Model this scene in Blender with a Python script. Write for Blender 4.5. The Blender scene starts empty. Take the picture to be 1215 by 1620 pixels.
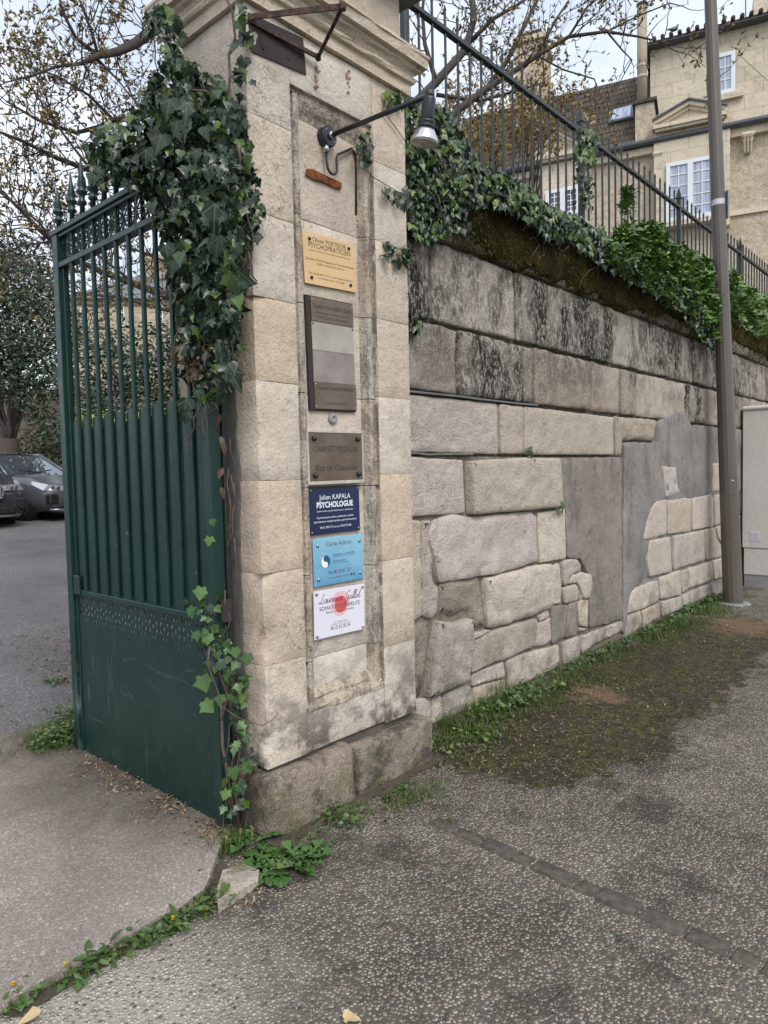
import bpy, bmesh, math, random
import numpy as np
from mathutils import Vector, Matrix, noise, geometry
random.seed(7)
S = bpy.context.scene
COL = S.collection

# ---------------- camera -------------------------------------------------
FPX, YAW, PIT, ROLL = 1109.62, 0.838444, -0.0525270, -0.0219805
CAM = Vector((0, 0, 1.55))
_f = Vector((math.sin(YAW)*math.cos(PIT), math.cos(YAW)*math.cos(PIT), math.sin(PIT)))
_r = Vector((math.cos(YAW), -math.sin(YAW), 0)); _u = _r.cross(_f)
RGT = _r*math.cos(ROLL) + _u*math.sin(ROLL); UPV = -_r*math.sin(ROLL) + _u*math.cos(ROLL)
cd = bpy.data.cameras.new('camera'); cam = bpy.data.objects.new('camera', cd); COL.objects.link(cam)
m = Matrix((RGT, UPV, -_f)).transposed().to_4x4(); m.translation = CAM; cam.matrix_world = m
cd.sensor_fit = 'HORIZONTAL'; cd.sensor_width = 36; cd.lens = FPX/1215*36
cd.clip_start = 0.05; cd.clip_end = 2000
S.camera = cam

# ---------------- sky and sun --------------------------------------------
w = bpy.data.worlds.new('World'); S.world = w; w.use_nodes = True
nt = w.node_tree; nt.nodes.clear()
SUN_EL, SUN_AZ = math.radians(48), math.radians(205)      # azimuth from +Y towards +X
def wn(t, **k):
    n = nt.nodes.new(t)
    for a, b in k.items(): setattr(n, a, b)
    return n
out = wn('ShaderNodeOutputWorld'); bg = wn('ShaderNodeBackground'); bg.inputs[1].default_value = 0.12
sky = wn('ShaderNodeTexSky', sky_type='NISHITA', sun_disc=False, sun_elevation=SUN_EL, sun_rotation=SUN_AZ, air_density=1.0, dust_density=2.0, ozone_density=1.0)
tc = wn('ShaderNodeTexCoord'); mp = wn('ShaderNodeMapping'); mp.inputs['Scale'].default_value = (1, 1, 2.6)
nz = wn('ShaderNodeTexNoise'); nz.inputs['Scale'].default_value = 2.2; nz.inputs['Detail'].default_value = 7; nz.inputs['Roughness'].default_value = .55
rp = wn('ShaderNodeValToRGB'); rp.color_ramp.elements[0].position = .36; rp.color_ramp.elements[1].position = .68
rp.color_ramp.elements[0].color = (4.6, 5.2, 6.1, 1); rp.color_ramp.elements[1].color = (8.2, 8.4, 8.7, 1)
mx = wn('ShaderNodeMixRGB'); mx.inputs[0].default_value = .86
L = nt.links.new
L(tc.outputs['Generated'], mp.inputs[0]); L(mp.outputs[0], nz.inputs['Vector']); L(nz.outputs['Fac'], rp.inputs[0])
L(sky.outputs[0], mx.inputs[1]); L(rp.outputs[0], mx.inputs[2]); L(mx.outputs[0], bg.inputs[0]); L(bg.outputs[0], out.inputs[0])
sd = bpy.data.lights.new('sun', 'SUN'); sd.energy = 1.5; sd.angle = math.radians(28); sd.color = (1, .955, .9)
so = bpy.data.objects.new('sun', sd); COL.objects.link(so)
sdir = Vector((math.sin(SUN_AZ)*math.cos(SUN_EL), math.cos(SUN_AZ)*math.cos(SUN_EL), math.sin(SUN_EL)))
so.rotation_euler = sdir.to_track_quat('Z', 'Y').to_euler(); so.location = (0, 0, 30)
S.view_settings.view_transform = 'Standard'; S.view_settings.look = 'None'
S.view_settings.exposure = 0.62; S.view_settings.gamma = 1; S.view_settings.use_curve_mapping = False
S.render.engine = 'CYCLES'

# ---------------- pixel -> place helpers (survey of the photograph) -------
def ray(px, py):
    return RGT*((px-607.5)/FPX) + UPV*((810-py)/FPX) + _f
def onY(px, py, Y): d = ray(px, py); return CAM + d*(Y/d.y)
def onX(px, py, X): d = ray(px, py); return CAM + d*(X/d.x)
def onZ(px, py, z=0.0): d = ray(px, py); return CAM + d*((z-CAM.z)/d.z)
def deep(px, py, t): return CAM + ray(px, py)*t
def onP(px, py, o, n):
    d = ray(px, py); return CAM + d*((o-CAM).dot(n)/d.dot(n))

# ---------------- objects -------------------------------------------------
def tag(o, label=None, cat=None, group=None, kind=None):
    if label and not kind: kind = 'thing'
    for k, v in (('label', label), ('category', cat), ('group', group), ('kind', kind)):
        if v: o[k] = v
    return o
def empty(name, loc=(0, 0, 0), rz=0, **k):
    o = bpy.data.objects.new(name, None); COL.objects.link(o); o.location = loc; o.rotation_euler = (0, 0, rz)
    o.empty_display_size = .1
    return tag(o, **k)
LOCAL = set()
def adopt(o, parent):
    if parent is not None:
        o.parent = parent
        mw = Matrix.Translation(parent.location) @ parent.rotation_euler.to_matrix().to_4x4()
        if parent.parent is None: o.matrix_parent_inverse = mw.inverted() if parent.name not in LOCAL else Matrix()
        else: o.matrix_parent_inverse = Matrix()
    return o
def link(name, me, parent=None, loc=None, **k):
    o = bpy.data.objects.new(name, me); COL.objects.link(o)
    if loc is not None: o.location = loc
    adopt(o, parent); return tag(o, **k)
class MB:
    def __init__(s): s.v = []; s.f = []; s.uv = None
    def add(s, vs, fs):
        b = len(s.v); s.v += [tuple(v) for v in vs]; s.f += [tuple(i+b for i in f) for f in fs]
        return s
    def box(s, a, b, M=None):
        (x0, y0, z0), (x1, y1, z1) = a, b
        vs = [Vector(p) for p in ((x0,y0,z0),(x1,y0,z0),(x1,y1,z0),(x0,y1,z0),(x0,y0,z1),(x1,y0,z1),(x1,y1,z1),(x0,y1,z1))]
        if M is not None: vs = [M @ v for v in vs]
        return s.add(vs, [(3,2,1,0),(4,5,6,7),(0,1,5,4),(1,2,6,5),(2,3,7,6),(3,0,4,7)])
    def rbox(s, a, b, r=.005):
        (x0, y0, z0), (x1, y1, z1) = a, b
        bm = bmesh.new(); bmesh.ops.create_cube(bm, size=1)
        for v in bm.verts: v.co = Vector(((x0+x1)/2+v.co.x*(x1-x0), (y0+y1)/2+v.co.y*(y1-y0), (z0+z1)/2+v.co.z*(z1-z0)))
        bmesh.ops.bevel(bm, geom=bm.edges[:], offset=r, segments=1, affect='EDGES')
        bm.verts.index_update()
        s.add([v.co.copy() for v in bm.verts], [[v.index for v in f.verts] for f in bm.faces]); bm.free(); return s
    def tube(s, pts, r, n=8, caps=True):
        pts = [Vector(p) for p in pts]; rs = r if hasattr(r, '__len__') else [r]*len(pts)
        vs = []; fs = []; up = Vector((.13, .21, 1)).normalized(); X = None
        for i, p in enumerate(pts):
            t = (pts[min(i+1, len(pts)-1)] - pts[max(i-1, 0)])
            t = t.normalized() if t.length > 1e-9 else Vector((0, 0, 1))
            if X is None:
                a = up if abs(t.dot(up)) < .9 else Vector((1, .1, 0)); X = t.cross(a).normalized()
            else:
                X = X - t*X.dot(t); X = X.normalized() if X.length > 1e-6 else t.orthogonal().normalized()
            Y = t.cross(X)
            for k in range(n):
                a = 2*math.pi*k/n; vs.append(p + (X*math.cos(a)+Y*math.sin(a))*rs[i])
        for i in range(len(pts)-1):
            for k in range(n):
                k2 = (k+1) % n; fs.append((i*n+k, i*n+k2, (i+1)*n+k2, (i+1)*n+k))
        if caps: fs.append(tuple(range(n))[::-1]); fs.append(tuple((len(pts)-1)*n+k for k in range(n)))
        return s.add(vs, fs)
    def lathe(s, prof, n=16, M=None):
        vs = []; fs = []
        for (r, z) in prof:
            for k in range(n):
                a = 2*math.pi*k/n; v = Vector((r*math.cos(a), r*math.sin(a), z)); vs.append(M @ v if M else v)
        for i in range(len(prof)-1):
            for k in range(n):
                k2 = (k+1) % n; fs.append((i*n+k, i*n+k2, (i+1)*n+k2, (i+1)*n+k))
        fs.append(tuple(range(n))[::-1]); fs.append(tuple((len(prof)-1)*n+k for k in range(n)))
        return s.add(vs, fs)
    def prism(s, poly, fn, d0, d1):
        n = len(poly); vs = [fn(a, b, d0) for a, b in poly] + [fn(a, b, d1) for a, b in poly]
        fs = [tuple(range(n)), tuple(range(2*n-1, n-1, -1))] + [(i, i+n, (i+1) % n + n, (i+1) % n) for i in range(n)]
        return s.add(vs, fs)
    def mesh(s, name, mat, smooth=False):
        me = bpy.data.meshes.new(name); me.from_pydata(s.v, [], s.f)
        if s.uv:
            uvl = me.uv_layers.new(name='UVMap'); li = np.empty(len(me.loops), dtype=np.int32); me.loops.foreach_get('vertex_index', li)
            uvl.data.foreach_set('uv', np.array(s.uv, dtype=np.float32)[li].ravel())
        if mat: me.materials.append(mat)
        if smooth: me.polygons.foreach_set('use_smooth', [True]*len(me.polygons))
        me.update(); return me
    def fix(s, me):
        bm = bmesh.new(); bm.from_mesh(me); bmesh.ops.recalc_face_normals(bm, faces=bm.faces[:]); bm.to_mesh(me); bm.free()
    def build(s, name, mat, parent=None, smooth=False, fix=False, **k):
        me = s.mesh(name, mat, smooth)
        if fix: s.fix(me)
        return link(name, me, parent, **k)

# ---------------- materials ------------------------------------------------
class NB:
    def __init__(s, name):
        s.m = bpy.data.materials.new(name); s.m.use_nodes = True; s.t = s.m.node_tree
        s.b = s.t.nodes['Principled BSDF']; s.pos = None
    def n(s, t, ins=None, **k):
        x = s.t.nodes.new(t)
        for a, b in k.items(): setattr(x, a, b)
        for a, b in (ins or {}).items(): s.set(x, a, b)
        return x
    def set(s, x, a, b):
        if isinstance(b, bpy.types.NodeSocket): s.t.links.new(b, x.inputs[a])
        else:
            if isinstance(b, tuple) and len(b) == 3 and x.inputs[a].type == 'RGBA': b = b+(1,)
            x.inputs[a].default_value = b
    def P(s, sc=(1, 1, 1)):
        g = s.n('ShaderNodeNewGeometry')
        if sc == (1, 1, 1): return g.outputs['Position']
        return s.n('ShaderNodeMapping', {'Vector': g.outputs['Position'], 'Scale': sc}).outputs[0]
    def O(s): return s.n('ShaderNodeTexCoord').outputs['Object']
    def noise(s, scale, det=4, rough=.55, vec=None, dist=0):
        return s.n('ShaderNodeTexNoise', {'Vector': vec or s.P(), 'Scale': scale, 'Detail': det, 'Roughness': rough, 'Distortion': dist}).outputs['Fac']
    def vor(s, scale, feat='F1', vec=None, o='Distance', rnd=1):
        x = s.n('ShaderNodeTexVoronoi', feature=feat); s.set(x, 'Vector', vec or s.P()); s.set(x, 'Scale', scale); s.set(x, 'Randomness', rnd)
        return x.outputs[o]
    def ramp(s, f, a, b, c0=0., c1=1.):
        return s.n('ShaderNodeMapRange', {'Value': f, 'From Min': a, 'From Max': b, 'To Min': c0, 'To Max': c1}).outputs[0]
    def mix(s, f, a, b, mode='MIX'):
        return s.n('ShaderNodeMixRGB', {0: f, 1: a, 2: b}, blend_type=mode).outputs[0]
    def math(s, op, a, b=0., c=0.): return s.n('ShaderNodeMath', {0: a, 1: b, 2: c}, operation=op).outputs[0]
    def xyz(s, v=None):
        x = s.n('ShaderNodeSeparateXYZ', {0: v or s.P()}); return x.outputs
    def rnd(s): return s.n('ShaderNodeObjectInfo').outputs['Random']
    def isl(s): return s.n('ShaderNodeNewGeometry').outputs['Random Per Island']
    def bump(s, h, dist=.01, st=1., nrm=None):
        i = {'Height': h, 'Distance': dist, 'Strength': st}
        if nrm is not None: i['Normal'] = nrm
        return s.n('ShaderNodeBump', i).outputs[0]
    def out(s, col, rough=.8, nrm=None, met=0, spec=.5):
        s.set(s.b, 'Base Color', col); s.set(s.b, 'Roughness', rough); s.set(s.b, 'Metallic', met); s.set(s.b, 'Specular IOR Level', spec)
        if nrm is not None: s.set(s.b, 'Normal', nrm)
        return s.m

def stone_mat(name, ca, cb, dark=(.06, .05, .045), stain=0., zlo=2.0, zhi=2.6, var=.25, rough_b=1., pits=.5, green=0., basestain=0., lichen=.4, grime=0., grain=1., blot=0., rndstain=0.):
    b = NB(name); p = b.P()
    big = b.noise(1.7, 5, .6); med = b.noise(9, 6, .65); fine = b.noise(70, 3, .6); grit = b.noise(260, 2, .6)
    c = b.mix(b.ramp(big, .35, .68), ca, cb)
    c = b.mix(b.ramp(med, .3, .75, 0, .55), c, tuple(x*.62 for x in ca))
    # pinkish and ochre stones picked by object
    r = b.rnd()
    c = b.mix(b.ramp(r, 0, 1, 0, .30), c, (.46, .36, .31)) if var else c
    hsv = b.n('ShaderNodeHueSaturation', {'Color': c, 'Value': b.ramp(b.math('FRACT', b.math('MULTIPLY', r, 7.31)), 0, 1, 1-var, 1+var*.6), 'Saturation': b.ramp(b.math('FRACT', b.math('MULTIPLY', r, 3.7)), 0, 1, .6, 1.15)})
    c = hsv.outputs[0]
    # lichen-grey mottling
    li = b.ramp(b.noise(22, 5, .7), .54, .64, 0, lichen)
    c = b.mix(li, c, (.24, .225, .20))
    c = b.mix(b.ramp(fine, .35, .7, .0, .42*grain), c, tuple(x*.6 for x in cb))
    c = b.mix(b.ramp(grit, .52, .64, 0, .5*grain), c, (.10, .085, .07))
    c = b.mix(b.ramp(grit, .47, .34, 0, .45*grain), c, (.70, .65, .58))
    if blot:
        c = b.mix(b.ramp(b.noise(3.4, 6, .7), .52, .64, 0, blot), c, (.37, .33, .285))
        c = b.mix(b.ramp(b.noise(2.6, 5, .65, vec=b.P((1.3, 1, 1))), .55, .68, 0, blot*.8), c, (.76, .70, .61))
    pit = b.ramp(b.vor(55), .05, .16, 1, 0)
    pm = b.math('MULTIPLY', pit, b.ramp(b.noise(7, 3), .44, .58, 0, pits))
    c = b.mix(pm, c, (.075, .06, .05))
    c = b.mix(b.ramp(b.noise(30, 5, .75), .56, .66, 0, .45), c, tuple(x*.42 for x in ca))
    # hairline cracks
    wv = b.n('ShaderNodeVectorMath', {0: p, 1: b.n('ShaderNodeTexNoise', {'Scale': 6., 'Detail': 4., 'Vector': p}).outputs['Color']}, operation='ADD').outputs[0]
    cr = b.ramp(b.vor(2.1, 'DISTANCE_TO_EDGE', vec=wv), .0, .006, 1, 0)
    crm = b.math('MULTIPLY', cr, b.ramp(b.noise(1.1, 2), .56, .60, 0, .7))
    c = b.mix(crm, c, (.09, .07, .055))
    X = b.xyz()
    if stain:
        zf0 = b.ramp(X[2], 2.4, 2.6, 0, 1)
        st = b.noise(1., 6, .68, vec=b.P((3.0, 3.0, 1.5)), dist=.6)
        st2 = b.noise(1., 4, .7, vec=b.P((17, 17, 2.6)))
        c = b.mix(b.math('MULTIPLY', zf0, .55), c, (.27, .24, .20))
        zf = b.ramp(X[2], zlo, zhi, 0, 1)
        f = b.math('MULTIPLY', b.ramp(b.math('ADD', b.math('MULTIPLY', st, .82), b.math('MULTIPLY', st2, .22)), .46, .56), zf)
        if rndstain: f = b.math('MULTIPLY', f, b.ramp(b.math('FRACT', b.math('MULTIPLY', r, 13.7)), 0, 1, 1-rndstain, 1))
        c = b.mix(b.math('MULTIPLY', f, stain), c, dark)
        c = b.mix(b.math('MULTIPLY', b.math('MULTIPLY', b.ramp(b.noise(1., 4, .8, vec=b.P((44, 44, 20))), .50, .58), zf), .55), c, (.52, .50, .45))
    if grime:
        f = b.ramp(b.noise(1., 6, .8, vec=b.P((16, 16, 7))), .47, .56)
        c = b.mix(b.math('MULTIPLY', f, grime), c, (.11, .095, .08))
    if basestain:
        zf = b.ramp(X[2], .85, .25, 0, 1)
        f = b.math('MULTIPLY', b.ramp(b.noise(3.7, 6, .72), .47, .58), zf)
        c = b.mix(b.math('MULTIPLY', f, basestain), c, (.055, .05, .042))
        f = b.math('MULTIPLY', b.ramp(b.noise(5.3, 5, .65, vec=b.P((1.1, 1.1, 1.3))), .50, .62), b.ramp(X[2], .35, .0, 0, 1))
        c = b.mix(b.math('MULTIPLY', f, .6), c, (.085, .095, .03))
    if green:
        f = b.math('MULTIPLY', b.ramp(b.noise(3.1, 6, .7), .46, .6), b.ramp(X[2], 2.75, 3.2, 0, 1))
        c = b.mix(b.math('MULTIPLY', f, green), c, (.075, .075, .018))
    h = b.math('ADD', b.math('MULTIPLY', med, 1.2), b.math('MULTIPLY', fine, .42))
    h = b.math('ADD', h, b.math('MULTIPLY', grit, .16))
    h = b.math('SUBTRACT', h, b.math('MULTIPLY', pm, .35)); h = b.math('SUBTRACT', h, b.math('MULTIPLY', crm, .4))
    return b.out(c, .92, b.bump(h, .022*rough_b, .9), spec=.2)

M = {}
M['pillar'] = stone_mat('pillar_limestone', (.73, .61, .48), (.64, .52, .395), var=.015, grain=.55, blot=.42, rough_b=.6, pits=1., basestain=.9, lichen=.3)
M['mould'] = stone_mat('grimy_moulding_limestone', (.62, .53, .42), (.54, .45, .355), var=.03, rough_b=.9, pits=1., lichen=.3, grime=.6)
M['wall'] = stone_mat('wall_limestone', (.58, .475, .355), (.47, .38, .285), stain=.96, zlo=2.02, zhi=2.75, lichen=.2, var=.24, rough_b=1.1, pits=.6, green=.5, basestain=.35)
M['walllow'] = stone_mat('wall_limestone_grey', (.72, .61, .485), (.60, .505, .40), var=.22, rough_b=1.2, pits=.4, basestain=.4, lichen=.28)
M['wallpale'] = stone_mat('pale_streaked_limestone', (.56, .50, .41), (.44, .385, .31), dark=(.07, .06, .05), stain=.85, zlo=1.9, zhi=2.5, lichen=.3, var=.1, rough_b=1.3, pits=.6)
M['walldark'] = stone_mat('black_stained_limestone', (.30, .25, .195), (.19, .16, .125), dark=(.028, .025, .022), stain=1., zlo=1.6, zhi=2.1, lichen=.5, var=.12, rough_b=1.6, pits=.8, green=.3)
M['wallbrown'] = stone_mat('brown_weathered_limestone', (.42, .34, .25), (.30, .24, .175), dark=(.04, .034, .028), stain=.9, zlo=2.0, zhi=2.6, lichen=.3, var=.15, rough_b=1.4, pits=.7)
M['pink'] = stone_mat('pinkish_limestone', (.70, .575, .50), (.64, .53, .46), var=.06, rough_b=1.2, pits=.2, lichen=.25)
M['plinth'] = stone_mat('plinth_sandstone', (.36, .285, .215), (.28, .225, .17), var=.12, rough_b=1.3, pits=.4, basestain=.85)
M['farstone'] = stone_mat('house_limestone', (.52, .43, .30), (.44, .36, .25), var=.12, rough_b=1.0, pits=.0)

def cement(nm, ca, cb_):
    b = NB(nm); X = b.xyz()
    n1 = b.noise(2.2, 6, .6); n2 = b.noise(1., 6, .68, vec=b.P((4.5, 4.5, 1.5))); g = b.noise(230, 2, .6)
    c = b.mix(b.ramp(n1, .35, .65), ca, cb_)
    c = b.mix(b.ramp(n2, .50, .66, 0, .55), c, (.085, .083, .085))
    c = b.mix(b.ramp(b.noise(4, 6, .7), .54, .68, 0, .5), c, (.32, .27, .19))
    c = b.mix(b.ramp(b.noise(9, 6, .75), .56, .64, 0, .5), c, (.10, .095, .09))
    wv = b.n('ShaderNodeVectorMath', {0: b.P(), 1: b.n('ShaderNodeTexNoise', {'Scale': 5., 'Detail': 4., 'Vector': b.P()}).outputs['Color']}, operation='ADD').outputs[0]
    c = b.mix(b.math('MULTIPLY', b.ramp(b.vor(1.5, 'DISTANCE_TO_EDGE', vec=wv), 0, .007, 1, 0), .8), c, (.06, .055, .05))
    c = b.mix(b.ramp(g, .5, .72, 0, .6), c, (.08, .078, .075))
    c = b.mix(b.ramp(g, .46, .3, 0, .3), c, (.36, .35, .33))
    return b.out(c, .9, b.bump(b.math('ADD', b.math('MULTIPLY', g, .25), b.noise(12, 5, .7)), .02, 1.), spec=.2)
M['cement'] = cement('warm_grey_cement_render', (.32, .275, .235), (.23, .20, .175)); M['cement2'] = cement('blue_grey_cement_render', (.33, .305, .28), (.215, .20, .19))
def simple(name, c, c2=None, sc=8, rough=.6, met=0, bd=.002, spec=.5, fine=True):
    b = NB(name); n = b.noise(sc, 5, .6); c2 = c2 or tuple(x*.7 for x in c)
    col = b.mix(b.ramp(n, .35, .7), c, c2)
    if fine: col = b.mix(b.ramp(b.noise(sc*14, 3), .45, .7, 0, .3), col, tuple(x*.55 for x in c))
    return b.out(col, rough, b.bump(n, bd, .6), met, spec)
M['mortar'] = simple('dark_mortar_joint', (.13, .115, .095), (.06, .055, .048), 14, .95, bd=.01, spec=.1)
M['mortarL'] = simple('pale_lime_mortar', (.46, .40, .33), (.30, .26, .21), 14, .95, bd=.01, spec=.1)
M['mortarM'] = simple('brown_lime_mortar', (.24, .20, .155), (.12, .10, .08), 14, .95, bd=.012, spec=.1)
M['mortarG'] = simple('grey_mortar_bed', (.17, .17, .165), (.10, .10, .10), 14, .95, bd=.008, spec=.1)
def gatepaint():
    b = NB('dark_green_gloss_paint'); n = b.noise(3, 4)
    c = b.mix(b.ramp(n, .35, .65), (.004, .027, .022), (.006, .035, .029))
    X = b.xyz()
    c = b.mix(b.math('MULTIPLY', b.ramp(b.noise(7, 6, .7), .52, .7, 0, .55), b.ramp(X[2], .5, .0, .15, 1)), c, (.05, .06, .045))
    sm = b.noise(1., 4, .7, vec=b.n('ShaderNodeMapping', {'Vector': b.P(), 'Rotation': (.7, 0, 0), 'Scale': (3, 26, 2.2)}).outputs[0])
    f = b.math('MULTIPLY', b.ramp(sm, .56, .66, 0, .8), b.math('MULTIPLY', b.ramp(b.noise(2.4, 2), .5, .62), b.ramp(X[2], .8, .6, 0, 1)))
    c = b.mix(f, c, (.13, .19, .175))
    c = b.mix(b.ramp(b.noise(60, 2), .70, .76, 0, .5), c, (.20, .22, .17))
    return b.out(c, b.ramp(b.noise(11, 4), .3, .7, .30, .5), b.bump(b.noise(30, 4), .002, .5), spec=.5)
M['gate'] = gatepaint()
M['iron'] = simple('black_green_fence_paint', (.018, .026, .028), (.028, .036, .036), 12, .45)
M['blackmetal'] = simple('black_painted_metal', (.012, .014, .017), (.028, .028, .028), 20, .42)
M['plastic'] = simple('black_lamp_casing', (.012, .017, .024), (.022, .028, .036), 20, .38, bd=.0005)
def rusty(name, a, bb, t0=.45, t1=.6):
    b = NB(name); n = b.noise(28, 6, .7)
    c = b.mix(b.ramp(n, t0, t1), a, bb); c = b.mix(b.ramp(b.noise(120, 3), .5, .7, 0, .5), c, (.04, .02, .012))
    return b.out(c, .8, b.bump(n, .004, 1), .1, .3)
M['rustiron'] = rusty('rusty_dark_iron', (.035, .027, .027), (.12, .065, .045))
M['rust'] = rusty('orange_rust', (.28, .09, .028), (.09, .032, .016))
M['platedark'] = rusty('dark_brown_plate_paint', (.045, .036, .038), (.062, .045, .042), .5, .75)
M['chrome'] = simple('lamp_reflector', (.75, .76, .78), (.5, .5, .52), 10, .22, .9, .0005)
M['lens'] = simple('dusty_lamp_glass', (.34, .33, .29), (.16, .15, .12), 40, .3, 0, .001)
M['steel'] = simple('steel_screw_cap', (.55, .55, .56), (.4, .4, .42), 30, .25, 1, .0005)
M['bronze'] = simple('aged_bronze', (.13, .092, .068), (.19, .145, .11), 9, .42, .35, .001)
M['gold'] = simple('brushed_gold_plaque', (.66, .46, .235), (.62, .42, .20), 4, .42, .05, .0003, fine=False)
M['navy'] = simple('navy_plaque', (.008, .017, .062), (.010, .021, .075), 3, .28, 0, .0002, fine=False)
def cyanm():
    b = NB('light_blue_plaque'); X = b.xyz(); n = b.noise(5, 4)
    c = b.mix(b.ramp(X[2], 1.04, 1.26), (.10, .29, .47), (.24, .49, .63))
    c = b.mix(b.ramp(n, .45, .62, 0, .5), c, (.28, .53, .66))
    return b.out(c, .25)
M['cyan'] = cyanm()
M['white'] = simple('white_plaque', (.74, .73, .80), (.70, .69, .77), 3, .25, 0, .0002, fine=False)
M['black_ink'] = simple('black_ink', (.015, .012, .012), rough=.5, bd=0, fine=False)
M['white_ink'] = simple('white_ink', (.8, .82, .86), (.78, .8, .84), rough=.5, bd=0, fine=False)
M['wine_ink'] = simple('wine_red_ink', (.13, .018, .05), (.12, .018, .045), rough=.5, bd=0, fine=False)
M['grey_ink'] = simple('grey_ink', (.10, .075, .085), (.09, .07, .08), rough=.5, bd=0, fine=False)
M['blue_ink'] = simple('teal_ink', (.004, .10, .19), (.004, .09, .17), rough=.4, bd=0, fine=False)
M['navy_ink'] = simple('dark_navy_ink', (.012, .03, .08), (.012, .03, .08), rough=.4, bd=0, fine=False)
M['red_ink'] = simple('coral_red_print', (.62, .10, .11), (.60, .09, .10), rough=.4, bd=0, fine=False)
M['pink_ink'] = simple('pale_pink_print', (.74, .46, .50), (.74, .50, .54), rough=.4, bd=0, fine=False)
M['engrave'] = simple('engraved_groove', (.035, .028, .024), (.03, .024, .02), rough=.6, bd=0, fine=False)
M['engraveL'] = simple('worn_engraving', (.20, .18, .165), (.11, .095, .085), 60, rough=.6, bd=0, fine=False)
M['paleblue_ink'] = simple('pale_blue_print', (.42, .64, .74), rough=.3, bd=0, fine=False)
M['woodgrey'] = simple('weathered_grey_wood', (.56, .51, .44), (.38, .34, .29), 20, .85, bd=.003)
M['slab_board'] = simple('pale_weathered_board', (.42, .39, .33), (.30, .27, .25), 9, .8)
M['slab_board2'] = simple('brownish_weathered_board', (.32, .27, .255), (.22, .185, .175), 11, .8)
M['pole'] = simple('brown_grey_post_paint', (.12, .102, .088), (.10, .086, .074), 3, .42, .15, .0005, fine=False)
M['cabinet'] = simple('pale_grey_cabinet_plastic', (.62, .59, .55), (.58, .55, .51), 2, .55, 0, .0005)
M['concrete'] = simple('grey_concrete_base', (.30, .30, .305), (.24, .24, .245), 12, .9, bd=.003)

# ---- leaves ----
def leaf_mat(name, a, b2, c3, veins=True, rough=.38, f3=.25):
    b = NB(name); r = b.math('FRACT', b.math('ADD', b.rnd(), b.isl()))
    c = b.mix(b.ramp(r, 0, 1-f3), a, b2); c = b.mix(b.ramp(r, 1-f3, 1), c, c3)
    c = b.mix(b.ramp(b.noise(35, 3), .45, .7, 0, .3), c, tuple(x*.5 for x in a))
    if veins:
        uv = b.n('ShaderNodeUVMap'); u = b.xyz(uv.outputs[0]); au = b.math('ABSOLUTE', u[0])
        v1 = b.ramp(au, .012, .03, 1, 0)
        v2 = b.ramp(b.math('ABSOLUTE', b.math('SUBTRACT', au, b.math('MULTIPLY', u[1], .85))), .012, .035, 1, 0)
        c = b.mix(b.math('MULTIPLY', b.math('MAXIMUM', v1, v2), .4), c, (.15, .21, .10))
    m = b.out(c, rough, b.bump(b.noise(60, 2), .002, .5), spec=.45)
    return m
M['ivy'] = leaf_mat('ivy_leaf_green', (.008, .022, .014), (.024, .048, .022), (.10, .17, .030), rough=.30, f3=.24)
M['ivydead'] = leaf_mat('withered_ivy_leaf', (.11, .06, .04), (.17, .11, .075), (.24, .18, .12), False, .8)
M['laurel'] = leaf_mat('bright_laurel_leaf', (.042, .100, .018), (.09, .175, .030), (.22, .32, .06), False, .36, .2)
M['darkleaf'] = leaf_mat('dark_evergreen_leaf', (.020, .038, .022), (.050, .075, .040), (.11, .14, .075), False, .32, .22)
M['hedge'] = leaf_mat('hedge_leaf', (.02, .035, .018), (.045, .065, .03), (.10, .12, .05), False, .5, .15)
M['lime'] = leaf_mat('lime_green_leaf', (.16, .26, .04), (.26, .36, .06), (.36, .42, .08), False, .5, .2)
M['bud'] = leaf_mat('young_bud_leaf', (.14, .10, .045), (.25, .18, .06), (.40, .31, .10), False, .6, .3)
M['bud2'] = leaf_mat('golden_young_leaf', (.26, .17, .05), (.38, .26, .08), (.45, .34, .12), False, .6, .3)
M['weed'] = leaf_mat('weed_leaf_green', (.035, .075, .018), (.065, .115, .026), (.13, .18, .045), False, .45, .2)
M['dand'] = leaf_mat('dandelion_leaf_green', (.040, .095, .022), (.065, .135, .030), (.11, .18, .05), True, .42, .2)
M['grass'] = leaf_mat('grass_blade_green', (.045, .085, .016), (.09, .15, .028), (.24, .25, .08), False, .5, .25)
M['mossm'] = leaf_mat('brown_green_moss', (.055, .045, .016), (.10, .088, .024), (.17, .17, .035), False, .95, .3)
M['litter'] = leaf_mat('dry_plant_litter', (.13, .08, .05), (.26, .19, .12), (.40, .33, .22), False, .85, .3)
M['yellow'] = simple('yellow_flower', (.75, .50, .01), (.70, .40, .01), 60, .6)
M['drygold'] = simple('pale_dead_leaf', (.55, .43, .24), (.42, .30, .15), 40, .7)
M['bark'] = simple('grey_brown_bark', (.085, .068, .058), (.045, .037, .033), 14, .9, bd=.01)
M['vine'] = simple('woody_vine_bark', (.14, .10, .075), (.07, .05, .04), 40, .85, bd=.003)
M['stem'] = simple('green_stem', (.10, .16, .05), (.14, .12, .05), 30, .6)
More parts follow.
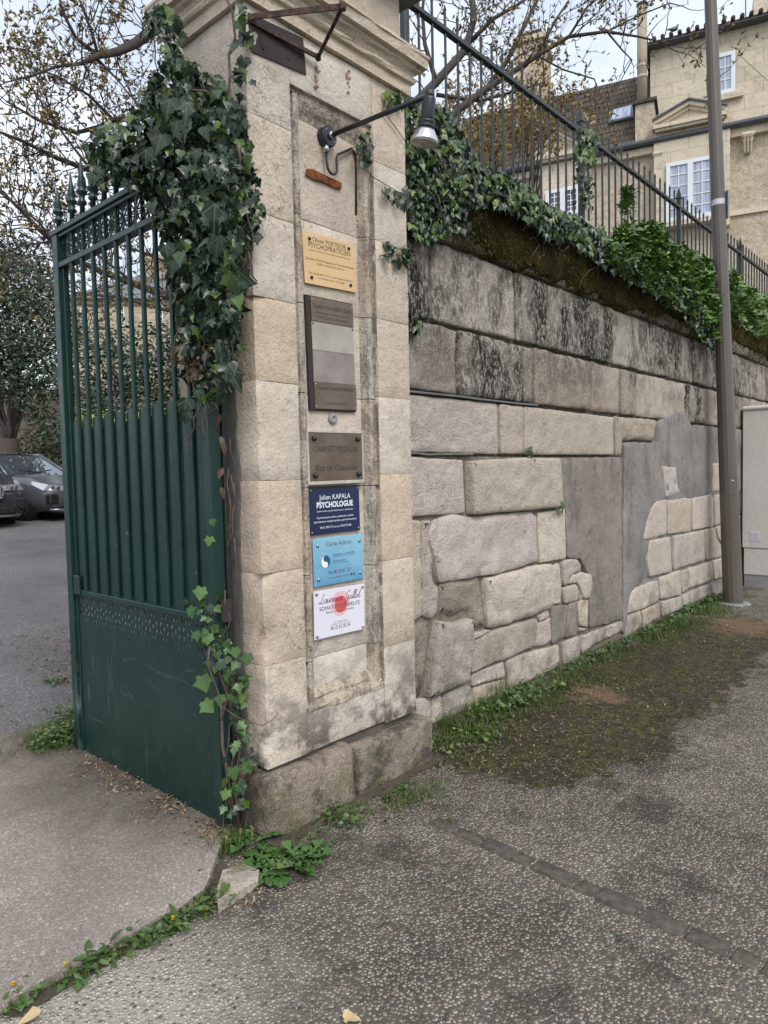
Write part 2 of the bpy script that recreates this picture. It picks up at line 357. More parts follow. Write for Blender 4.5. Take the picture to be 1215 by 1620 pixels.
# ======================= GROUND ============================================
def pebble_mat():
    b = NB('exposed_aggregate_concrete'); X = b.xyz()
    wn_ = b.n('ShaderNodeVectorMath', {0: b.P((1, 1, .3)), 1: b.n('ShaderNodeVectorMath', {0: b.n('ShaderNodeTexNoise', {'Scale': 40., 'Detail': 2., 'Vector': b.P()}).outputs['Color'], 3: .012}, operation='SCALE').outputs[0]}, operation='ADD').outputs[0]
    cellc = b.vor(74, vec=wn_, o='Color'); d = b.vor(74, vec=wn_); e = b.vor(74, 'DISTANCE_TO_EDGE', vec=wn_)
    cr = b.xyz(cellc)
    peb = b.mix(b.ramp(cr[0], 0, 1), (.12, .105, .088), (.50, .45, .375))
    peb = b.mix(b.ramp(cr[1], .72, 1, 0, .7), peb, (.38, .27, .17))
    peb = b.mix(b.ramp(cr[2], .82, .9, 0, .8), peb, (.05, .052, .055))
    keep = b.math('MULTIPLY', b.ramp(e, .03, .12), b.ramp(d, .62, .45))
    grime = b.ramp(b.noise(1.15, 7, .66), .38, .62)
    # the corner near the driveway is cleaner and paler
    clean = b.math('MULTIPLY', b.ramp(X[0], 1.55, .75), b.ramp(X[1], 1.2, 1.75))
    clean = b.ramp(b.math('ADD', clean, b.math('MULTIPLY', b.noise(4, 5), .35)), .25, .8)
    g2 = b.math('MULTIPLY', grime, b.ramp(clean, 0, 1, 1, .15))
    matrix = b.mix(clean, b.mix(grime, (.11, .098, .082), (.048, .042, .035)), (.27, .245, .21))
    peb = b.mix(b.math('MULTIPLY', g2, .28), peb, (.085, .080, .070))
    peb = b.mix(b.math('MULTIPLY', b.math('MULTIPLY', clean, b.ramp(cr[1], .2, .5)), .75), peb, (.56, .52, .45))
    c = b.mix(keep, matrix, peb)
    # black damp lichen blotches
    f = b.math('MULTIPLY', b.ramp(b.noise(2.7, 7, .72), .52, .62), b.ramp(clean, 0, .6, 1, 0))
    c = b.mix(b.math('MULTIPLY', f, .60), c, (.026, .024, .020))
    # mossy, silted band along the foot of the wall
    band = b.math('MULTIPLY', b.ramp(X[1], .95, 1.75), b.ramp(X[0], 2.5, 3.2))
    band = b.math('MULTIPLY', band, b.ramp(X[0], 8.6, 7.0))
    bn = b.math('ADD', b.math('MULTIPLY', band, .62), b.math('MULTIPLY', b.noise(2.2, 7, .7), .85))
    bm_ = b.ramp(b.math('ADD', bn, b.math('MULTIPLY', b.math('SUBTRACT', b.noise(13, 6, .8), .5), .55)), .74, .84)
    mossc = b.mix(b.ramp(b.noise(14, 6, .75), .4, .62), (.010, .008, .004), (.060, .066, .009))
    mossc = b.mix(b.ramp(b.noise(3.0, 3), .5, .62, 0, .7), mossc, (.026, .016, .008))
    mossc = b.mix(b.ramp(b.noise(90, 3, .8), .60, .68, 0, .8), mossc, (.24, .19, .13))
    mossc = b.mix(b.math('MULTIPLY', keep, b.ramp(cr[0], .72, .92, 0, .45)), mossc, peb)
    c = b.mix(b.math('MULTIPLY', bm_, .95), c, mossc)
    # reddish needle litter patch beside the lamp post, small one nearer
    for (px_, py_, r_) in ((7.35, 1.95, .42), (4.55, 2.12, .17)):
        dx = b.math('MULTIPLY', b.math('SUBTRACT', X[0], px_), .75); dy = b.math('SUBTRACT', X[1], py_)
        dd = b.math('SQRT', b.math('ADD', b.math('MULTIPLY', dx, dx), b.math('MULTIPLY', dy, dy)))
        dd = b.math('ADD', dd, b.math('MULTIPLY', b.math('SUBTRACT', b.noise(5, 6, .8), .5), 1.1))
        c = b.mix(b.ramp(dd, r_, r_*.35, 0, .72), c, b.mix(b.ramp(b.noise(60, 4, .8), .4, .6), (.14, .062, .038), (.30, .20, .13)))
    hh = b.math('MULTIPLY', b.ramp(d, .55, .1), b.ramp(e, 0, .12))
    return b.out(c, b.ramp(cr[1], 0, 1, .55, .95), b.bump(b.math('ADD', hh, b.math('MULTIPLY', b.noise(5, 5), .8)), .009, 1.), spec=.35)
M['pebble'] = pebble_mat()
def asph(name, ca, cb, sc, tint=None, dirt=0):
    b = NB(name); X = b.xyz(); v = b.vor(sc, o='Color'); r = b.xyz(v); e = b.vor(sc, 'DISTANCE_TO_EDGE')
    c = b.mix(r[0], ca, cb); c = b.mix(b.ramp(r[1], .9, .95, 0, .6), c, tuple(x*1.8 for x in cb))
    c = b.mix(b.ramp(b.noise(.9, 6, .6), .4, .7, 0, .5), c, tuple(x*.6 for x in ca))
    if dirt:
        # soil washed against the gate foot
        dd = b.math('ADD', b.math('MULTIPLY', b.math('SUBTRACT', X[0], 1.75), .9), b.math('MULTIPLY', b.noise(3, 6, .7), .9))
        f = b.math('MULTIPLY', b.ramp(dd, -.12, .42), b.ramp(X[1], 2.3, 2.9))
        c = b.mix(b.math('MULTIPLY', f, .85), c, b.mix(b.ramp(b.noise(25, 5, .8), .4, .65), (.045, .036, .028), (.12, .09, .065)))
        f2 = b.math('MULTIPLY', b.ramp(b.noise(1.6, 6, .7), .45, .7), .35); c = b.mix(f2, c, (.10, .10, .085))
    return b.out(c, .9, b.bump(b.math('ADD', b.ramp(e, 0, .2), b.noise(6, 5)), .004, .8), spec=.25)
M['asphalt'] = asph('driveway_asphalt', (.11, .108, .112), (.25, .245, .25), 120)
M['slab'] = asph('pinkish_driveway_screed', (.28, .238, .208), (.47, .41, .365), 150, dirt=1)
M['soil'] = simple('dark_garden_soil', (.05, .04, .028), (.09, .07, .05), 9, .95, bd=.03)
M['grassland'] = simple('mown_grass', (.05, .08, .02), (.08, .11, .03), 3, .95, bd=.03)

def sheet(name, poly, z, mat, thick=0., parent=None, **k):
    mb = MB()
    if thick: mb.prism(poly, lambda a, b2, d: Vector((a, b2, d)), z, z-thick)
    else: mb.add([(x, y, z) for x, y in poly], [tuple(range(len(poly)))])
    return mb.build(name, mat, parent, fix=bool(thick), **k)
sheet('ground', [(-900, -900), (900, -900), (900, 900), (-900, 900)], -.12, M['grassland'], kind='structure')
sheet('pavement', [(-14, -9), (40, -9), (40, 2.9), (-14, 2.9)], 0, M['pebble'], .1, kind='structure')

# pink entrance slab, its ragged front edge follows the weeds
edge = [onZ(*p, .035) for p in ((0, 1591), (38, 1568), (74, 1547), (120, 1524), (165, 1494), (205, 1478), (247, 1453), (290, 1431), (322, 1407), (333, 1383), (341, 1356))]
epts = [(-6, 2.32), (-2, 2.26), (0, 2.2)] + [(p.x, p.y) for p in edge] + [(1.72, 2.5), (1.86, 2.7), (2.1, 4.4), (2.25, 4.75), (1.7, 4.62), (1.0, 4.55), (0, 4.6), (-6, 4.7)]
sheet('driveway', epts, .035, M['slab'], .06, kind='structure')
def gz(x, y): return max(.0, .073*(y-4.3))
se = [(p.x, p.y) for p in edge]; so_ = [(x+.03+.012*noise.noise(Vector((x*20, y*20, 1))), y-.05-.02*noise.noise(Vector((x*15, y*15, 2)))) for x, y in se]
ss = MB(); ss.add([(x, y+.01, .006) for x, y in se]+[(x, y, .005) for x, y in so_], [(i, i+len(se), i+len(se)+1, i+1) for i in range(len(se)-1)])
ss.build('soil_shade_strip', M['soil'], kind='structure')  # seam soil; its dark colour also paints contact shade along the slab edge
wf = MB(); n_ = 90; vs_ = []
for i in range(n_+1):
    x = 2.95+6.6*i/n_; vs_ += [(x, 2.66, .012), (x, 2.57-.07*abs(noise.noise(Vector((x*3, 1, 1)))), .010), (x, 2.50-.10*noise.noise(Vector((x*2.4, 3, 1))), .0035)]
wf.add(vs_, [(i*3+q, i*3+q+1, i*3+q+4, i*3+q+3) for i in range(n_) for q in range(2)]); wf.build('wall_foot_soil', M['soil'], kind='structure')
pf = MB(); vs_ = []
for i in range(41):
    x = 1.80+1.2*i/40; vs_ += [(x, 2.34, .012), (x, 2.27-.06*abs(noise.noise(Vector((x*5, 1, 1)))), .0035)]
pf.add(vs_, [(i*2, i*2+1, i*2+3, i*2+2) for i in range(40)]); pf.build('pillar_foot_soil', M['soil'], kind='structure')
# asphalt rising into the grounds
mb = MB(); rows = []
ys = [4.0, 4.3, 4.6, 5, 6, 8, 12, 18, 26, 40]; xs = [-30, -12, -6, -2, 0, 1, 2, 3, 5, 8, 14, 22, 40]
for y in ys:
    for x in xs: mb.v.append((x, y, gz(x, y)+.02 if y > 4.3 else (.012 if y == 4.3 else -.02)))
for j in range(len(ys)-1):
    for i in range(len(xs)-1):
        a = j*len(xs)+i; mb.f.append((a, a+1, a+1+len(xs), a+len(xs)))
mb.build('asphalt_road', M['asphalt'], kind='structure', smooth=True)

# upper terrace behind the retaining wall (garden level)
TZ = 3.32
tp = [(3.0, 2.95), (60, 2.95), (60, 60), (46, 58), (5.0, 7.5), (3.1, 4.3)]
mb = MB(); mb.prism(tp, lambda a, b2, d: Vector((a, b2, d)), TZ, -.1)
mb.build('terrace', M['soil'], fix=True, kind='structure')

# ======================= STONE BUILDERS ====================================
def rstone(a, b, r=.012, res=.07, amp=.004, seed=0, chips=0.):
    """rounded, slightly irregular block"""
    a = Vector(a); b = Vector(b); sz = b-a; n = [max(2, int(round(sz[i]/res))) for i in range(3)]
    vid = {}; vs = []; fs = []
    lo = a+Vector((r, r, r)); hi = b-Vector((r, r, r))
    def vert(i, j, k):
        key = (i, j, k)
        if key in vid: return vid[key]
        q = []
        for ax, t in enumerate(key):
            u = t/n[ax]
            # put first ring close to the edge so the arris stays tight
            if t == 0: v = a[ax]
            elif t == n[ax]: v = b[ax]
            else:
                v = lo[ax] + (hi[ax]-lo[ax])*((t-1)/max(1, n[ax]-2))
            q.append(v)
        p = Vector(q); c = Vector([min(max(p[x], lo[x]), hi[x]) for x in range(3)]); d = p-c
        if d.length > r: p = c + d.normalized()*r
        s = p*9+Vector((seed*3.1, seed, 0)); nn = noise.noise_vector(s)*amp + noise.noise_vector(p*2.7+Vector((seed, 5, 1)))*amp*.8
        ed = sum(1 for x in range(3) if key[x] in (0, n[x]) or key[x] in (1, n[x]-1))
        if chips and key[0] in (0, 1) and key[1] in (0, 1):
            ch = noise.noise(p*11+Vector((seed*1.7, 0, 4)))
            if ch > .12: p = p + Vector((.7, .7, 0))*chips*(ch-.12)*4
        vs.append(p+nn); vid[key] = len(vs)-1; return vid[key]
    for ax in range(3):
        u, v = [x for x in range(3) if x != ax]
        for side in (0, n[ax]):
            for i in range(n[u]):
                for j in range(n[v]):
                    def K(ii, jj):
                        kk = [0, 0, 0]; kk[ax] = side; kk[u] = ii; kk[v] = jj; return vert(*kk)
                    q = [K(i, j), K(i+1, j), K(i+1, j+1), K(i, j+1)]
                    flip = (side == 0) ^ (ax == 1)
                    fs.append(tuple(q[::-1] if flip else q))
    return vs, fs
def block(name, a, b, mat, parent, seed=0, **k):
    opts = {x: k.pop(x) for x in ('r', 'res', 'amp', 'chips') if x in k}
    vs, fs = rstone(a, b, seed=seed, **opts); mb = MB(); mb.add(vs, fs)
    return mb.build(name, mat, parent, smooth=True, fix=True, **k)

def polystone(name, pts, Y, depth, mat, parent, bev=.012, jit=.004, bulge=.006, seed=0, seg=.04, grid=None, rough=None, **k):
    """pts in (X,Z) on a wall facing -Y; irregular rounded edge, slightly undulating face"""
    P2 = [Vector((p[0], p[1])) for p in pts]
    area = sum(P2[i].x*P2[(i+1) % len(P2)].y-P2[(i+1) % len(P2)].x*P2[i].y for i in range(len(P2)))
    if area < 0: P2.reverse()
    # cut the corners
    Q = []
    for i in range(len(P2)):
        p, a, b = P2[i], P2[i-1], P2[(i+1) % len(P2)]
        ra = min(.012, (a-p).length*.3); rb = min(.012, (b-p).length*.3)
        Q.append(p+(a-p).normalized()*ra); Q.append(p+(b-p).normalized()*rb)
    R = []
    for i in range(len(Q)):
        a, b = Q[i], Q[(i+1) % len(Q)]; l = (b-a).length; n = max(1, int(l/seg))
        for t in range(n): R.append(a+(b-a)*(t/n))
    R = [p+Vector(noise.noise_vector(Vector((p.x*11, p.y*11, seed)))[:2])*jit for p in R]
    n = len(R); c = sum(R, Vector((0, 0)))/n
    nr = []
    for i in range(n):
        t = (R[(i+1) % n]-R[i-1]); nr.append(Vector((-t.y, t.x)).normalized() if t.length > 0 else Vector((0, 0)))
    vs = []; 
    def Yn(p, o): return Y+o+noise.noise(Vector((p.x*4, p.y*4, seed*1.3)))*bulge+noise.noise(Vector((p.x*13, p.y*13, seed)))*bulge*.5
    for p in R: vs.append((p.x, Y+depth, p.y))
    for i, p in enumerate(R): vs.append((p.x, Yn(p, bev*.8), p.y))
    for i, p in enumerate(R):
        q = p+nr[i]*bev*.35; vs.append((q.x, Yn(q, bev*.2), q.y))
    for i, p in enumerate(R):
        q = p+nr[i]*bev; vs.append((q.x, Yn(q, 0), q.y))
    fs = []
    for k_ in range(3):
        for i in range(n):
            j = (i+1) % n; fs.append((k_*n+i, k_*n+j, (k_+1)*n+j, (k_+1)*n+i))
    inner = [Vector((vs[3*n+i][0], vs[3*n+i][2])) for i in range(n)]
    sp_i = grid or max(.03, math.sqrt(abs(area)*.5)/22)
    pts_ = [tuple(q) for q in inner]; x0 = min(q.x for q in inner); x1 = max(q.x for q in inner); z0 = min(q.y for q in inner); z1 = max(q.y for q in inner)
    gx = x0+sp_i*.7; row = 0
    rough_ = rough if rough is not None else (.004+.010*(noise.noise(Vector((seed*3.3, 1, 2)))+.5))
    while gx < x1:
        gz_ = z0+sp_i*(.5 if row % 2 else .9)
        while gz_ < z1:
            pts_.append((gx+.2*sp_i*noise.noise(Vector((gx*90, gz_*90, 1))), gz_+.2*sp_i*noise.noise(Vector((gx*90, gz_*90, 5))))); gz_ += sp_i
        gx += sp_i; row += 1
    ov, oe, of, ovo, _, _ = geometry.delaunay_2d_cdt([Vector(q) for q in pts_], [], [list(range(n))], 1, 1e-5)
    mp_ = {}
    for vi, q in enumerate(ov):
        src = [o_ for o_ in ovo[vi] if o_ < n]
        if src: mp_[vi] = 3*n+src[0]
        else:
            p3 = Vector((q.x*6, q.y*6, seed)); dd = min((q-Vector(r_)).length for r_ in inner)
            f_ = min(1, dd/.05); hgt = noise.fractal(p3, .9, 2.1, 4)*rough_*f_
            chip = max(0, noise.noise(Vector((q.x*7, q.y*7, seed+9)))-.18)*(.05 if dd < .06 else .02)*min(1, rough_/.008)
            mp_[vi] = len(vs); vs.append((q.x, Yn(q, -bulge*.4)+hgt+chip*f_, q.y))
    for f3 in of:
        if len(f3) >= 3: fs.append(tuple(mp_[q] for q in f3))
    mb = MB(); mb.add(vs, fs)
    return mb.build(name, mat, parent, smooth=True, fix=True, **k)

# ======================= GATE PILLAR =======================================
pil = empty('gate_pillar', (2.36, 2.8, 0), label='tall limestone gate pillar carrying the name plaques, with moulded cornice and sunken panel', cat='pillar')
PX0, PX1, PY, PB = 1.86, 2.872, 2.38, 2.89
RX0, RX1 = 2.095, 2.625      # recess opening
RZ0, RZ1 = .50, 3.262
jl = [.285, .737, 1.138, 1.537, 1.961, 2.314, 2.665, 3.06, 3.50]
jr = [.275, .668, 1.113, 1.554, 1.944, 2.332, 2.717, 3.10, 3.50]
# core behind
mb = MB(); mb.box((PX0+.03, PY+.10, .0), (PX1-.03, PB-.03, 3.95)); mb.build('pillar_core', M['mortarL'], pil)
for i in range(len(jl)-1):
    z0, z1 = jl[i]+.0004, jl[i+1]-.0004
    xr = RX0 if z0 < RZ1-.1 else RX0
    block('stone', (PX0, PY, z0), (xr, PB, z1), M['pillar'], pil, i, r=.0025, res=.045, amp=.0016, chips=.034 if i < 4 else .012)
    z0, z1 = jr[i]+.0004, jr[i+1]-.0004
    block('stone', (RX1, PY, z0), (PX1, PB, z1), M['pillar'], pil, i+40, r=.0025, res=.055, amp=.0014)
pj = [.285, RZ0, .70, 1.10, 1.50, 1.93, 2.33, 2.72, RZ1-.02]
PF = PY+.052                    # face of the sunken panel
block('stone', (RX0+.001, PY+.001, .287), (RX1-.001, PY+.40, RZ0-.03), M['pillar'], pil, 81, r=.006, res=.06, amp=.002)
for i in range(1, len(pj)-1):
    block('panel_stone', (RX0-.02, PF, pj[i]+.001), (RX1+.02, PF+.16, pj[i+1]-.001), M['pillar'], pil, 90+i, r=.003, res=.09, amp=.0015)
block('stone', (RX0+.001, PY+.001, RZ1), (RX1-.001, PY+.40, 3.498), M['pillar'], pil, 99, r=.006, res=.06, amp=.002)
# moulded frame inside the recess: profile swept on the right and left, bevel sill below, cove above
prof = [(0, .0), (.0, .022), (.022, .022), (.026, .012), (.040, .006), (.056, .012), (.062, .026), (.068, .038), (.076, .052), (.0, .09)]
def vmould(x, sgn, z0, z1, nm):
    mb = MB(); zs = [z0+(z1-z0)*t/40 for t in range(41)]; vs = []; n = len(prof)
    for z in zs:
        for q, (u, d) in enumerate(prof):
            w_ = noise.noise(Vector((q, z*7, x)))*.0035 + (noise.noise(Vector((q, z*25, x)))*.002)
            vs.append((x+sgn*(u+w_), PY+d+.001+w_, z))
    fs = [(i*n+k, i*n+(k+1) % n, (i+1)*n+(k+1) % n, (i+1)*n+k) for i in range(40) for k in range(n)]
    fs += [tuple(range(n)), tuple(40*n+k for k in range(n))]
    mb.add(vs, fs); return mb.build(nm, M['mould'], pil, fix=True)
for i in range(1, len(pj)-1):
    vmould(RX1, -1, pj[i]+.002, min(pj[i+1], RZ1)-.002, 'moulding')
    vmould(RX0, 1, pj[i]+.002, min(pj[i+1], RZ1)-.002, 'moulding')
def hmould(poly, x0, x1, nm, amp=.003, n=24):
    vs = []; k = len(poly)
    for i in range(n+1):
        x = x0+(x1-x0)*i/n
        for q, (y, z) in enumerate(poly):
            w_ = noise.noise(Vector((q*1.3, x*9, z*3)))*amp*1.4; vs.append((x, y+w_, z+w_))
    fs = [(i*k+q, i*k+(q+1) % k, (i+1)*k+(q+1) % k, (i+1)*k+q) for i in range(n) for q in range(k)] + [tuple(range(k)), tuple(n*k+q for q in range(k))]
    mb = MB(); mb.add(vs, fs); return mb.build(nm, M['mould'], pil, fix=True)
hmould([(PY-.002, RZ0-.03), (PY-.001, RZ0-.012), (PY+.008, RZ0), (PY+.020, RZ0+.012), (PY+.022, RZ0+.03), (PY+.035, RZ0+.045), (PF+.004, RZ0+.065), (PF+.05, RZ0+.065), (PF+.05, RZ0-.03)], RX0+.004, RX1-.004, 'sill_moulding', .006)
hmould([(PY+.001, RZ1+.001), (PY+.02, RZ1-.002), (PY+.022, RZ1-.03), (PY+.032, RZ1-.055), (PY+.044, RZ1-.075), (PF, RZ1-.10), (PF+.05, RZ1-.10), (PF+.05, RZ1+.001)], RX0+.003, RX1-.003, 'head_moulding')
# plinth stones, rough and worn
def pl(px, py, Y): q = onY(px, py, Y); return (q.x, q.z)
block('plinth_stone', (1.815, 2.315, -.05), (2.345, 2.93, .268), M['plinth'], pil, 5, r=.035, res=.035, amp=.014, chips=.02)
block('plinth_stone', (2.362, 2.318, -.05), (2.945, 2.91, .238), M['plinth'], pil, 9, r=.016, res=.045, amp=.006, chips=.01)
mb = MB(); mb.box((1.9, 2.40, -.05), (2.86, 2.87, .287)); mb.build('plinth_core', M['mortar'], pil)
# cornice: square rings swept round the shaft
def ring(prof_, z0, nm, x0=PX0, x1=PX1, y0=PY, y1=PB, mat='pillar', n=14, amp=.003):
    k = len(prof_); cor = [(x0, y0, -1, -1), (x1, y0, 1, -1), (x1, y1, 1, 1), (x0, y1, -1, 1)]
    vs = []; cnt = 0
    for c in range(4):
        ax, ay, sx, sy = cor[c]; bx, by, tx, ty = cor[(c+1) % 4]
        for t in range(n):
            f = t/n
            for q, (o, h) in enumerate(prof_):
                X_ = (ax+sx*o)*(1-f)+(bx+tx*o)*f; Y_ = (ay+sy*o)*(1-f)+(by+ty*o)*f
                w_ = noise.noise(Vector((X_*7+q, Y_*7, h*5)))*amp*1.5; vs.append((X_+w_*.5, Y_+w_, z0+h+w_))
            cnt += 1
    fs = []
    for i in range(cnt):
        j = (i+1) % cnt
        for q in range(k): fs.append((i*k+q, i*k+(q+1) % k, j*k+(q+1) % k, j*k+q))
    mb = MB(); mb.add(vs, fs); return mb.build(nm, M[mat], pil, fix=True)
ring([(-.2, .0), (.022, 0), (.024, .050), (.040, .056), (.045, .068), (.048, .078), (-.2, .078)], 3.502, 'cornice_stone')
ring([(-.2, .0), (.030, 0), (.034, .012), (.042, .026), (.060, .036), (.064, .042), (.064, .050), (.088, .052), (.092, .095), (.098, .100), (.098, .112), (.060, .122), (-.02, .155), (-.2, .16)], 3.582, 'cornice_stone')
block('attic_stone', (PX0+.012, PY+.012, 3.742), (PX1-.004, PB-.01, 4.03), M['pillar'], pil, 33, r=.01, res=.12, amp=.003)
ring([(-.3, 0), (.135, 0), (.135, .05), (.10, .07), (.10, .11), (-.3, .16)], 4.032, 'cap_slab', mat='mortarG')
mb = MB(); mb.box((PX0+.2, PY+.2, 4.03), (PX1-.2, PB-.2, 4.19)); mb.build('cap_core', M['mortarG'], pil)
# old cement smear down the side by the hinge
polyc = [onX(px, py, 1.86) for px, py in ()]
mb = MB(); vs = []
zz = [i*.055 for i in range(1, 53)]
for z in zz:
    e = 2.52+.03*noise.noise(Vector((0, z*2.3, 3)))+.02*noise.noise(Vector((0, z*9, 5)))
    vs += [(1.857, e, z), (1.852, e+.012, z), (1.850, 2.62, z), (1.86, 2.80, z)]
fs = [(i*4+q, i*4+q+1, i*4+q+5, i*4+q+4) for i in range(len(zz)-1) for q in range(3)]
mb.add(vs, fs); mb.build('cement_smear', M['mortarG'], pil, smooth=True)

# ======================= RETAINING WALL ====================================
WY = 2.65
wal = empty('retaining_wall', (8, 2.8, 0), label='long limestone retaining wall with patched grey cement and mossy top running to the lamp post', cat='wall')
mb = MB(); mb.box((2.8, WY+.035, -.1), (30, 3.0, 3.30)); mb.build('mortar_core', M['mortar'], wal)
def W(pts, sc=1., ox=0, oy=0): 
    r = []
    for x, y in pts: q = onY(ox+x/sc, oy+y/sc, WY); r.append((q.x, q.z))
    return r
sid = [0]
def ws(pts, mat='wall', sc=1., ox=0, oy=0, proud=0., nm='stone', **k):
    sid[0] += 1
    return polystone(nm, W(pts, sc, ox, oy), WY-proud, .09+proud, M[mat], wal, seed=sid[0]*1.37, **k)
def vx(px, z):   # X where a vertical joint drawn at column px crosses height z on the wall face
    lo, hi = 2.5, 30.
    for _ in range(40):
        mid = (lo+hi)/2; d = Vector((mid, WY, z))-CAM
        x = 607.5+FPX*d.dot(RGT)/d.dot(_f)
        if x < px: lo = mid
        else: hi = mid
    return (lo+hi)/2
def course(z0, z1, cols, mat='wall', proud=0., skip=(), g=.006, mats=None, **k):
    zm = (z0+z1)/2; xs = [vx(c, zm) if c > 30 else c for c in cols]
    for i in range(len(xs)-1):
        if i in skip: continue
        sid[0] += 1; j = random.uniform(-.005, .005)
        polystone('stone', [(xs[i]+g/2+.003, z0+g/2+j), (xs[i+1]-g/2-.003, z0+g/2-j), (xs[i+1]-g/2-.003, z1-g/2+j), (xs[i]+g/2+.003, z1-g/2-j)], WY-proud+random.uniform(-.012, .008), .10, M[mats[i] if mats and i < len(mats) else mat], wal, seed=sid[0]*2.1, **k)
far = [14.2, 15.3, 16.6, 17.9, 19.4, 21, 23, 25, 27, 29.5]
course(2.985, 3.31, [2.88, 752, 835, 932, 1025, 1122, 1190] + [12.3, 13.4] + far, bulge=.02, bev=.02)
course(2.475, 2.975, [2.88, 682, 815, 969, 1029, 1059, 1096, 1128, 1169, 1198] + [12.9] + far, bulge=.014, bev=.012, g=.024, jit=.010, rough=.014, mats=['walldark', 'wallpale', 'walldark', 'wallpale', 'wallbrown', 'walldark', 'wallbrown', 'walldark', 'wallbrown', 'wall', 'wallbrown', 'wallpale', 'walldark', 'wall'])
course(2.045, 2.468, [2.88, 725, 844, 935, 982, 1007, 1085, 1116, 1150, 1185] + [12.0, 13.0] + far, bulge=.014, bev=.014, g=.020, jit=.010, rough=.015, mats=['wallbrown', 'walldark', 'wallbrown', 'wall', 'wallbrown', 'wall', 'walldark', 'wall', 'wallbrown'])
course(1.675, 2.028, [2.88, 790, 829, 972], mat='walllow', bulge=.008, bev=.012, g=.012)
ws([(974, 659), (1008, 661), (1037, 664), (1040, 668), (1034, 697), (1008, 695), (986, 697), (980, 722), (974, 722)], 'wall', bulge=.02, bev=.02, jit=.01)
# second-course broken block just under the slate bed
mb = MB(); mb.add(*[list(x) for x in rstone((2.88, WY-.012, 2.030), (vx(850, 2.04), WY+.05, 2.044), r=.004, res=.2, amp=.006)]); mb.build('slate_bed', M['mortarG'], wal, smooth=True, fix=True)
mb = MB(); mb.add(*[list(x) for x in rstone((2.88, WY-.010, 1.664), (vx(748, 1.67), WY+.05, 1.680), r=.005, res=.1, amp=.008)]); mb.build('slate_bed', M['mortarG'], wal, smooth=True, fix=True)
# row with the proud block
ws([(646, 722), (733, 728), (736, 812), (647, 818)], 'pink', bulge=.010, )
ws([(740, 729), (826, 724), (881, 725), (884, 802), (820, 808), (742, 814)], 'walllow', proud=.05, bev=.022, bulge=.008)
ws([(688, 822), (718, 813), (742, 818), (838, 809), (847, 818), (849, 888), (800, 905), (694, 922), (684, 880), (676, 845)], 'pink', proud=.012, bev=.014, bulge=.02)
ws([(850, 811), (893, 805), (895, 884), (853, 891)], 'walllow', proud=.006)
K = dict(sc=3.797, ox=640, oy=840)
ws([(36, -60), (102, -62), (104, 200), (108, 510), (60, 545), (40, 540)], 'walllow', bev=.015, jit=.01, **K)
ws([(108, -60), (165, -70), (172, 110), (176, 310), (208, 330), (203, 495), (162, 532), (110, 515)], 'walllow', bev=.02, jit=.012, bulge=.02, **K)
ws([(216, 318), (300, 285), (452, 276), (470, 320), (484, 430), (478, 575), (412, 602), (398, 505), (285, 520), (215, 500)], 'plinth', proud=.0, bev=.03, jit=.01, bulge=.03, **K)
ws([(478, 285), (800, 203), (868, 196), (902, 240), (878, 455), (782, 500), (600, 560), (520, 584), (488, 575)], 'walllow', proud=.03, bev=.02, jit=.008, bulge=.02, **K)
ws([(192, 536), (300, 545), (385, 524), (392, 700), (366, 902), (240, 955), (128, 1004), (150, 750)], 'walllow', proud=.045, bev=.025, jit=.008, bulge=.012, **K)
ws([(60, 585), (90, 550), (152, 545), (148, 660), (98, 1000), (62, 1004)], 'plinth', bev=.02, jit=.01, **K)
ws([(390, 700), (402, 662), (500, 608), (784, 520), (790, 560), (774, 690), (600, 765), (388, 852)], 'walllow', proud=.02, bev=.012, jit=.01, **K)
ws([(400, 622), (420, 612), (500, 592), (508, 600), (430, 640), (402, 652)], 'walllow', proud=.02, bev=.006, **K)
ws([(800, 560), (880, 522), (885, 655), (850, 690), (782, 696)], 'pink', bev=.014, jit=.01, **K)
ws([(800, 510), (862, 470), (872, 512), (812, 548)], 'pink', bev=.012, jit=.01, **K)
ws([(888, 218), (930, 192), (938, 240), (945, 330), (938, 440), (886, 448), (884, 330)], 'pink', bev=.014, jit=.01, **K)
ws([(945, 190), (965, 172), (1030, 168), (1052, 200), (1050, 236), (1000, 255), (975, 300), (985, 320), (950, 330)], 'walllow', proud=.015, bev=.014, jit=.012, **K)
ws([(1000, 262), (1060, 246), (1110, 262), (1124, 320), (1108, 402), (1072, 404), (1046, 340), (1030, 312), (984, 322)], 'walllow', proud=.018, bev=.016, jit=.012, **K)
ws([(950, 338), (1026, 318), (1040, 345), (1038, 418), (960, 438), (952, 400)], 'walllow', proud=.012, bev=.012, jit=.008, **K)
ws([(1044, 352), (1066, 392), (1060, 408), (1042, 416)], 'walllow', proud=.01, bev=.008, **K)
ws([(888, 455), (980, 444), (968, 600), (958, 640), (886, 680)], 'cement', bev=.006, **K)
ws([(988, 436), (1036, 422), (1042, 598), (1030, 625), (964, 640)], 'cement', proud=.004, bev=.006, **K)
ws([(1046, 414), (1104, 410), (1102, 578), (1048, 570)], 'walllow', bev=.01, **K)
ws([(1040, 580), (1100, 585), (1090, 598), (1044, 604)], 'walllow', bev=.008, **K)
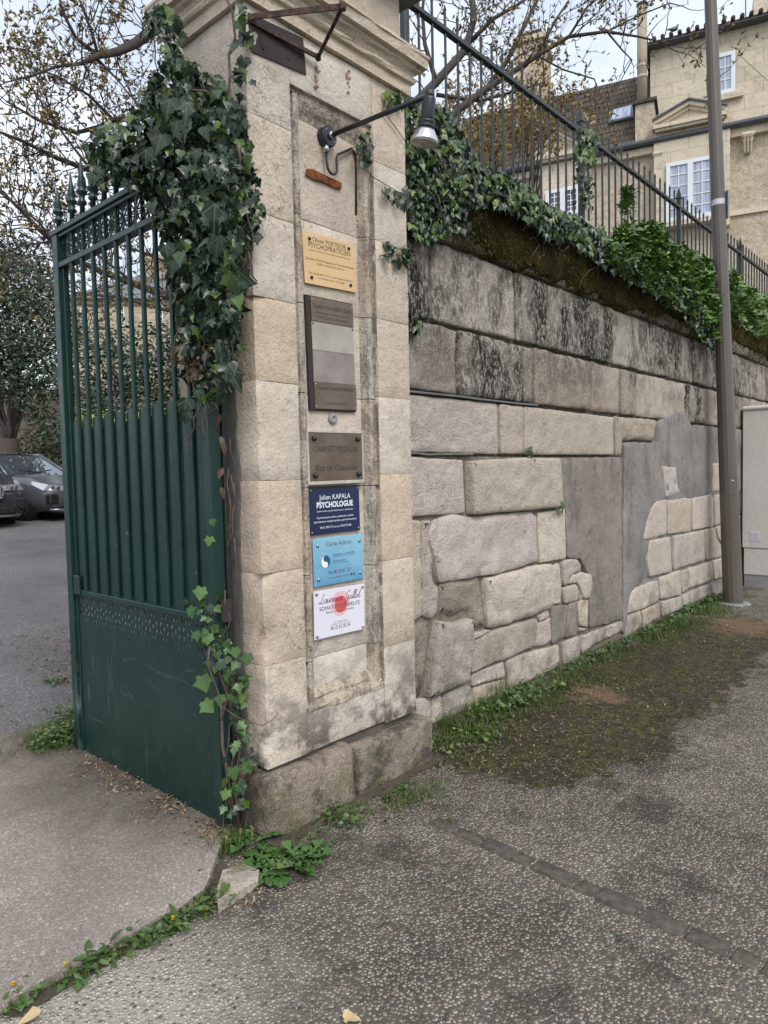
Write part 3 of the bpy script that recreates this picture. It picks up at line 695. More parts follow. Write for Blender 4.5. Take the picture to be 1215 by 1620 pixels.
# footing course
ws([(72, 1012), (158, 1000), (160, 1060), (152, 1200), (80, 1200)], 'pink', bev=.01, **K)
ws([(164, 1000), (222, 985), (236, 1060), (222, 1230), (166, 1220)], 'walllow', bev=.014, jit=.01, **K)
ws([(236, 982), (366, 925), (400, 935), (416, 1000), (410, 1060), (280, 1170), (236, 1180)], 'walllow', bev=.012, jit=.01, **K)
ws([(404, 868), (600, 780), (610, 880), (520, 905), (412, 936)], 'pink', bev=.014, jit=.012, **K)
ws([(422, 944), (610, 890), (620, 1000), (420, 1080)], 'walllow', bev=.012, **K)
ws([(616, 775), (700, 742), (928, 686), (932, 800), (820, 900), (624, 1010)], 'walllow', bev=.012, **K)
ws([(950, 672), (1052, 628), (1058, 690), (1050, 760), (960, 830)], 'walllow', bev=.012, **K)
ws([(1062, 632), (1215, 575), (1330, 530), (1340, 560), (1315, 600), (1130, 690), (1070, 740)], 'walllow', bev=.014, jit=.01, **K)
# grey cement patches, cast as slabs level with the stones
ws([(886, 725), (983, 723), (983, 978), (962, 986), (932, 992), (932, 950), (936, 918), (925, 902), (917, 884), (897, 882), (895, 806), (886, 800)], 'cement', nm='cement_patch', proud=.006, bev=.004, jit=.008, bulge=.012, seg=.02, rough=.006)
ws([(987, 700), (1036, 700), (1042, 668), (1068, 652), (1084, 653), (1092, 672), (1138, 676), (1190, 680), (1192, 760), (1150, 790), (1140, 782), (1080, 790), (1020, 880), (1020, 912), (1000, 935), (992, 975), (988, 1004), (984, 1000)], 'cement2', nm='cement_patch', proud=.006, bev=.005, jit=.014, bulge=.012, seg=.02, rough=.006)
K = dict(sc=3.24, ox=940, oy=500)
pr = dict(proud=.018, bev=.012, jit=.008, rough=.003)
ws([(345, 770), (412, 776), (418, 850), (430, 908), (362, 928), (352, 850)], 'pink', **pr, **K)
ws([(598, 757), (660, 752), (662, 898), (596, 900), (602, 820)], 'walllow', **pr, **K)
ws([(318, 948), (366, 942), (363, 1118), (300, 1138), (246, 1146), (262, 1060), (284, 985)], 'pink', **pr, **K)
ws([(372, 944), (470, 932), (489, 936), (488, 1104), (371, 1120)], 'walllow', **pr, **K)
ws([(497, 934), (590, 915), (603, 930), (604, 1078), (500, 1098)], 'pink', **pr, **K)
ws([(610, 918), (690, 905), (690, 1045), (612, 1076)], 'walllow', **pr, **K)
ws([(277, 1150), (383, 1132), (392, 1308), (275, 1338), (267, 1250)], 'walllow', **pr, **K)
ws([(402, 1126), (556, 1096), (562, 1250), (404, 1300)], 'walllow', **pr, **K)
ws([(566, 1092), (612, 1086), (622, 1140), (655, 1190), (648, 1234), (570, 1250)], 'walllow', **pr, **K)
ws([(620, 1082), (690, 1062), (690, 1185), (660, 1180), (630, 1135)], 'walllow', **pr, **K)
ws([(206, 1393), (318, 1354), (324, 1460), (240, 1500), (166, 1524), (180, 1440)], 'walllow', **pr, **K)
ws([(330, 1342), (434, 1302), (440, 1430), (334, 1452)], 'walllow', **pr, **K)
ws([(440, 1308), (474, 1296), (480, 1396), (445, 1420)], 'walllow', **pr, **K)
ws([(480, 1294), (598, 1256), (604, 1350), (482, 1398)], 'walllow', **pr, **K)
ws([(604, 1254), (660, 1236), (664, 1335), (610, 1350)], 'walllow', **pr, **K)
ws([(170, 1532), (230, 1508), (236, 1560), (200, 1640), (150, 1650)], 'walllow', **pr, **K)
ws([(240, 1510), (326, 1470), (332, 1540), (246, 1600)], 'walllow', **pr, **K)
ws([(338, 1464), (440, 1436), (446, 1500), (342, 1540)], 'walllow', **pr, **K)
ws([(446, 1430), (600, 1366), (606, 1420), (450, 1500)], 'walllow', **pr, **K)
# backing render round the small stones and the rest of the wall beyond the post
mb = MB(); mb.box((vx(990, .6), WY+.008, -.1), (vx(1170, 1.), WY+.05, 1.72)); mb.build('cement_backing', M['cement2'], wal)
mb = MB(); mb.box((2.85, WY+.022, -.1), (vx(990, .6)-.01, WY+.05, 1.66)); mb.build('mortar_backing', M['mortarM'], wal)
xq = vx(1165, 1.)
rr = random.Random(3)
for z0, z1 in ((1.675, 2.03), (1.30, 1.665), (.95, 1.29), (.6, .94), (.27, .59), (-.05, .26)):
    x = xq+rr.uniform(0, .3)
    while x < 29:
        l = rr.uniform(.55, 1.25); sid[0] += 1
        polystone('stone', [(x, z0), (x+l-.012, z0), (x+l-.012, z1-.008), (x, z1-.008)], WY+rr.uniform(-.008, .006), .10, M['wall' if z0 > 1.5 else 'walllow'], wal, seed=sid[0], seg=.12, grid=.14); x += l
# ======================= GREEN GATE ========================================
GX = 1.75
gate = empty('green_gate', (GX, 2.53, 0), label='dark green iron gate leaf standing open beside the pillar, spear tips on top', cat='gate')
G = M['gate']; GY0, GY1 = 2.53, 3.975
def gb(nm, y0, z0, y1, z1, x0=GX-.02, x1=GX+.02, parent=gate, r=.003, mat=None):
    mb = MB(); mb.rbox((x0, y0, z0), (x1, y1, z1), r); return mb.build(nm, mat or G, parent)
gb('stile', 3.895, .0, 3.955, 2.895, GX-.03, GX+.03)
gb('stile', 2.53, .02, 2.585, 2.895, GX-.03, GX+.03)
gb('stile_fin', 3.870, .93, 3.893, 2.72, GX-.012, GX+.012)
gb('top_rail', 2.53, 2.897, 3.975, 2.925, GX-.034, GX+.034)
gb('top_rail', 2.586, 2.878, 3.894, 2.896, GX-.022, GX+.022)
gb('frieze_rail', 2.586, 2.715, 3.894, 2.745, GX-.026, GX+.026)
gb('middle_rail', 2.586, .926, 3.894, .955, GX-.026, GX+.016)
barY = [3.76-.1195*i for i in range(10)]
for y in barY:
    mb = MB(); mb.tube([(GX-.012, y, .957), (GX-.012, y, 2.714)], .0125, 10); mb.build('bar', G, gate, smooth=False)
def arc(n, r): return [(r*math.cos(math.pi*t/n), r*math.sin(math.pi*t/n)) for t in range(n+1)]
allY = [3.87]+barY+[2.60]
for i in range(len(allY)-1):
    ya, yb = allY[i], allY[i+1]; yc = (ya+yb)/2; hw = (ya-yb)/2-.006
    top = 1.885+.016*i*.2
    # curved strip: bulges towards the camera between the bars
    prof = [(yc-hw*math.cos(math.pi*t/8), GX+.006-.014*math.sin(math.pi*t/8)) for t in range(9)]
    vs = []; fs = []
    for q, (y, x) in enumerate(prof):
        zt = top - hw*1.1*(1-math.sqrt(max(0, 1-((y-yc)/hw)**2)))
        for dx in (0, .004): vs += [(x+dx, y, .957), (x+dx, y, zt)]
    for q in range(8):
        a = q*4; b2 = a+4; fs += [(a, a+1, b2+1, b2), (a+2, b2+2, b2+3, a+3), (a+1, a+3, b2+3, b2+1), (a, b2, b2+2, a+2)]
    fs += [(0, 2, 3, 1), (32, 33, 35, 34)]
    mb = MB(); mb.add(vs, fs); mb.build('slat', G, gate, fix=True, smooth=False)
# spears on the top rail
def spear(y, h=.30, s=1., parent=gate, x=GX, z=2.925, nm='spear_tip'):
    mb = MB(); T = Matrix.Translation((x, y, z))
    mb.lathe([(.013*s, 0), (.013*s, h*.20), (.022*s, h*.22), (.024*s, h*.26), (.016*s, h*.30), (.015*s, h*.36), (.027*s, h*.40), (.030*s, h*.43), (.020*s, h*.47), (.019*s, h*.50), (.022*s, h*.53), (.012*s, h*.74), (.002*s, h)], 10, T)
    return mb.build(nm, G, parent, smooth=True)
for i, y in enumerate([3.925]+barY):
    h = .20 if i % 2 == 0 and i > 0 else .285
    spear(y, .235 if i == 0 else (.27 if i % 2 else .31))
# pierced frieze: a flower and four scrolls in each square
allF = [3.893]+[3.76-.1195*i for i in range(10)]+[2.587]
proto = None
for i in range(len(allF)-1):
    ya, yb = allF[i], allF[i+1]
    if i: gb('frieze_bar', ya-.004, 2.746, ya+.004, 2.877, GX-.012, GX+.012)
    yc, zc, hw, hh = (ya+yb)/2, 2.811, (ya-yb)/2-.004, .064
    def circ(cy, cz, ry, rz, a0=0, a1=360, n=10): return [(GX, cy+ry*math.cos(math.radians(a0+(a1-a0)*t/n)), cz+rz*math.sin(math.radians(a0+(a1-a0)*t/n))) for t in range(n+1)]
    mb = MB()
    for sy in (-1, 1):
        for sz in (-1, 1):
            mb.tube(circ(yc+sy*hw*.55, zc+sz*hh*.55, hw*.40, hh*.40, 0, 300, 8), .0042, 4)
            mb.tube([(GX, yc, zc), (GX, yc+sy*hw*.30, zc+sz*hh*.30), (GX, yc+sy*hw, zc+sz*hh)], .0042, 4)
    mb.tube(circ(yc, zc, hw*.22, hh*.22, n=8), .004, 4)
    mb.tube([(GX, yc, zc-hh), (GX, yc, zc+hh)], .0035, 4); mb.tube([(GX, yc-hw, zc), (GX, yc+hw, zc)], .0035, 4)
    mb.build('frieze_ornament', G, gate)
# lower sheet with pierced rosettes (real holes cut through a filled curve)
cu = bpy.data.curves.new('panel', 'CURVE'); cu.dimensions = '2D'; cu.fill_mode = 'BOTH'; cu.extrude = .002
def spl(pts):
    s_ = cu.splines.new('POLY'); s_.points.add(len(pts)-1)
    for p, q in zip(s_.points, pts): p.co = (q[0], q[1], 0, 1)
    s_.use_cyclic_u = True
PW0, PW1 = 2.588, 3.893
spl([(PW0, .012), (PW1, .012), (PW1, .925), (PW0, .925)])
def drop(cy, cz, ang, l=.030, wd=.0085):
    ca, sa = math.cos(ang), math.sin(ang); pts = []
    for u, v in ((-1, 0), (-.5, .8), (.1, 1), (.65, .6), (1, 0), (.65, -.6), (.1, -1), (-.5, -.8)): pts.append((cy+ca*u*l/2-sa*v*wd, cz+sa*u*l/2+ca*v*wd))
    spl(pts)
per = .1
nmo = int((PW1-PW0)/per)
for i in range(nmo):
    cy = PW0+.045+i*per
    for a in (45, 135, 225, 315):
        drop(cy+math.cos(math.radians(a))*.027, .845+math.sin(math.radians(a))*.027, math.radians(a))
        if i < nmo-1:
            pass
    for s_ in (-1, 1):
        drop(cy+per/2+.013*s_, .845+.052, math.radians(90+55*s_), .024, .006)
        drop(cy+per/2+.013*s_, .845-.052, math.radians(90-55*s_), .024, .006)
        drop(cy+s_*.015, .845+.070, math.radians(90+60*s_), .020, .005)
    drop(cy+per/2, .845, math.radians(90), .034, .009)
ob = bpy.data.objects.new('tmp', cu); COL.objects.link(ob); bpy.context.view_layer.update()
me = bpy.data.meshes.new_from_object(ob.evaluated_get(bpy.context.evaluated_depsgraph_get())); bpy.data.objects.remove(ob)
for v in me.vertices: v.co = (GX-.008+v.co.z, v.co.x, v.co.y)
me.materials.clear(); me.materials.append(G); link('sheet_panel', me, gate)
gb('edge_strip', 3.868, .012, 3.892, .925, GX-.016, GX-.0105)
gb('edge_strip', 2.588, .012, 2.602, .925, GX-.016, GX-.0105)
gb('bottom_strip', 2.604, .006, 3.866, .020, GX-.016, GX-.0105)
rv = MB()
rv.lathe([(.007, 0), (.0065, .002), (.003, .004)], 8, Matrix.Rotation(math.radians(-90), 4, 'Y'))
rme = rv.mesh('rivet', G, True)
def rivet(y, z):
    o = bpy.data.objects.new('rivet', rme); COL.objects.link(o); adopt(o, gate); o.location = (GX-.0105, y, z); o.matrix_parent_inverse = gate.matrix_world.inverted() if False else Matrix.Translation(-gate.location)
for i in range(8):
    rivet(2.66+i*.165, .755); rivet(2.66+i*.165, .905); rivet(2.66+i*.165, .04)
M['scuff'] = simple('pale_scuffed_paint', (.10, .16, .145), (.045, .085, .078), 60, .6, bd=0)
rs_ = random.Random(8)
for P_ in ([(190, 1048), (205, 1042), (222, 1046)], [(218, 1042), (240, 1058), (262, 1070), (290, 1085)], [(262, 1068), (290, 1078), (315, 1096)], [(186, 1080), (196, 1098), (212, 1112), (219, 1116)], [(230, 1072), (243, 1088), (262, 1102)], [(258, 1084), (262, 1098)], [(192, 1074), (206, 1100), (216, 1110)], [(290, 1062), (315, 1064)], [(140, 1135), (172, 1146)]):
    Q_ = []
    for (xa, ya), (xb, yb) in zip(P_, P_[1:]):
        for t in range(5): Q_.append(onX(xa+(xb-xa)*t/5+rs_.gauss(0, .5), ya+(yb-ya)*t/5+rs_.gauss(0, .5), GX-.0106))
    for off in (0, .006):
        mb = MB(); vs_ = []
        for i, p in enumerate(Q_): wd = .0015*rs_.uniform(.2, 1.2)*math.sin(math.pi*(i+.5)/len(Q_)); vs_ += [(p.x, p.y, p.z+off+wd), (p.x, p.y, p.z+off-wd)]
        mb.add(vs_, [(2*i, 2*i+1, 2*i+3, 2*i+2) for i in range(len(Q_)-1)]); mb.build('scratch', M['scuff'], gate)
# latch box on the stile and the hinge straps
gb('latch_plate', 3.80, .93, 3.868, 1.035, GX-.034, GX-.022)
for z in (.985, 2.35):
    mb = MB(); mb.tube([(GX+.012, 2.505, z-.045), (GX+.012, 2.505, z+.045)], .026, 12); mb.build('hinge', M['platedark'], gate, smooth=False)
    gb('hinge_strap', 2.52, z-.02, 2.60, z+.02, GX-.036, GX-.031, mat=M['platedark'])
mb = MB(); mb.rbox((GX+.031, 2.515, .0), (GX+.055, 2.55, 2.95), .004); mb.build('hanging_post', M['blackmetal'], gate)

# ======================= IRON FENCE ========================================
FY = 3.0
fence = empty('iron_fence', (8, FY, TZ), label='black iron railing with pointed bars along the top of the retaining wall', cat='fence')
posts = [3.64, 6.136, 8.65, 11.137, 13.65, 16.15, 18.65, 21.15]
mb = MB(); mb.rbox((2.9, FY-.022, 4.605), (21.3, FY+.022, 4.64), .004); mb.build('rail', M['iron'], fence)
mb = MB(); mb.rbox((2.9, FY-.022, 3.42), (21.3, FY+.022, 3.45), .004); mb.build('rail', M['iron'], fence)
bm_ = MB(); bm_.tube([(0, 0, 3.35), (0, 0, 4.75)], .0105, 6, caps=False); bm_.tube([(0, 0, 4.75), (0, 0, 4.762), (0, 0, 4.80)], [.0105, .0135, .001], 6)
bme = bm_.mesh('bar', M['iron'], False)
for i in range(len(posts)):
    x0 = posts[i]; x1 = posts[i+1] if i < len(posts)-1 else None
    mb = MB(); mb.rbox((x0-.024, FY-.024, 3.32), (x0+.024, FY+.024, 4.72), .004)
    mb.add([(x0-.032, FY-.032, 4.72), (x0+.032, FY-.032, 4.72), (x0+.032, FY+.032, 4.72), (x0-.032, FY+.032, 4.72), (x0, FY, 4.86)], [(0, 1, 2, 3), (0, 4, 1), (1, 4, 2), (2, 4, 3), (3, 4, 0)])
    mb.build('post', M['iron'], fence)
    if x1:
        for k in range(1, 17):
            x = x0+(x1-x0)*k/17
            o = bpy.data.objects.new('bar', bme); COL.objects.link(o); adopt(o, fence); o.location = (x, FY, 0)
for k in range(1, 6):
    o = bpy.data.objects.new('bar', bme); COL.objects.link(o); adopt(o, fence); o.location = (3.64-.147*k, FY, 0)

# ======================= PLAQUES ===========================================
def text_mesh(body, w_, h_, x, z, mat, parent, Y, M4, shear=0., align='C', bold=0., nm='lettering', ext=.0004, spacing=1.):
    cu = bpy.data.curves.new('t', 'FONT'); cu.body = body; cu.size = 1; cu.resolution_u = 3; cu.shear = shear; cu.offset = bold; cu.space_character = spacing
    o = bpy.data.objects.new('t', cu); me = bpy.data.meshes.new_from_object(o); bpy.data.objects.remove(o)
    co = np.empty(len(me.vertices)*3); me.vertices.foreach_get('co', co); co = co.reshape(-1, 3)
    mn, mx_ = co.min(0), co.max(0); sx = w_/(mx_[0]-mn[0]); sz = h_/.72
    cx = (mn[0]+mx_[0])/2 if align == 'C' else mn[0]
    for v, c in zip(me.vertices, co):
        v.co = M4 @ Vector((x+(c[0]-cx)*sx, -ext, z+c[1]*sz))
    me.name = nm; me.materials.clear(); me.materials.append(mat); me.update()
    return link(nm, me, parent)
def frame_from(tl, tr, br, bl, Y):
    a, b, c, d = [onY(p[0], p[1], Y) for p in (tl, tr, br, bl)]
    ctr = (a+b+c+d)/4; w_ = ((b-a).length+(c-d).length)/2; h_ = ((a-d).length+(b-c).length)/2
    ux = ((b-a)+(c-d)).normalized(); ang = math.atan2(ux.z, ux.x)
    return ctr, w_, h_, Matrix.Translation(ctr) @ Matrix.Rotation(-ang, 4, 'Y')
def plaque(nm, label, corners, mat, th=.005, Y=None, board=None, cat='plaque', off=0., group=None):
    Y = Y or PF-.014
    c, w_, h_, M4 = frame_from(*corners, Y)
    e = empty(nm, c, label=label, cat=cat, group=group)
    mb = MB(); mb.rbox((-w_/2, 0, -h_/2), (w_/2, th, h_/2), .0012); mb.v = [tuple(M4 @ Vector(v)) for v in mb.v]
    mb.build('plate', mat, e)
    return e, w_, h_, M4
def disc(e, M4, x, z, r, mat, nm='screw', h=.006, n=14):
    mb = MB(); mb.lathe([(r, 0), (r, h*.5), (r*.75, h), (.0002, h*1.15)], n, M4 @ Matrix.Translation((x, 0, z)) @ Matrix.Rotation(math.radians(90), 4, 'X'))
    return mb.build(nm, mat, e, smooth=True)
def standoffs(e, M4, w_, h_, dx, dz, r, mat, back=.012):
    for sx in (-1, 1):
        for sz in (-1, 1):
            disc(e, M4, sx*(w_/2-dx), sz*(h_/2-dz), r, mat)
            if back:
                mb = MB(); mb.tube([M4 @ Vector((sx*(w_/2-dx), .004, sz*(h_/2-dz))), M4 @ Vector((sx*(w_/2-dx), back+.012, sz*(h_/2-dz)))], r*.6, 6); mb.build('spacer', mat, e)
def q6(x, y): return (440+x/4.5, 660+y/4.5)
def q5(x, y): return (440+x/4.5, 340+y/4.5)
INK = M['black_ink']
e, w_, h_, T = plaque('name_plaque', 'gold plaque with black lettering, topmost of the plaques on the pillar', (q5(175, 113), q5(548, 205), q5(555, 557), q5(187, 478)), M['gold'])
text_mesh('Olivier PORTEJOIE', w_*.64, .0215, 0, h_*.335, INK, e, 0, T)
text_mesh('PSYCHOPRATICIEN', w_*.80, .0245, 0, h_*.215, INK, e, 0, T)
text_mesh('Association Moderne de Psychothérapie Humaniste Relationnelle', w_*.80, .0062, 0, h_*.15, INK, e, 0, T)
text_mesh('Soutien Psychologique et Psychothérapie', w_*.93, .0105, 0, -h_*.03, INK, e, 0, T)
text_mesh('(Enfants, Adolescents, Adultes)', w_*.52, .009, 0, -h_*.10, INK, e, 0, T)
text_mesh('Tél: 06-08 08 02 39 ou www.psy-soutiens.fr', w_*.86, .0085, 0, -h_*.30, INK, e, 0, T)
text_mesh('Sur Rendez-vous - 1er Étage', w_*.50, .0085, 0, -h_*.37, INK, e, 0, T)
standoffs(e, T, w_, h_, .042, .030, .0085, M['blackmetal'])

c, w_, h_, T = frame_from(q5(200, 565), q5(535, 632), q5(552, 1405), q5(225, 1388), PF-.016)
e = empty('plaque_board', c, label='tall dark-edged board with a blank pale middle, holding two bronze plates', cat='board')
mb = MB(); mb.rbox((-w_/2, 0, -h_/2), (w_/2, .018, h_/2), .003); mb.v = [tuple(T @ Vector(v)) for v in mb.v]; mb.build('backboard', M['platedark'], e)
def sub(nm, x0, z0, x1, z1, mat, y=-.004, th=.0035):
    mb = MB(); mb.rbox((x0, y, z0), (x1, y+th, z1), .001); mb.v = [tuple(T @ Vector(v)) for v in mb.v]; return mb.build(nm, mat, e)
t = h_/2; L0 = -w_/2+.028
sub('bronze_plate', L0, t-.22*h_, w_/2-.001, t-.006, M['bronze'])
sub('blank_panel', L0, t-.47*h_, w_/2-.004, t-.222*h_, M['slab_board'], -.0015, .001)
sub('blank_panel', L0, t-.748*h_, w_/2-.004, t-.472*h_, M['slab_board2'], -.0015, .001)
sub('bronze_plate', L0, -t+.008, w_/2, t-.75*h_, M['bronze'])
EG = M['engrave']; cxb = .013; T2 = T @ Matrix.Translation((0, -.0042, 0))
text_mesh('Docteur Thierry BERTHOUIN', w_*.80, .021, cxb, t-.105*h_, EG, e, 0, T2)
text_mesh('de la Faculté de Médecine de Paris', w_*.72, .010, cxb, t-.148*h_, EG, e, 0, T2)
text_mesh('MEDECINE GENERALE', w_*.62, .013, cxb, t-.192*h_, EG, e, 0, T2, spacing=1.2)
text_mesh('Docteur Fernand JEANNEAU', w_*.78, .019, cxb, -t+.185*h_, EG, e, 0, T2)
text_mesh('Diplômé de Médecine du Sport', w_*.66, .009, cxb, -t+.14*h_, M['engraveL'], e, 0, T2)
text_mesh('MEDECINE GENERALE', w_*.60, .010, cxb, -t+.10*h_, M['engraveL'], e, 0, T2)
text_mesh('ACUPUNCTURE', w_*.45, .012, cxb, -t+.055*h_, EG, e, 0, T2)
for z in (t-.02, t-.205*h_, t-.24*h_, t-.77*h_, -t+.018):
    for x in (L0+.008, w_/2-.009): disc(e, T2, x, z, .0042, M['rustiron' if abs(z-(t-.24*h_)) < .01 else 'steel'], h=.002)
# old knob under the board
o_ = onY(*q5(395, 1450), PF-.012)
mb = MB(); mb.lathe([(.026, 0), (.027, .01), (.022, .018), (.012, .020), (.010, .014), (.004, .014)], 14, Matrix.Translation(o_+Vector((0, .014, 0))) @ Matrix.Rotation(math.radians(90), 4, 'X'))
mb.build('bell_push', M['concrete'], smooth=True, label='small round grey bell push between the tall board and the framed bronze plaque', cat='bell push')

c, w_, h_, T = frame_from(q6(180, 76), q6(605, 100), q6(612, 462), q6(198, 492), PF-.034)
e = empty('framed_plaque', c, label='bronze plaque reading Cabinet Medical in a weathered wooden frame', cat='plaque')
mb = MB(); mb.rbox((-w_/2, .004, -h_/2), (w_/2, .036, h_/2), .004); mb.v = [tuple(T @ Vector(v)) for v in mb.v]; mb.build('wooden_back', M['woodgrey'], e)
fw = .030
for a, b2 in (((-w_/2, -h_/2), (w_/2, -h_/2+fw*.55)), ((-w_/2, h_/2-fw*.55), (w_/2, h_/2)), ((-w_/2, -h_/2+fw*.56), (-w_/2+fw*.9, h_/2-fw*.56)), ((w_/2-fw*.35, -h_/2+fw*.56), (w_/2, h_/2-fw*.56))):
    mb = MB(); mb.rbox((a[0], -.003, a[1]), (b2[0], .0035, b2[1]), .002); mb.v = [tuple(T @ Vector(v)) for v in mb.v]; mb.build('frame', M['woodgrey'], e)
mb = MB(); mb.rbox((-w_/2+fw*.92, -.001, -h_/2+fw*.6), (w_/2-fw*.37, .0035, h_/2-fw*.6), .001); mb.v = [tuple(T @ Vector(v)) for v in mb.v]; mb.build('bronze_plate', M['bronze'], e)
T2 = T @ Matrix.Translation((.008, -.0012, 0))
text_mesh('CABINET MEDICAL', w_*.76, .030, 0, h_*.09, EG, e, 0, T2); text_mesh('CABINET MEDICAL', w_*.76, .030, .0018, h_*.09-.002, M['engraveL'], e, 0, T @ Matrix.Translation((.008, -.0006, 0)))
text_mesh('Rez de Chaussée', w_*.70, .029, 0, -h_*.25, EG, e, 0, T2); text_mesh('Rez de Chaussée', w_*.70, .029, .0018, -h_*.25-.002, M['engraveL'], e, 0, T @ Matrix.Translation((.008, -.0006, 0)))
for sx in (-1, 1):
    for sz in (-1, 1): disc(e, T2, sx*w_*.37, sz*h_*.33, .0125, M['blackmetal'], h=.014)

WI = M['white_ink']
e, w_, h_, T = plaque('name_plaque', 'navy blue plaque with white lettering reading Psychologue', (q6(215, 503), q6(575, 487), q6(585, 802), q6(230, 848)), M['navy'])
text_mesh('Julien KAPALA', w_*.62, .025, 0, h_*.235, WI, e, 0, T)
text_mesh('PSYCHOLOGUE', w_*.72, .027, 0, h_*.07, WI, e, 0, T, bold=.03)
text_mesh('Diplôme d’Etat en psychologie clinique et pathologique', w_*.72, .0072, 0, -h_*.02, WI, e, 0, T)
text_mesh('Psychothérapies enfants, adolescents, adultes', w_*.73, .0092, 0, -h_*.16, WI, e, 0, T)
text_mesh('Spécialisations: thérapie familiale, psychotraumatisme', w_*.84, .0092, 0, -h_*.245, WI, e, 0, T)
text_mesh('06.51.39.01.73 ou sur DOCTOLIB', w_*.62, .0105, 0, -h_*.375, WI, e, 0, T)
for sx in (-1, 1):
    for sz in (-1, 1): disc(e, T, sx*(w_/2-.013), sz*(h_/2-.013), .005, M['steel'], h=.003)

e, w_, h_, T = plaque('name_plaque', 'light blue plaque with a yin-yang emblem and dark red name', (q6(246, 872), q6(603, 826), q6(611, 1148), q6(258, 1212)), M['cyan'])
VI = M['wine_ink']; NI = M['navy_ink']
text_mesh('Cécile Aubrun', w_*.50, .0215, 0, h_*.315, VI, e, 0, T)
text_mesh('Spécialiste en SHIATSU', w_*.44, .0095, w_*.10, h_*.10, NI, e, 0, T)
text_mesh('Certifiée en médecine traditionnelle', w_*.43, .005, w_*.10, h_*.065, NI, e, 0, T)
text_mesh('Dolochrones', w_*.25, .010, 0, -h_*.035, NI, e, 0, T)
text_mesh('Soutien et accompagnement', w_*.30, .005, w_*.025, -h_*.07, NI, e, 0, T)
text_mesh('06 48 29 01 27', w_*.44, .0175, -w_*.0, -h_*.28, VI, e, 0, T)
text_mesh('www.dolochrones.com', w_*.42, .0085, -w_*.01, -h_*.375, VI, e, 0, T)
def flat(nm, pts, mat, T, d=.0006):
    mb = MB(); mb.add([T @ Vector((x, -d, z)) for x, z in pts], [tuple(range(len(pts)))]); return mb.build(nm, mat, e)
def cpts(cx, cz, r, a0=0, a1=360, n=24): return [(cx+r*math.cos(math.radians(a0+(a1-a0)*t/n)), cz+r*math.sin(math.radians(a0+(a1-a0)*t/n))) for t in range(n+(0 if a1-a0 == 360 else 1))]
cx, cz, R_ = -w_*.27, h_*.0, .029
flat('emblem', cpts(cx, cz, R_*1.05), M['navy_ink'], T, .0004)
flat('emblem', cpts(cx, cz, R_), WI, T, .0007)
yy = cpts(cx, cz, R_, -100, 80, 20)+cpts(cx, cz+R_*.5, R_*.5, 90, 270, 12)[1:] + cpts(cx, cz-R_*.5, R_*.5, 90, -90, 12)[1:-1]
flat('emblem', yy, M['blue_ink'], T, .0010)
flat('emblem', cpts(cx-.004, cz+R_*.42, .0035, n=10), M['blue_ink'], T, .0013); flat('emblem', cpts(cx+.004, cz-R_*.42, .0035, n=10), WI, T, .0013)
for x0, z0, x1, z1 in ((.02, .02, .15, .07), (.05, .06, .14, -.03), (.02, -.04, .12, .09), (.04, .10, .16, -.06), (-.15, .09, -.05, .06), (.10, -.06, .04, .045)):
    dx, dz = x1-x0, z1-z0; l = math.hypot(dx, dz); nx, nz_ = -dz/l*.0005, dx/l*.0005
    flat('print_line', [(x0-nx, z0-nz_), (x1-nx, z1-nz_), (x1+nx, z1+nz_), (x0+nx, z0+nz_)], M['paleblue_ink'], T, .0003)
for x, z in ((.10, .085), (.06, .055), (-.13, -.04), (-.12, .02), (.07, -.10), (.12, .03), (.01, .04)):
    flat('print_spot', cpts(x, z, .003, n=8), M['paleblue_ink'], T, .0003)
flat('print_icon', cpts(w_*.235, -h_*.355, .007, n=10), VI, T); flat('print_icon', cpts(w_*.29, -h_*.355, .006, n=10), M['navy_ink'], T)
standoffs(e, T, w_, h_, .028, .033, .0088, M['steel'])

e, w_, h_, T = plaque('name_plaque', 'white plaque with a red disc print and script name, lowest on the pillar', (q6(246, 1248), q6(608, 1183), q6(622, 1508), q6(266, 1584)), M['white'], Y=PF-.022)
flat('print_disc', cpts(-.0, h_*.16, .060), M['pink_ink'], T, .0003)
flat('print_disc', cpts(.014, h_*.20, .050), M['pink_ink'], T, .00045)
flat('print_disc', cpts(.004, h_*.145, .041), M['red_ink'], T, .0006)
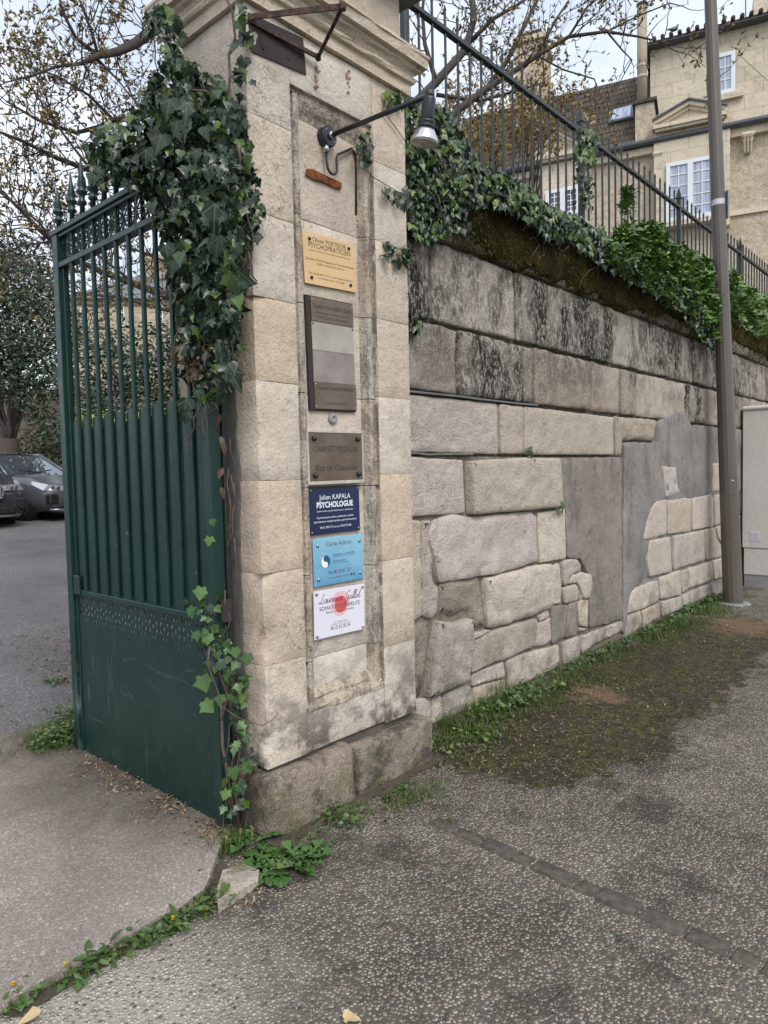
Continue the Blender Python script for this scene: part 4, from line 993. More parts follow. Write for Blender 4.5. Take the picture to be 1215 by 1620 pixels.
# handwriting: single-stroke script letters swept as thin ribbons
SC = {'L': ([(.62,.95),(.52,1.02),(.42,.9),(.36,.6),(.28,.2),(.1,.0),(-.1,.06),(-.05,.16),(.15,.1),(.4,-.02),(.7,.06)], .62),
 'a': ([(.42,.36),(.28,.42),(.1,.3),(.06,.1),(.18,.0),(.34,.12),(.44,.38),(.4,.1),(.48,.0),(.6,.1)], .5),
 'u': ([(0,.2),(.1,.4),(.08,.12),(.16,.0),(.3,.1),(.42,.4),(.4,.1),(.48,0),(.58,.1)], .5),
 'r': ([(0,.1),(.12,.42),(.16,.46),(.2,.36),(.34,.38),(.28,.1),(.36,.0),(.46,.1)], .4),
 'e': ([(0,.12),(.2,.22),(.28,.38),(.18,.44),(.08,.28),(.1,.06),(.22,.0),(.4,.12)], .36),
 'n': ([(0,.1),(.1,.42),(.08,.0),(.2,.34),(.32,.42),(.32,.1),(.4,.0),(.5,.1)], .46),
 'c': ([(.32,.36),(.22,.44),(.08,.3),(.06,.08),(.2,.0),(.38,.12)], .35),
 'G': ([(.66,.8),(.6,1.0),(.42,1.0),(.18,.7),(.1,.3),(.25,.1),(.45,.25),(.58,.5),(.5,.1),(.36,-.35),(.12,-.42),(.1,-.25),(.4,-.05),(.7,.1)], .68),
 'l': ([(0,.12),(.22,.5),(.34,.92),(.28,1.02),(.18,.8),(.12,.2),(.2,.0),(.34,.12)], .3),
 'o': ([(.28,.4),(.12,.36),(.05,.14),(.16,.0),(.3,.12),(.32,.34),(.26,.4),(.46,.34)], .4),
 't': ([(0,.12),(.2,.5),(.26,.9),(.14,.3),(.16,.02),(.26,.0),(.4,.14)], .32), ' ': ([], .32)}
def script(body, x0, z0, wid, hgt, mat, lw):
    tot = sum(SC[ch][1] for ch in body); sx = wid/tot; x = 0; mb = MB()
    def sp(P, n=5):
        out_ = []
        for i in range(len(P)-1):
            p0, p1, p2, p3 = P[max(i-1, 0)], P[i], P[i+1], P[min(i+2, len(P)-1)]
            for k in range(n):
                t_ = k/n; out_.append(tuple(.5*((2*p1[a])+(-p0[a]+p2[a])*t_+(2*p0[a]-5*p1[a]+4*p2[a]-p3[a])*t_**2+(-p0[a]+3*p1[a]-3*p2[a]+p3[a])*t_**3) for a in (0, 1)))
        return out_+[P[-1]]
    for ch in body:
        pts, adv = SC[ch]
        if pts:
            P = [(x0+(x+px)*sx+pz*hgt*.22, z0+pz*hgt) for px, pz in sp(pts)]
            vs = []
            for i, p in enumerate(P):
                a = P[max(i-1, 0)]; b2 = P[min(i+1, len(P)-1)]; dx, dz = b2[0]-a[0], b2[1]-a[1]; l = math.hypot(dx, dz) or 1
                wd = lw*(.7+.7*abs(dz)/l)
                vs += [T @ Vector((p[0]-dz/l*wd, -.0009, p[1]+dx/l*wd)), T @ Vector((p[0]+dz/l*wd, -.0009, p[1]-dx/l*wd))]
            mb.add(vs, [(2*i, 2*i+1, 2*i+3, 2*i+2) for i in range(len(P)-1)])
        x += adv
    return mb.build('lettering', mat, e)
script('Laurence', -w_*.40, h_*.225, w_*.44, .042, M['wine_ink'], .0011)
script('Gallot', w_*.10, h_*.225, w_*.30, .042, M['wine_ink'], .0011)
GI = M['grey_ink']; T3 = T @ Matrix.Translation((0, -.0005, 0))
text_mesh('SOMATOTHERAPEUTE', w_*.80, .0195, 0, h_*.075, GI, e, 0, T3)
text_mesh("Relation d'aide par le toucher", w_*.56, .0105, 0, -h_*.0, GI, e, 0, T3)
text_mesh('sur rendez-vous', w_*.26, .0075, 0, -h_*.225, GI, e, 0, T3)
text_mesh('06 32 55 30 24', w_*.38, .0175, 0, -h_*.36, GI, e, 0, T3)
flat('print_line', [(-w_*.2, -h_*.262), (w_*.2, -h_*.262), (w_*.2, -h_*.256), (-w_*.2, -h_*.256)], GI, T, .0006)
standoffs(e, T, w_, h_, .016, .014, .008, M['steel'], .016)

# ======================= WALL LAMP =========================================
jb = onY(520, 216, PF-.03)
lam = empty('wall_lamp', jb, label='black spotlight on a long arm sticking out of the pillar above the plaques', cat='lamp')
Rm = Matrix.Translation(jb+Vector((0, .03, 0))) @ Matrix.Rotation(math.radians(90), 4, 'X')
mb = MB(); mb.lathe([(.047, -.005), (.047, .034), (.043, .040), (.012, .042)], 18, Rm); mb.build('junction_box', M['plastic'], lam)
for a in (40, 140, 220, 320):
    p = jb+Vector((.034*math.cos(math.radians(a)), -.011, .034*math.sin(math.radians(a)))); mb = MB(); mb.lathe([(.004, 0), (.003, .002)], 8, Matrix.Translation(p) @ Matrix.Rotation(math.radians(90), 4, 'X')); mb.build('screw', M['steel'], lam)
A0 = jb+Vector((0, -.012, 0)); A1 = onX(680, 150, 2.315)
mb = MB(); mb.tube([A0, A1], .011, 12); mb.build('arm', M['plastic'], lam, smooth=True)
mb = MB(); mb.tube([A0+Vector((0, 0, 0)), A0+(A1-A0)*.03], .017, 10); mb.build('arm_collar', M['steel'], lam, smooth=True)
H1 = onX(671, 228, 2.315); H0 = A1+Vector((0, 0, -.005)); dr = (H1-H0)
mb = MB(); mb.lathe([(.004, .020), (.014, .016), (.019, .006), (.019, -.006), (.014, -.016)], 12, Matrix.Translation(A1)); mb.build('elbow', M['plastic'], lam, smooth=True)
R3 = Matrix.Translation(H0) @ dr.to_track_quat('Z', 'Y').to_matrix().to_4x4(); l = dr.length
def prt(nm, prof, mat): mb = MB(); mb.lathe([(r, z*l) for r, z in prof], 20, R3); mb.build(nm, mat, lam, smooth=True)
prt('lamp_casing', [(.010, .0), (.024, .03), (.026, .08), (.028, .48), (.027, .50)], M['plastic'])
prt('heat_ring', [(.028, .50), (.037, .53), (.038, .57), (.033, .60), (.037, .63), (.036, .68)], M['blackmetal'])
prt('reflector', [(.034, .68), (.040, .74), (.052, .86), (.0575, .93), (.0575, .97)], M['chrome'])
prt('lens', [(.0572, .972), (.056, .99), (.045, 1.02), (.02, 1.045), (.001, 1.05)], M['lens'])
J = jb+Vector((-.018, 0, -.047))
mb = MB(); mb.tube([J, J+Vector((0, 0, -.03))], .014, 10); mb.build('cable_gland', M['steel'], lam, smooth=True)
c0 = J+Vector((0, 0, -.03)); pts = [c0]
for a in range(0, 181, 15): pts.append(c0+Vector((.032-.032*math.cos(math.radians(a)), -.004, -.055-.036*math.sin(math.radians(a)))))
pts += [c0+Vector((.066, .0, -.01)), c0+Vector((.085, .01, .02)), onY(556, 235, PF-.012), onY(562, 243, PF-.004)]
pts += [onY(563, y, PF-.001) for y in (260, 340)]
mb = MB(); mb.tube(pts, .0062, 8); mb.build('cable', M['blackmetal'], lam, smooth=True)
# ======================= BRACKET, PLATE, RUST ==============================
def q9(x, y): return (220+x/2.531, y/2.531)
c, w_, h_, T = frame_from(q9(443, 60), q9(665, 148), q9(663, 304), q9(445, 195), PY-.006)
mb = MB(); mb.rbox((-w_/2, 0, -h_/2), (w_/2, .005, h_/2), .001); mb.v = [tuple(T @ Vector(v)) for v in mb.v]
pe = empty('metal_plate', c, label='dark brown blank metal plate fixed to the pillar just below the cornice', cat='plate')
mb.build('plate', M['platedark'], pe)
for x, z in ((-.1, .02), (.11, .03), (.05, -.04), (-.09, -.045), (.12, -.01)): disc(pe, T, x, z, .006, M['rustiron'], h=.004)
be = empty('iron_bracket', onY(395, 28, PY), label='rusty triangular iron sign bracket jutting from the pillar under the cornice', cat='bracket')
zb = 3.425; w1 = Vector((1.872, 2.374, zb+.012)); w2 = Vector((2.243, 2.353, zb-.002)); tp_ = onZ(542, 10, zb)
def strap(nm, a, b2, wd=.012, th=.003):
    a = Vector(a); b2 = Vector(b2); d = (b2-a); l = d.length; q = d.to_track_quat('X', 'Z').to_matrix().to_4x4(); mb = MB()
    mb.box((0, -th, -wd), (l, th, wd), Matrix.Translation(a) @ q); mb.build(nm, M['rustiron'], be)
strap('upper_bar', w1, tp_, .012); strap('wall_bar', w1+Vector((0, -.004, -.012)), w2, .009, .005)
mb = MB(); mb.tube([tp_, w2], .0085, 8); mb.build('cross_rod', M['rustiron'], be, smooth=True)
mb = MB(); mb.lathe([(.014, -.014), (.015, 0), (.014, .014)], 10, Matrix.Translation(tp_)); mb.build('rod_end', M['rustiron'], be)
mb = MB(); mb.lathe([(.012, -.012), (.013, 0), (.012, .012)], 10, Matrix.Translation(w2)); mb.build('rod_end', M['rustiron'], be)
# rust stub
def stub(nm, pts, label, th=.012, mat='rust', Y=None, cat='bracket stub'):
    P = [onY(*q9(*p), Y or PF) for p in pts]; mb = MB()
    mb.prism([(p.x, p.z) for p in P], lambda a, b2, d: Vector((a, d, b2)), (Y or PF)-th, (Y or PF)+.01)
    return mb.build(nm, M[mat], fix=True, label=label, cat=cat)
stub('rusted_stub', [(668, 678), (690, 680), (730, 700), (805, 735), (803, 760), (770, 750), (740, 735), (700, 722), (664, 704)], 'short rusted iron stub set into the pillar above the gold plaque')
rb_ = random.Random(11)
def rstain(cx, cy, sx, sy, n, lab):
    mb = MB()
    for i in range(n):
        x = cx+rb_.gauss(0, sx); y = cy+rb_.uniform(-sy, sy); p = onY(*q9(x, y), PY-.0035)
        r_ = rb_.uniform(.002, .006); k = 6
        a0 = rb_.random()*6; ring_ = [(p.x+r_*rb_.uniform(.5, 1.2)*math.cos(a0+6.283*t/k), p.y+rb_.uniform(-.0008, .0008), p.z+r_*rb_.uniform(.6, 1.9)*math.sin(a0+6.283*t/k)) for t in range(k)]
        mb.add(ring_+[(p.x, p.y-.003, p.z)], [(t, (t+1) % k, k) for t in range(k)])
    mb.build('rust_patch', M['rust'], label=lab, cat='rust patch')
M['rust'] = rusty('faded_rust_stain', (.36, .19, .11), (.20, .10, .06))
rstain(712, 312, 6, 46, 26, 'flaking rust streak left of the other, below the dark metal plate')
rstain(838, 325, 6, 46, 24, 'flaking rust streak on the right, below the cornice')
# ======================= LAMP POST & CABINET ===============================
lb = Vector((8.537, 2.356, 0)); ltop = Vector((8.353, 2.561, 6.642)); dv = (ltop-lb)/6.642
lp = empty('lamp_post', lb, label='tall tapering brown-grey metal street lamp post beside the retaining wall', cat='lamp post')
n = 14; mb = MB(); zs = [-.05, 1.2, 2.4, 4, 6, 8.4]
mb.tube([lb+dv*z for z in zs], [.108, .100, .090, .078, .066, .052], n); mb.build('shaft', M['pole'], lp)
mb = MB(); mb.lathe([(.19, -.02), (.18, .012), (.12, .02)], 18, Matrix.Translation(lb)); mb.build('base_collar', M['concrete'], lp)
top = lb+dv*8.4; mb = MB(); mb.tube([top, top+Vector((-.05, -.3, .25)), top+Vector((-.1, -1.1, .4))], [.05, .045, .04], 10); mb.build('arm', M['pole'], lp, smooth=True)
mb = MB(); mb.rbox(top+Vector((-.2, -1.75, .34)), top+Vector((.0, -1.0, .46)), .03); mb.build('lantern', M['pole'], lp)
cv = (CAM-lb); cv.z = 0; cv.normalize(); sd_ = Vector((0, 0, 1)).cross(cv)
def onpole(z, a, r=.1): p = lb+dv*z; return p+(cv*math.cos(a)+sd_*math.sin(a))*r
# access hatch and its screws, on the camera-right side
mb = MB()
pts = []
za, zb_ = .62, 1.30
vs = []
for z in (za, zb_):
    r_ = .1085-.0075*z
    for k in range(5): vs.append(onpole(z, .18+.45*k/4, r_))
mb.add(vs, [(k, k+1, k+6, k+5) for k in range(4)]); mb.build('hatch', M['pole'], lp)
for z in (.70, 1.24):
    p = onpole(z, .5, .106-.007*z); mb = MB(); mb.lathe([(.009, 0), (.008, .005)], 8, Matrix.Translation(p) @ cv.to_track_quat('Z', 'Y').to_matrix().to_4x4()); mb.build('hatch_screw', M['blackmetal'], lp)
p = onpole(1.40, .42, .100); mb = MB(); mb.lathe([(.016, 0), (.015, .006), (.004, .007)], 8, Matrix.Translation(p) @ cv.to_track_quat('Z', 'Y').to_matrix().to_4x4()); mb.build('lock_cap', M['steel'], lp)
p0 = lb+dv*4.47; mb = MB(); mb.tube([p0-dv*.03, p0+dv*.03], .0785, 16); mb.build('clamp_band', M['steel'], lp)
q_ = lb+dv*4.45; mb = MB(); dd = (RGT*1).copy(); dd.z = 0; dd.normalize()
Rb = Matrix.Translation(q_+dd*.095) @ Matrix.Rotation(math.atan2(dd.y, dd.x), 4, 'Z')
mb.box((-.012, -.05, -.15), (.006, .07, .15), Rb); s_ = mb.build('notice_plate', M['concrete'], None, label='small grey notice plate seen edge-on, clamped to the lamp post', cat='sign')

cx0, cx1, cyF, cyB, ch = 9.88, 10.72, 2.28, 2.60, 2.33
ce = empty('utility_cabinet', ((cx0+cx1)/2, 2.5, 0), label='tall pale grey plastic utility cabinet on a concrete base behind the lamp post', cat='cabinet')
def cb(nm, a, b2, mat='cabinet', r=.008): mb = MB(); mb.rbox(a, b2, r); return mb.build(nm, M[mat], ce)
cb('base', (cx0+.0, cyF+.0, -.05), (cx1, cyB, .155), 'concrete')
cb('plinth', (cx0-.01, cyF-.01, .157), (cx1+.01, cyB, .50))
cb('body', (cx0-.02, cyF, .503), (cx1+.02, cyB+.02, ch-.06), r=.012)
cb('roof', (cx0-.04, cyF-.03, ch-.058), (cx1+.04, cyB+.03, ch), r=.02)
cb('door', (cx0+.01, cyF-.02, .52), ((cx0+cx1)/2-.004, cyF-.001, ch-.07), r=.006)
cb('door', ((cx0+cx1)/2+.004, cyF-.02, .52), (cx1-.01, cyF-.001, ch-.07), r=.006)
for k in range(7): cb('vent_slot', (cx0-.026, cyF+.13, .60+k*.018), (cx0-.021, cyF+.24, .609+k*.018), 'white', r=.001)
cb('lock', (cx0+.06, cyF-.026, 1.9), (cx0+.09, cyF-.021, 2.0), 'blackmetal', r=.002)

# ======================= PAVING STRIP ======================================
sp = empty('sett_strip', (2.36, 1.2, 0), label='line of worn dark granite setts crossing the pavement from the pillar foot', cat='paving strip')
rr = random.Random(5)
ya = 1.93; a0 = onZ(690, 1300); a1 = onZ(1205, 1527); dirn = (a1-a0).normalized(); nrm_ = Vector((-dirn.y, dirn.x, 0)); t = -.02; k = 0
while t < 4.2:
    l = rr.choice([.09, .16, .21, .19, .14]); w_ = .040+rr.uniform(-.006, .006); vs, fs = rstone((t, -w_, -.05), (t+l-.010, w_, .010+rr.uniform(-.004, .004)), r=.010, res=.05, amp=.004, seed=k)
    mb = MB(); mb.add([a0+dirn*v.x+nrm_*v.y+Vector((0, 0, v.z)) for v in vs], fs); mb.build('sett', M['sett'] if 'sett' in M else M.setdefault('sett', simple('dark_granite', (.115, .10, .082), (.045, .039, .032), 34, .92, bd=.02)), sp, smooth=True); t += l; k += 1
# kerb fragment by the pillar foot
mb = MB(); P = [onZ(*p, .04) for p in ((341, 1408), (352, 1372), (385, 1362), (410, 1371), (408, 1387), (365, 1415), (345, 1428))]
mb.prism([(p.x, p.y) for p in P], lambda a, b2, d: Vector((a, b2, d+.006*noise.noise(Vector((a*20, b2*20, d))))), .030, -.05)
mb.build('kerb_stone', M['walllow'], fix=True, label='small broken kerb stone at the foot of the pillar beside the dandelion', cat='kerb stone')

# ======================= HOUSE ON THE RIGHT ================================
HD = Vector((-.297, .955, 0)).normalized(); HN = Vector((-.955, -.297, 0)).normalized()
HO = CAM+ray(1090, 285)*20.0; HO.z = TZ
house = empty('stone_house', HO, math.atan2(-HD.y, -HD.x), label='pale limestone house with pedimented dormers and white windows above the terrace', cat='house')
LOCAL.add(house.name)
HM = (Matrix.Translation(HO) @ house.rotation_euler.to_matrix().to_4x4()).inverted()
def HP(px, py, off=0.):      # photo survey -> house coordinates (x along the front, y into the house)
    q = onP(px, py, HO+HN*off, HN); q = HM @ q; return q
def hq(nm, pts, mat, y0, y1, parent=house, sc=None, local=True):
    P = [HP(*p, off=-y0) for p in pts]; mb = MB(); mb.prism([(p.x, p.z) for p in P], lambda a, b2, d: Vector((a, d, b2)), y0, y1)
    return mb.build(nm, M[mat] if isinstance(mat, str) else mat, parent, fix=True)
def hb(nm, a, b2, mat, r=0, parent=house):
    mb = MB(); (mb.rbox(a, b2, r) if r else mb.box(a, b2)); return mb.build(nm, M[mat], parent)
zE = HP(1110, 213).z     # gutter height
def wallstones():
    b = NB('ashlar_house_front'); o = b.O(); 
    v = b.n('ShaderNodeMapping', {'Vector': o, 'Rotation': (math.radians(90), 0, 0)}).outputs[0]
    br = b.n('ShaderNodeTexBrick', {'Vector': v, 'Color1': (.70, .60, .475), 'Color2': (.63, .545, .43), 'Mortar': (.52, .44, .335), 'Scale': 1., 'Mortar Size': .010, 'Brick Width': .95, 'Row Height': .40})
    n1 = b.noise(1.3, 6, .65, vec=o); c = b.mix(b.ramp(n1, .45, .62, 0, .6), br.outputs[0], (.57, .51, .40))
    c = b.mix(b.ramp(b.noise(5, 5, .7, vec=o), .52, .7, 0, .55), c, (.33, .26, .17))
    return b.out(c, .92, b.bump(b.math('SUBTRACT', b.noise(9, 6, .7, vec=o), b.math('MULTIPLY', br.outputs['Fac'], .6)), .03, .8), spec=.15)
M['ashlar'] = wallstones()
def rubble():
    b = NB('rubble_render_front'); o = b.O(); n1 = b.noise(7, 6, .75, vec=o)
    c = b.mix(b.ramp(n1, .42, .62), (.70, .595, .465), (.47, .395, .30)); c = b.mix(b.ramp(b.noise(1.1, 4, .6, vec=o), .5, .7, 0, .6), c, (.42, .33, .22))
    return b.out(c, .95, b.bump(n1, .09, 1), spec=.1)
M['rubble'] = rubble()
def rooftile():
    b = NB('mossy_brown_roof_tiles'); o = b.O()
    br = b.n('ShaderNodeTexBrick', {'Vector': b.n('ShaderNodeMapping', {'Vector': o, 'Rotation': (math.radians(52), 0, 0)}).outputs[0], 'Color1': (.12, .10, .085), 'Color2': (.08, .068, .06), 'Mortar': (.038, .029, .025), 'Scale': 1., 'Mortar Size': .008, 'Brick Width': .12, 'Row Height': .075})
    c = b.mix(b.ramp(b.noise(2.1, 6, .7, vec=o), .50, .66, 0, .75), br.outputs[0], (.075, .072, .030))
    c = b.mix(b.ramp(b.noise(14, 4, .7, vec=o), .5, .7, 0, .5), c, (.15, .12, .095))
    return b.out(c, .95, b.bump(b.math('ADD', br.outputs['Fac'], b.noise(12, 4, vec=o)), .02, .8), spec=.1)
M['roof'] = rooftile()
M['zinc'] = simple('zinc_gutter', (.12, .13, .15), (.085, .09, .105), 5, .5, .4)
M['pvc'] = simple('white_window_paint', (.75, .77, .80), (.70, .72, .76), 5, .45, fine=False)
M['tilered'] = simple('dark_red_roof_tile', (.10, .055, .045), (.06, .038, .034), 9, .9)
b = NB('curtained_window_glass'); o = b.O()
c_ = b.mix(b.ramp(b.noise(1., 3, .5, vec=b.n('ShaderNodeMapping', {'Vector': o, 'Scale': (14, 3, .8)}).outputs[0]), .35, .65), (.28, .32, .42), (.46, .52, .64))
M['curtainglass'] = b.out(c_, .12, spec=.6)
b = NB('dark_window_glass'); M['darkglass'] = b.out(b.mix(b.ramp(b.noise(3), .4, .6), (.035, .045, .055), (.11, .13, .155)), .08, spec=.7)
xL = HP(700, 260).x; xR = HP(1215, 285).x+9.
xC = HP(1026, 200).x      # left corner of the tall part
# lower storey wall, cornice, gutter
hb('wall', (xL, 0, -1), (xR, 9, zE-.12), 'rubble')
hb('cornice', (xL, -.16, zE-.30), (xR, -.001, zE-.10), 'ashlar')
hb('string_course', (HP(1150, 335).x, -.06, HP(1180, 335).z-.07), (xR, -.001, HP(1180, 335).z+.07), 'ashlar')
mb = MB(); mb.tube([(xL, -.28, zE-.02), (xR, -.28, zE-.02)], .085, 10); mb.build('gutter', M['zinc'], house, smooth=True)
# tall part, set back behind a mossy ledge
sb = .75; zT = HP(1120, 58, -sb).z
hb('upper_wall', (xC, sb, zE-.12), (xR, 9, zT), 'ashlar')
hb('ledge_roof', (xC, -.12, zE-.1), (xR, sb-.001, zE+.06), 'roof')
# upper eave with roll tiles
hb('eave', (xC-.12, sb-.35, zT), (xR, sb+.4, zT+.07), 'zinc')
mb = MB(); mb.add([(xC-.15, sb-.35, zT+.08), (xR, sb-.35, zT+.08), (xR, 5, zT+1.5), (xC-.15, 5, zT+1.5), (xC-.15, sb-.35, zT+.02), (xR, sb-.35, zT+.02), (xR, 9.2, zT+.02), (xC-.15, 9.2, zT+.02)], [(0, 1, 2, 3), (4, 7, 6, 5), (0, 4, 5, 1), (0, 3, 7, 4), (1, 5, 6, 2), (3, 2, 6, 7)]); mb.build('upper_roof', M['tilered'], house, fix=True)
x = xC-.1; tm = MB(); tm.tube([(0, sb-.42, zT+.12), (0, sb+2.8, zT+1.15)], .060, 8); tme = tm.mesh('roof_tile', M['tilered'], True)
while x < min(xR, xC+9):
    o = bpy.data.objects.new('roof_tile', tme); COL.objects.link(o); adopt(o, house); o.location = (x, 0, 0); x += .23
# mansard over the left part
rt = HP(1003, 120, -2.2); rl = HP(876, 160, -2.2)
zr = max(rt.z, zE+2.6)
def quad(nm, pts, mat, th=.08, parent=house):
    mb = MB(); mb.add([Vector(p) for p in pts]+[Vector(p)-Vector((0, -.02, th)) for p in pts], [(0, 1, 2, 3), (7, 6, 5, 4), (0, 4, 5, 1), (1, 5, 6, 2), (2, 6, 7, 3), (3, 7, 4, 0)]); return mb.build(nm, M[mat], parent, fix=True)
yr = 2.3
quad('roof', [(xL, -.2, zE), (xC-.001, -.2, zE), (xC-.001, yr, zr), (xL, yr, zr)], 'roof')
quad('roof', [(xL, yr, zr), (xC-.001, yr, zr), (xC-.001, 9, zr-.5), (xL, 9, zr-.5)], 'roof')
def slope_pt(px, py):
    """where the sight line meets the sloping roof, in house coordinates"""
    o_ = HM @ CAM; d = HM.to_3x3() @ ray(px, py)
    nn = Vector((0, -(zr-zE), (yr+.2))); p0 = Vector((0, -.2, zE)); t_ = (p0-o_).dot(nn)/d.dot(nn); return o_+d*t_
sk = [slope_pt(*p) for p in ((963, 199), (969, 178), (1003, 169), (1001, 190))]
up = Vector((0, -(zr-zE), (yr+.2))).normalized()
def slab(nm, pts, mat, a, b2):
    mb = MB(); mb.add([p+up*a for p in pts]+[p+up*b2 for p in pts], [(0, 1, 2, 3), (7, 6, 5, 4), (0, 4, 5, 1), (1, 5, 6, 2), (2, 6, 7, 3), (3, 7, 4, 0)]); return mb.build(nm, M[mat], house, fix=True)
slab('skylight_frame', sk, 'zinc', .0, .10)
c = sum(sk, Vector())/4; slab('skylight_pane', [c+(p-c)*.80 for p in sk], 'paleblue_ink' if False else 'curtainglass', .05, .115)
# windows
def window(px0, py0, px1, py1, leaves, rows, cols, glass, off=0., px1b=None, arch=None, dep=.12):
    a = HP(px0, py0, off); b2 = HP(px1, py1, off); y = -off
    x0, x1 = a.x, b2.x; z1 = (a.z); z0 = b2.z
    fr = hb('window', (x0-.001, y-.012, z0-.001), (x1+.001, y+.10, z1+.001), glass)
    t_ = .055
    for A, B in (((x0-.05, y-.05, z0-.05), (x0+t_, y-.013, z1+.05)), ((x1-t_, y-.05, z0-.05), (x1+.05, y-.013, z1+.05)), ((x0+t_+.001, y-.05, z0-.05), (x1-t_-.001, y-.013, z0+t_)), ((x0+t_+.001, y-.05, z1-t_), (x1-t_-.001, y-.013, z1+.05))):
        hb('frame', A, B, 'pvc', parent=fr)
    for l_ in range(leaves):
        xa = x0+(x1-x0)*l_/leaves; xb = x0+(x1-x0)*(l_+1)/leaves
        if l_: hb('mullion', (xa-.07, y-.055, z0+t_+.001), (xa+.07, y-.014, z1-t_-.001), 'pvc', parent=fr)
        ia, ib = xa+(.08 if l_ else t_), xb-(.08 if l_ < leaves-1 else t_)
        for c2 in range(1, cols): xm = ia+(ib-ia)*c2/cols; hb('glazing_bar', (xm-.013, y-.034, z0+t_+.001), (xm+.013, y-.014, z1-t_-.001), 'pvc', parent=fr)
        for r_ in range(1, rows): zm = z0+(z1-z0)*r_/rows; hb('glazing_bar', (ia+.001, y-.030, zm-.013), (ib-.001, y-.0145, zm+.013), 'pvc', parent=fr)
    return x0, x1, z0, z1
# the big window under the pediment
wx0, wx1, wz0, wz1 = window(1057, 262, 1128, 338, 2, 5, 2, 'curtainglass', off=.30)
hb('dormer_wall', (wx0-.38, -.28, wz0-.35), (wx0-.055, 1.2, zE+.25), 'ashlar'); hb('dormer_wall', (wx1+.055, -.28, wz0-.35), (wx1+.42, 1.2, zE+.25), 'ashlar')
hb('lintel', (wx0-.054, -.28, wz1+.055), (wx1+.054, 1.2, zE+.25), 'ashlar'); hb('sill', (wx0-.054, -.36, wz0-.18), (wx1+.054, -.02, wz0-.055), 'ashlar')
def pediment(x0, x1, z, hgt, y0=-.42):
    xm = (x0+x1)/2
    hb('pediment_cornice', (x0-.08, y0-.10, z), (x1+.08, 1.4, z+.10), 'ashlar'); hb('pediment_cornice', (x0-.02, y0-.04, z-.07), (x1+.02, 1.39, z-.001), 'ashlar')
    mb = MB(); mb.prism([(x0+.05, z+.101), (x1-.05, z+.101), (xm, z+hgt-.05)], lambda a, b3, d: Vector((a, d, b3)), y0+.08, 1.4); mb.build('tympanum', M['ashlar'], house, fix=True)
    for s_, xe in ((-1, x0-.10), (1, x1+.10)):
        for th0, th1, yo, mt in ((.0, .11, -.08, 'ashlar'), (.112, .16, -.14, 'zinc'), (-.09, -.002, 0, 'ashlar')):
            P = [(xe, z+.10+th0), (xm, z+hgt+th0), (xm, z+hgt+th1), (xe, z+.10+th1)]
            mb = MB(); mb.prism(P, lambda a, b3, d: Vector((a, d, b3)), y0+yo+(.002 if s_ > 0 else 0), 1.5 if mt == 'zinc' else 1.3); mb.build('pediment_moulding', M[mt], house, fix=True)
pa, pb, pc = HP(1038, 205, .4), HP(1144, 196, .4), HP(1090, 166, .4)
pediment(pa.x, pb.x, pa.z-.02, pc.z-pa.z)
hb('dormer_wall', (pa.x+.12, -.30, zE+.251), (pb.x-.12, 1.2, pa.z-.09), 'ashlar')
# second dormer further left
l0 = HP(848, 262, .4); l1 = HP(918, 240, .4); l2 = HP(880, 219, .4)
pediment(l0.x, l1.x, l0.z+.1, max(.5, l2.z-l0.z)); hb('dormer_wall', (l0.x+.1, -.30, zE-1.2), (l1.x-.1, 1.2, l0.z+.03), 'ashlar')
window(866, 305, 915, 335, 2, 4, 2, 'darkglass', off=.34)
# upper storey small window
ux0, ux1, uz0, uz1 = window(1134, 90, 1160, 143, 1, 3, 2, 'curtainglass', off=-sb+.06)
hb('sill', (ux0-.25, sb-.14, uz0-.22), (ux1+.25, sb-.001, uz0-.06), 'ashlar')
mb = MB(); a = HP(1168, 85, -sb+.1); b2 = HP(1215, 128, -sb+.1); mb.tube([a, b2], .012, 5); mb.build('stay_cable', M['concrete'], house)
# corbels
def corbel(px, py):
    p = HP(px, py, .1); mb = MB()
    for k, (w2_, d) in enumerate(((.16, .30), (.13, .24), (.11, .17), (.08, .10))):
        mb.rbox((p.x-w2_, -d, p.z+.22-.13*k), (p.x+w2_, -.002, p.z+.22-.13*k+.115), .03)
    for s_ in (-1, 0, 1): mb.tube([(p.x+s_*.08, -.30, p.z+.28), (p.x+s_*.07, -.12, p.z-.15)], .03, 6)
    mb.build('corbel', M['ashlar'], house)
corbel(1042, 262); corbel(1183, 232)
# small chimney with cap and the tall stove pipe
ca, cb2 = HP(1005, 237, .1), HP(1035, 160, .1)
hb('chimney', (ca.x, -.1, ca.z-.2), (cb2.x, .75, cb2.z), 'rubble'); hb('chimney_cap', (ca.x-.07, -.17, cb2.z+.001), (cb2.x+.07, .82, cb2.z+.10), 'roof')
pp = HP(1016, 155, -.3); pt = HP(1015, 12, -.3)
mb = MB(); mb.tube([(pp.x, .3, cb2.z+.1), (pp.x, .3, pt.z)], .14, 12); mb.build('flue_pipe', M['farstone'], house, smooth=True)
for py in (105, 122): z = HP(1016, py, -.3).z; mb = MB(); mb.tube([(pp.x, .3, z-.03), (pp.x, .3, z+.03)], .155, 12); mb.build('flue_band', M['rubble'], house)
mb = MB(); mb.lathe([(.10, 0), (.16, .05), (.16, .1), (.02, .14)], 12, Matrix.Translation((pp.x, .3, pt.z))); mb.build('flue_cowl', M['zinc'], house)
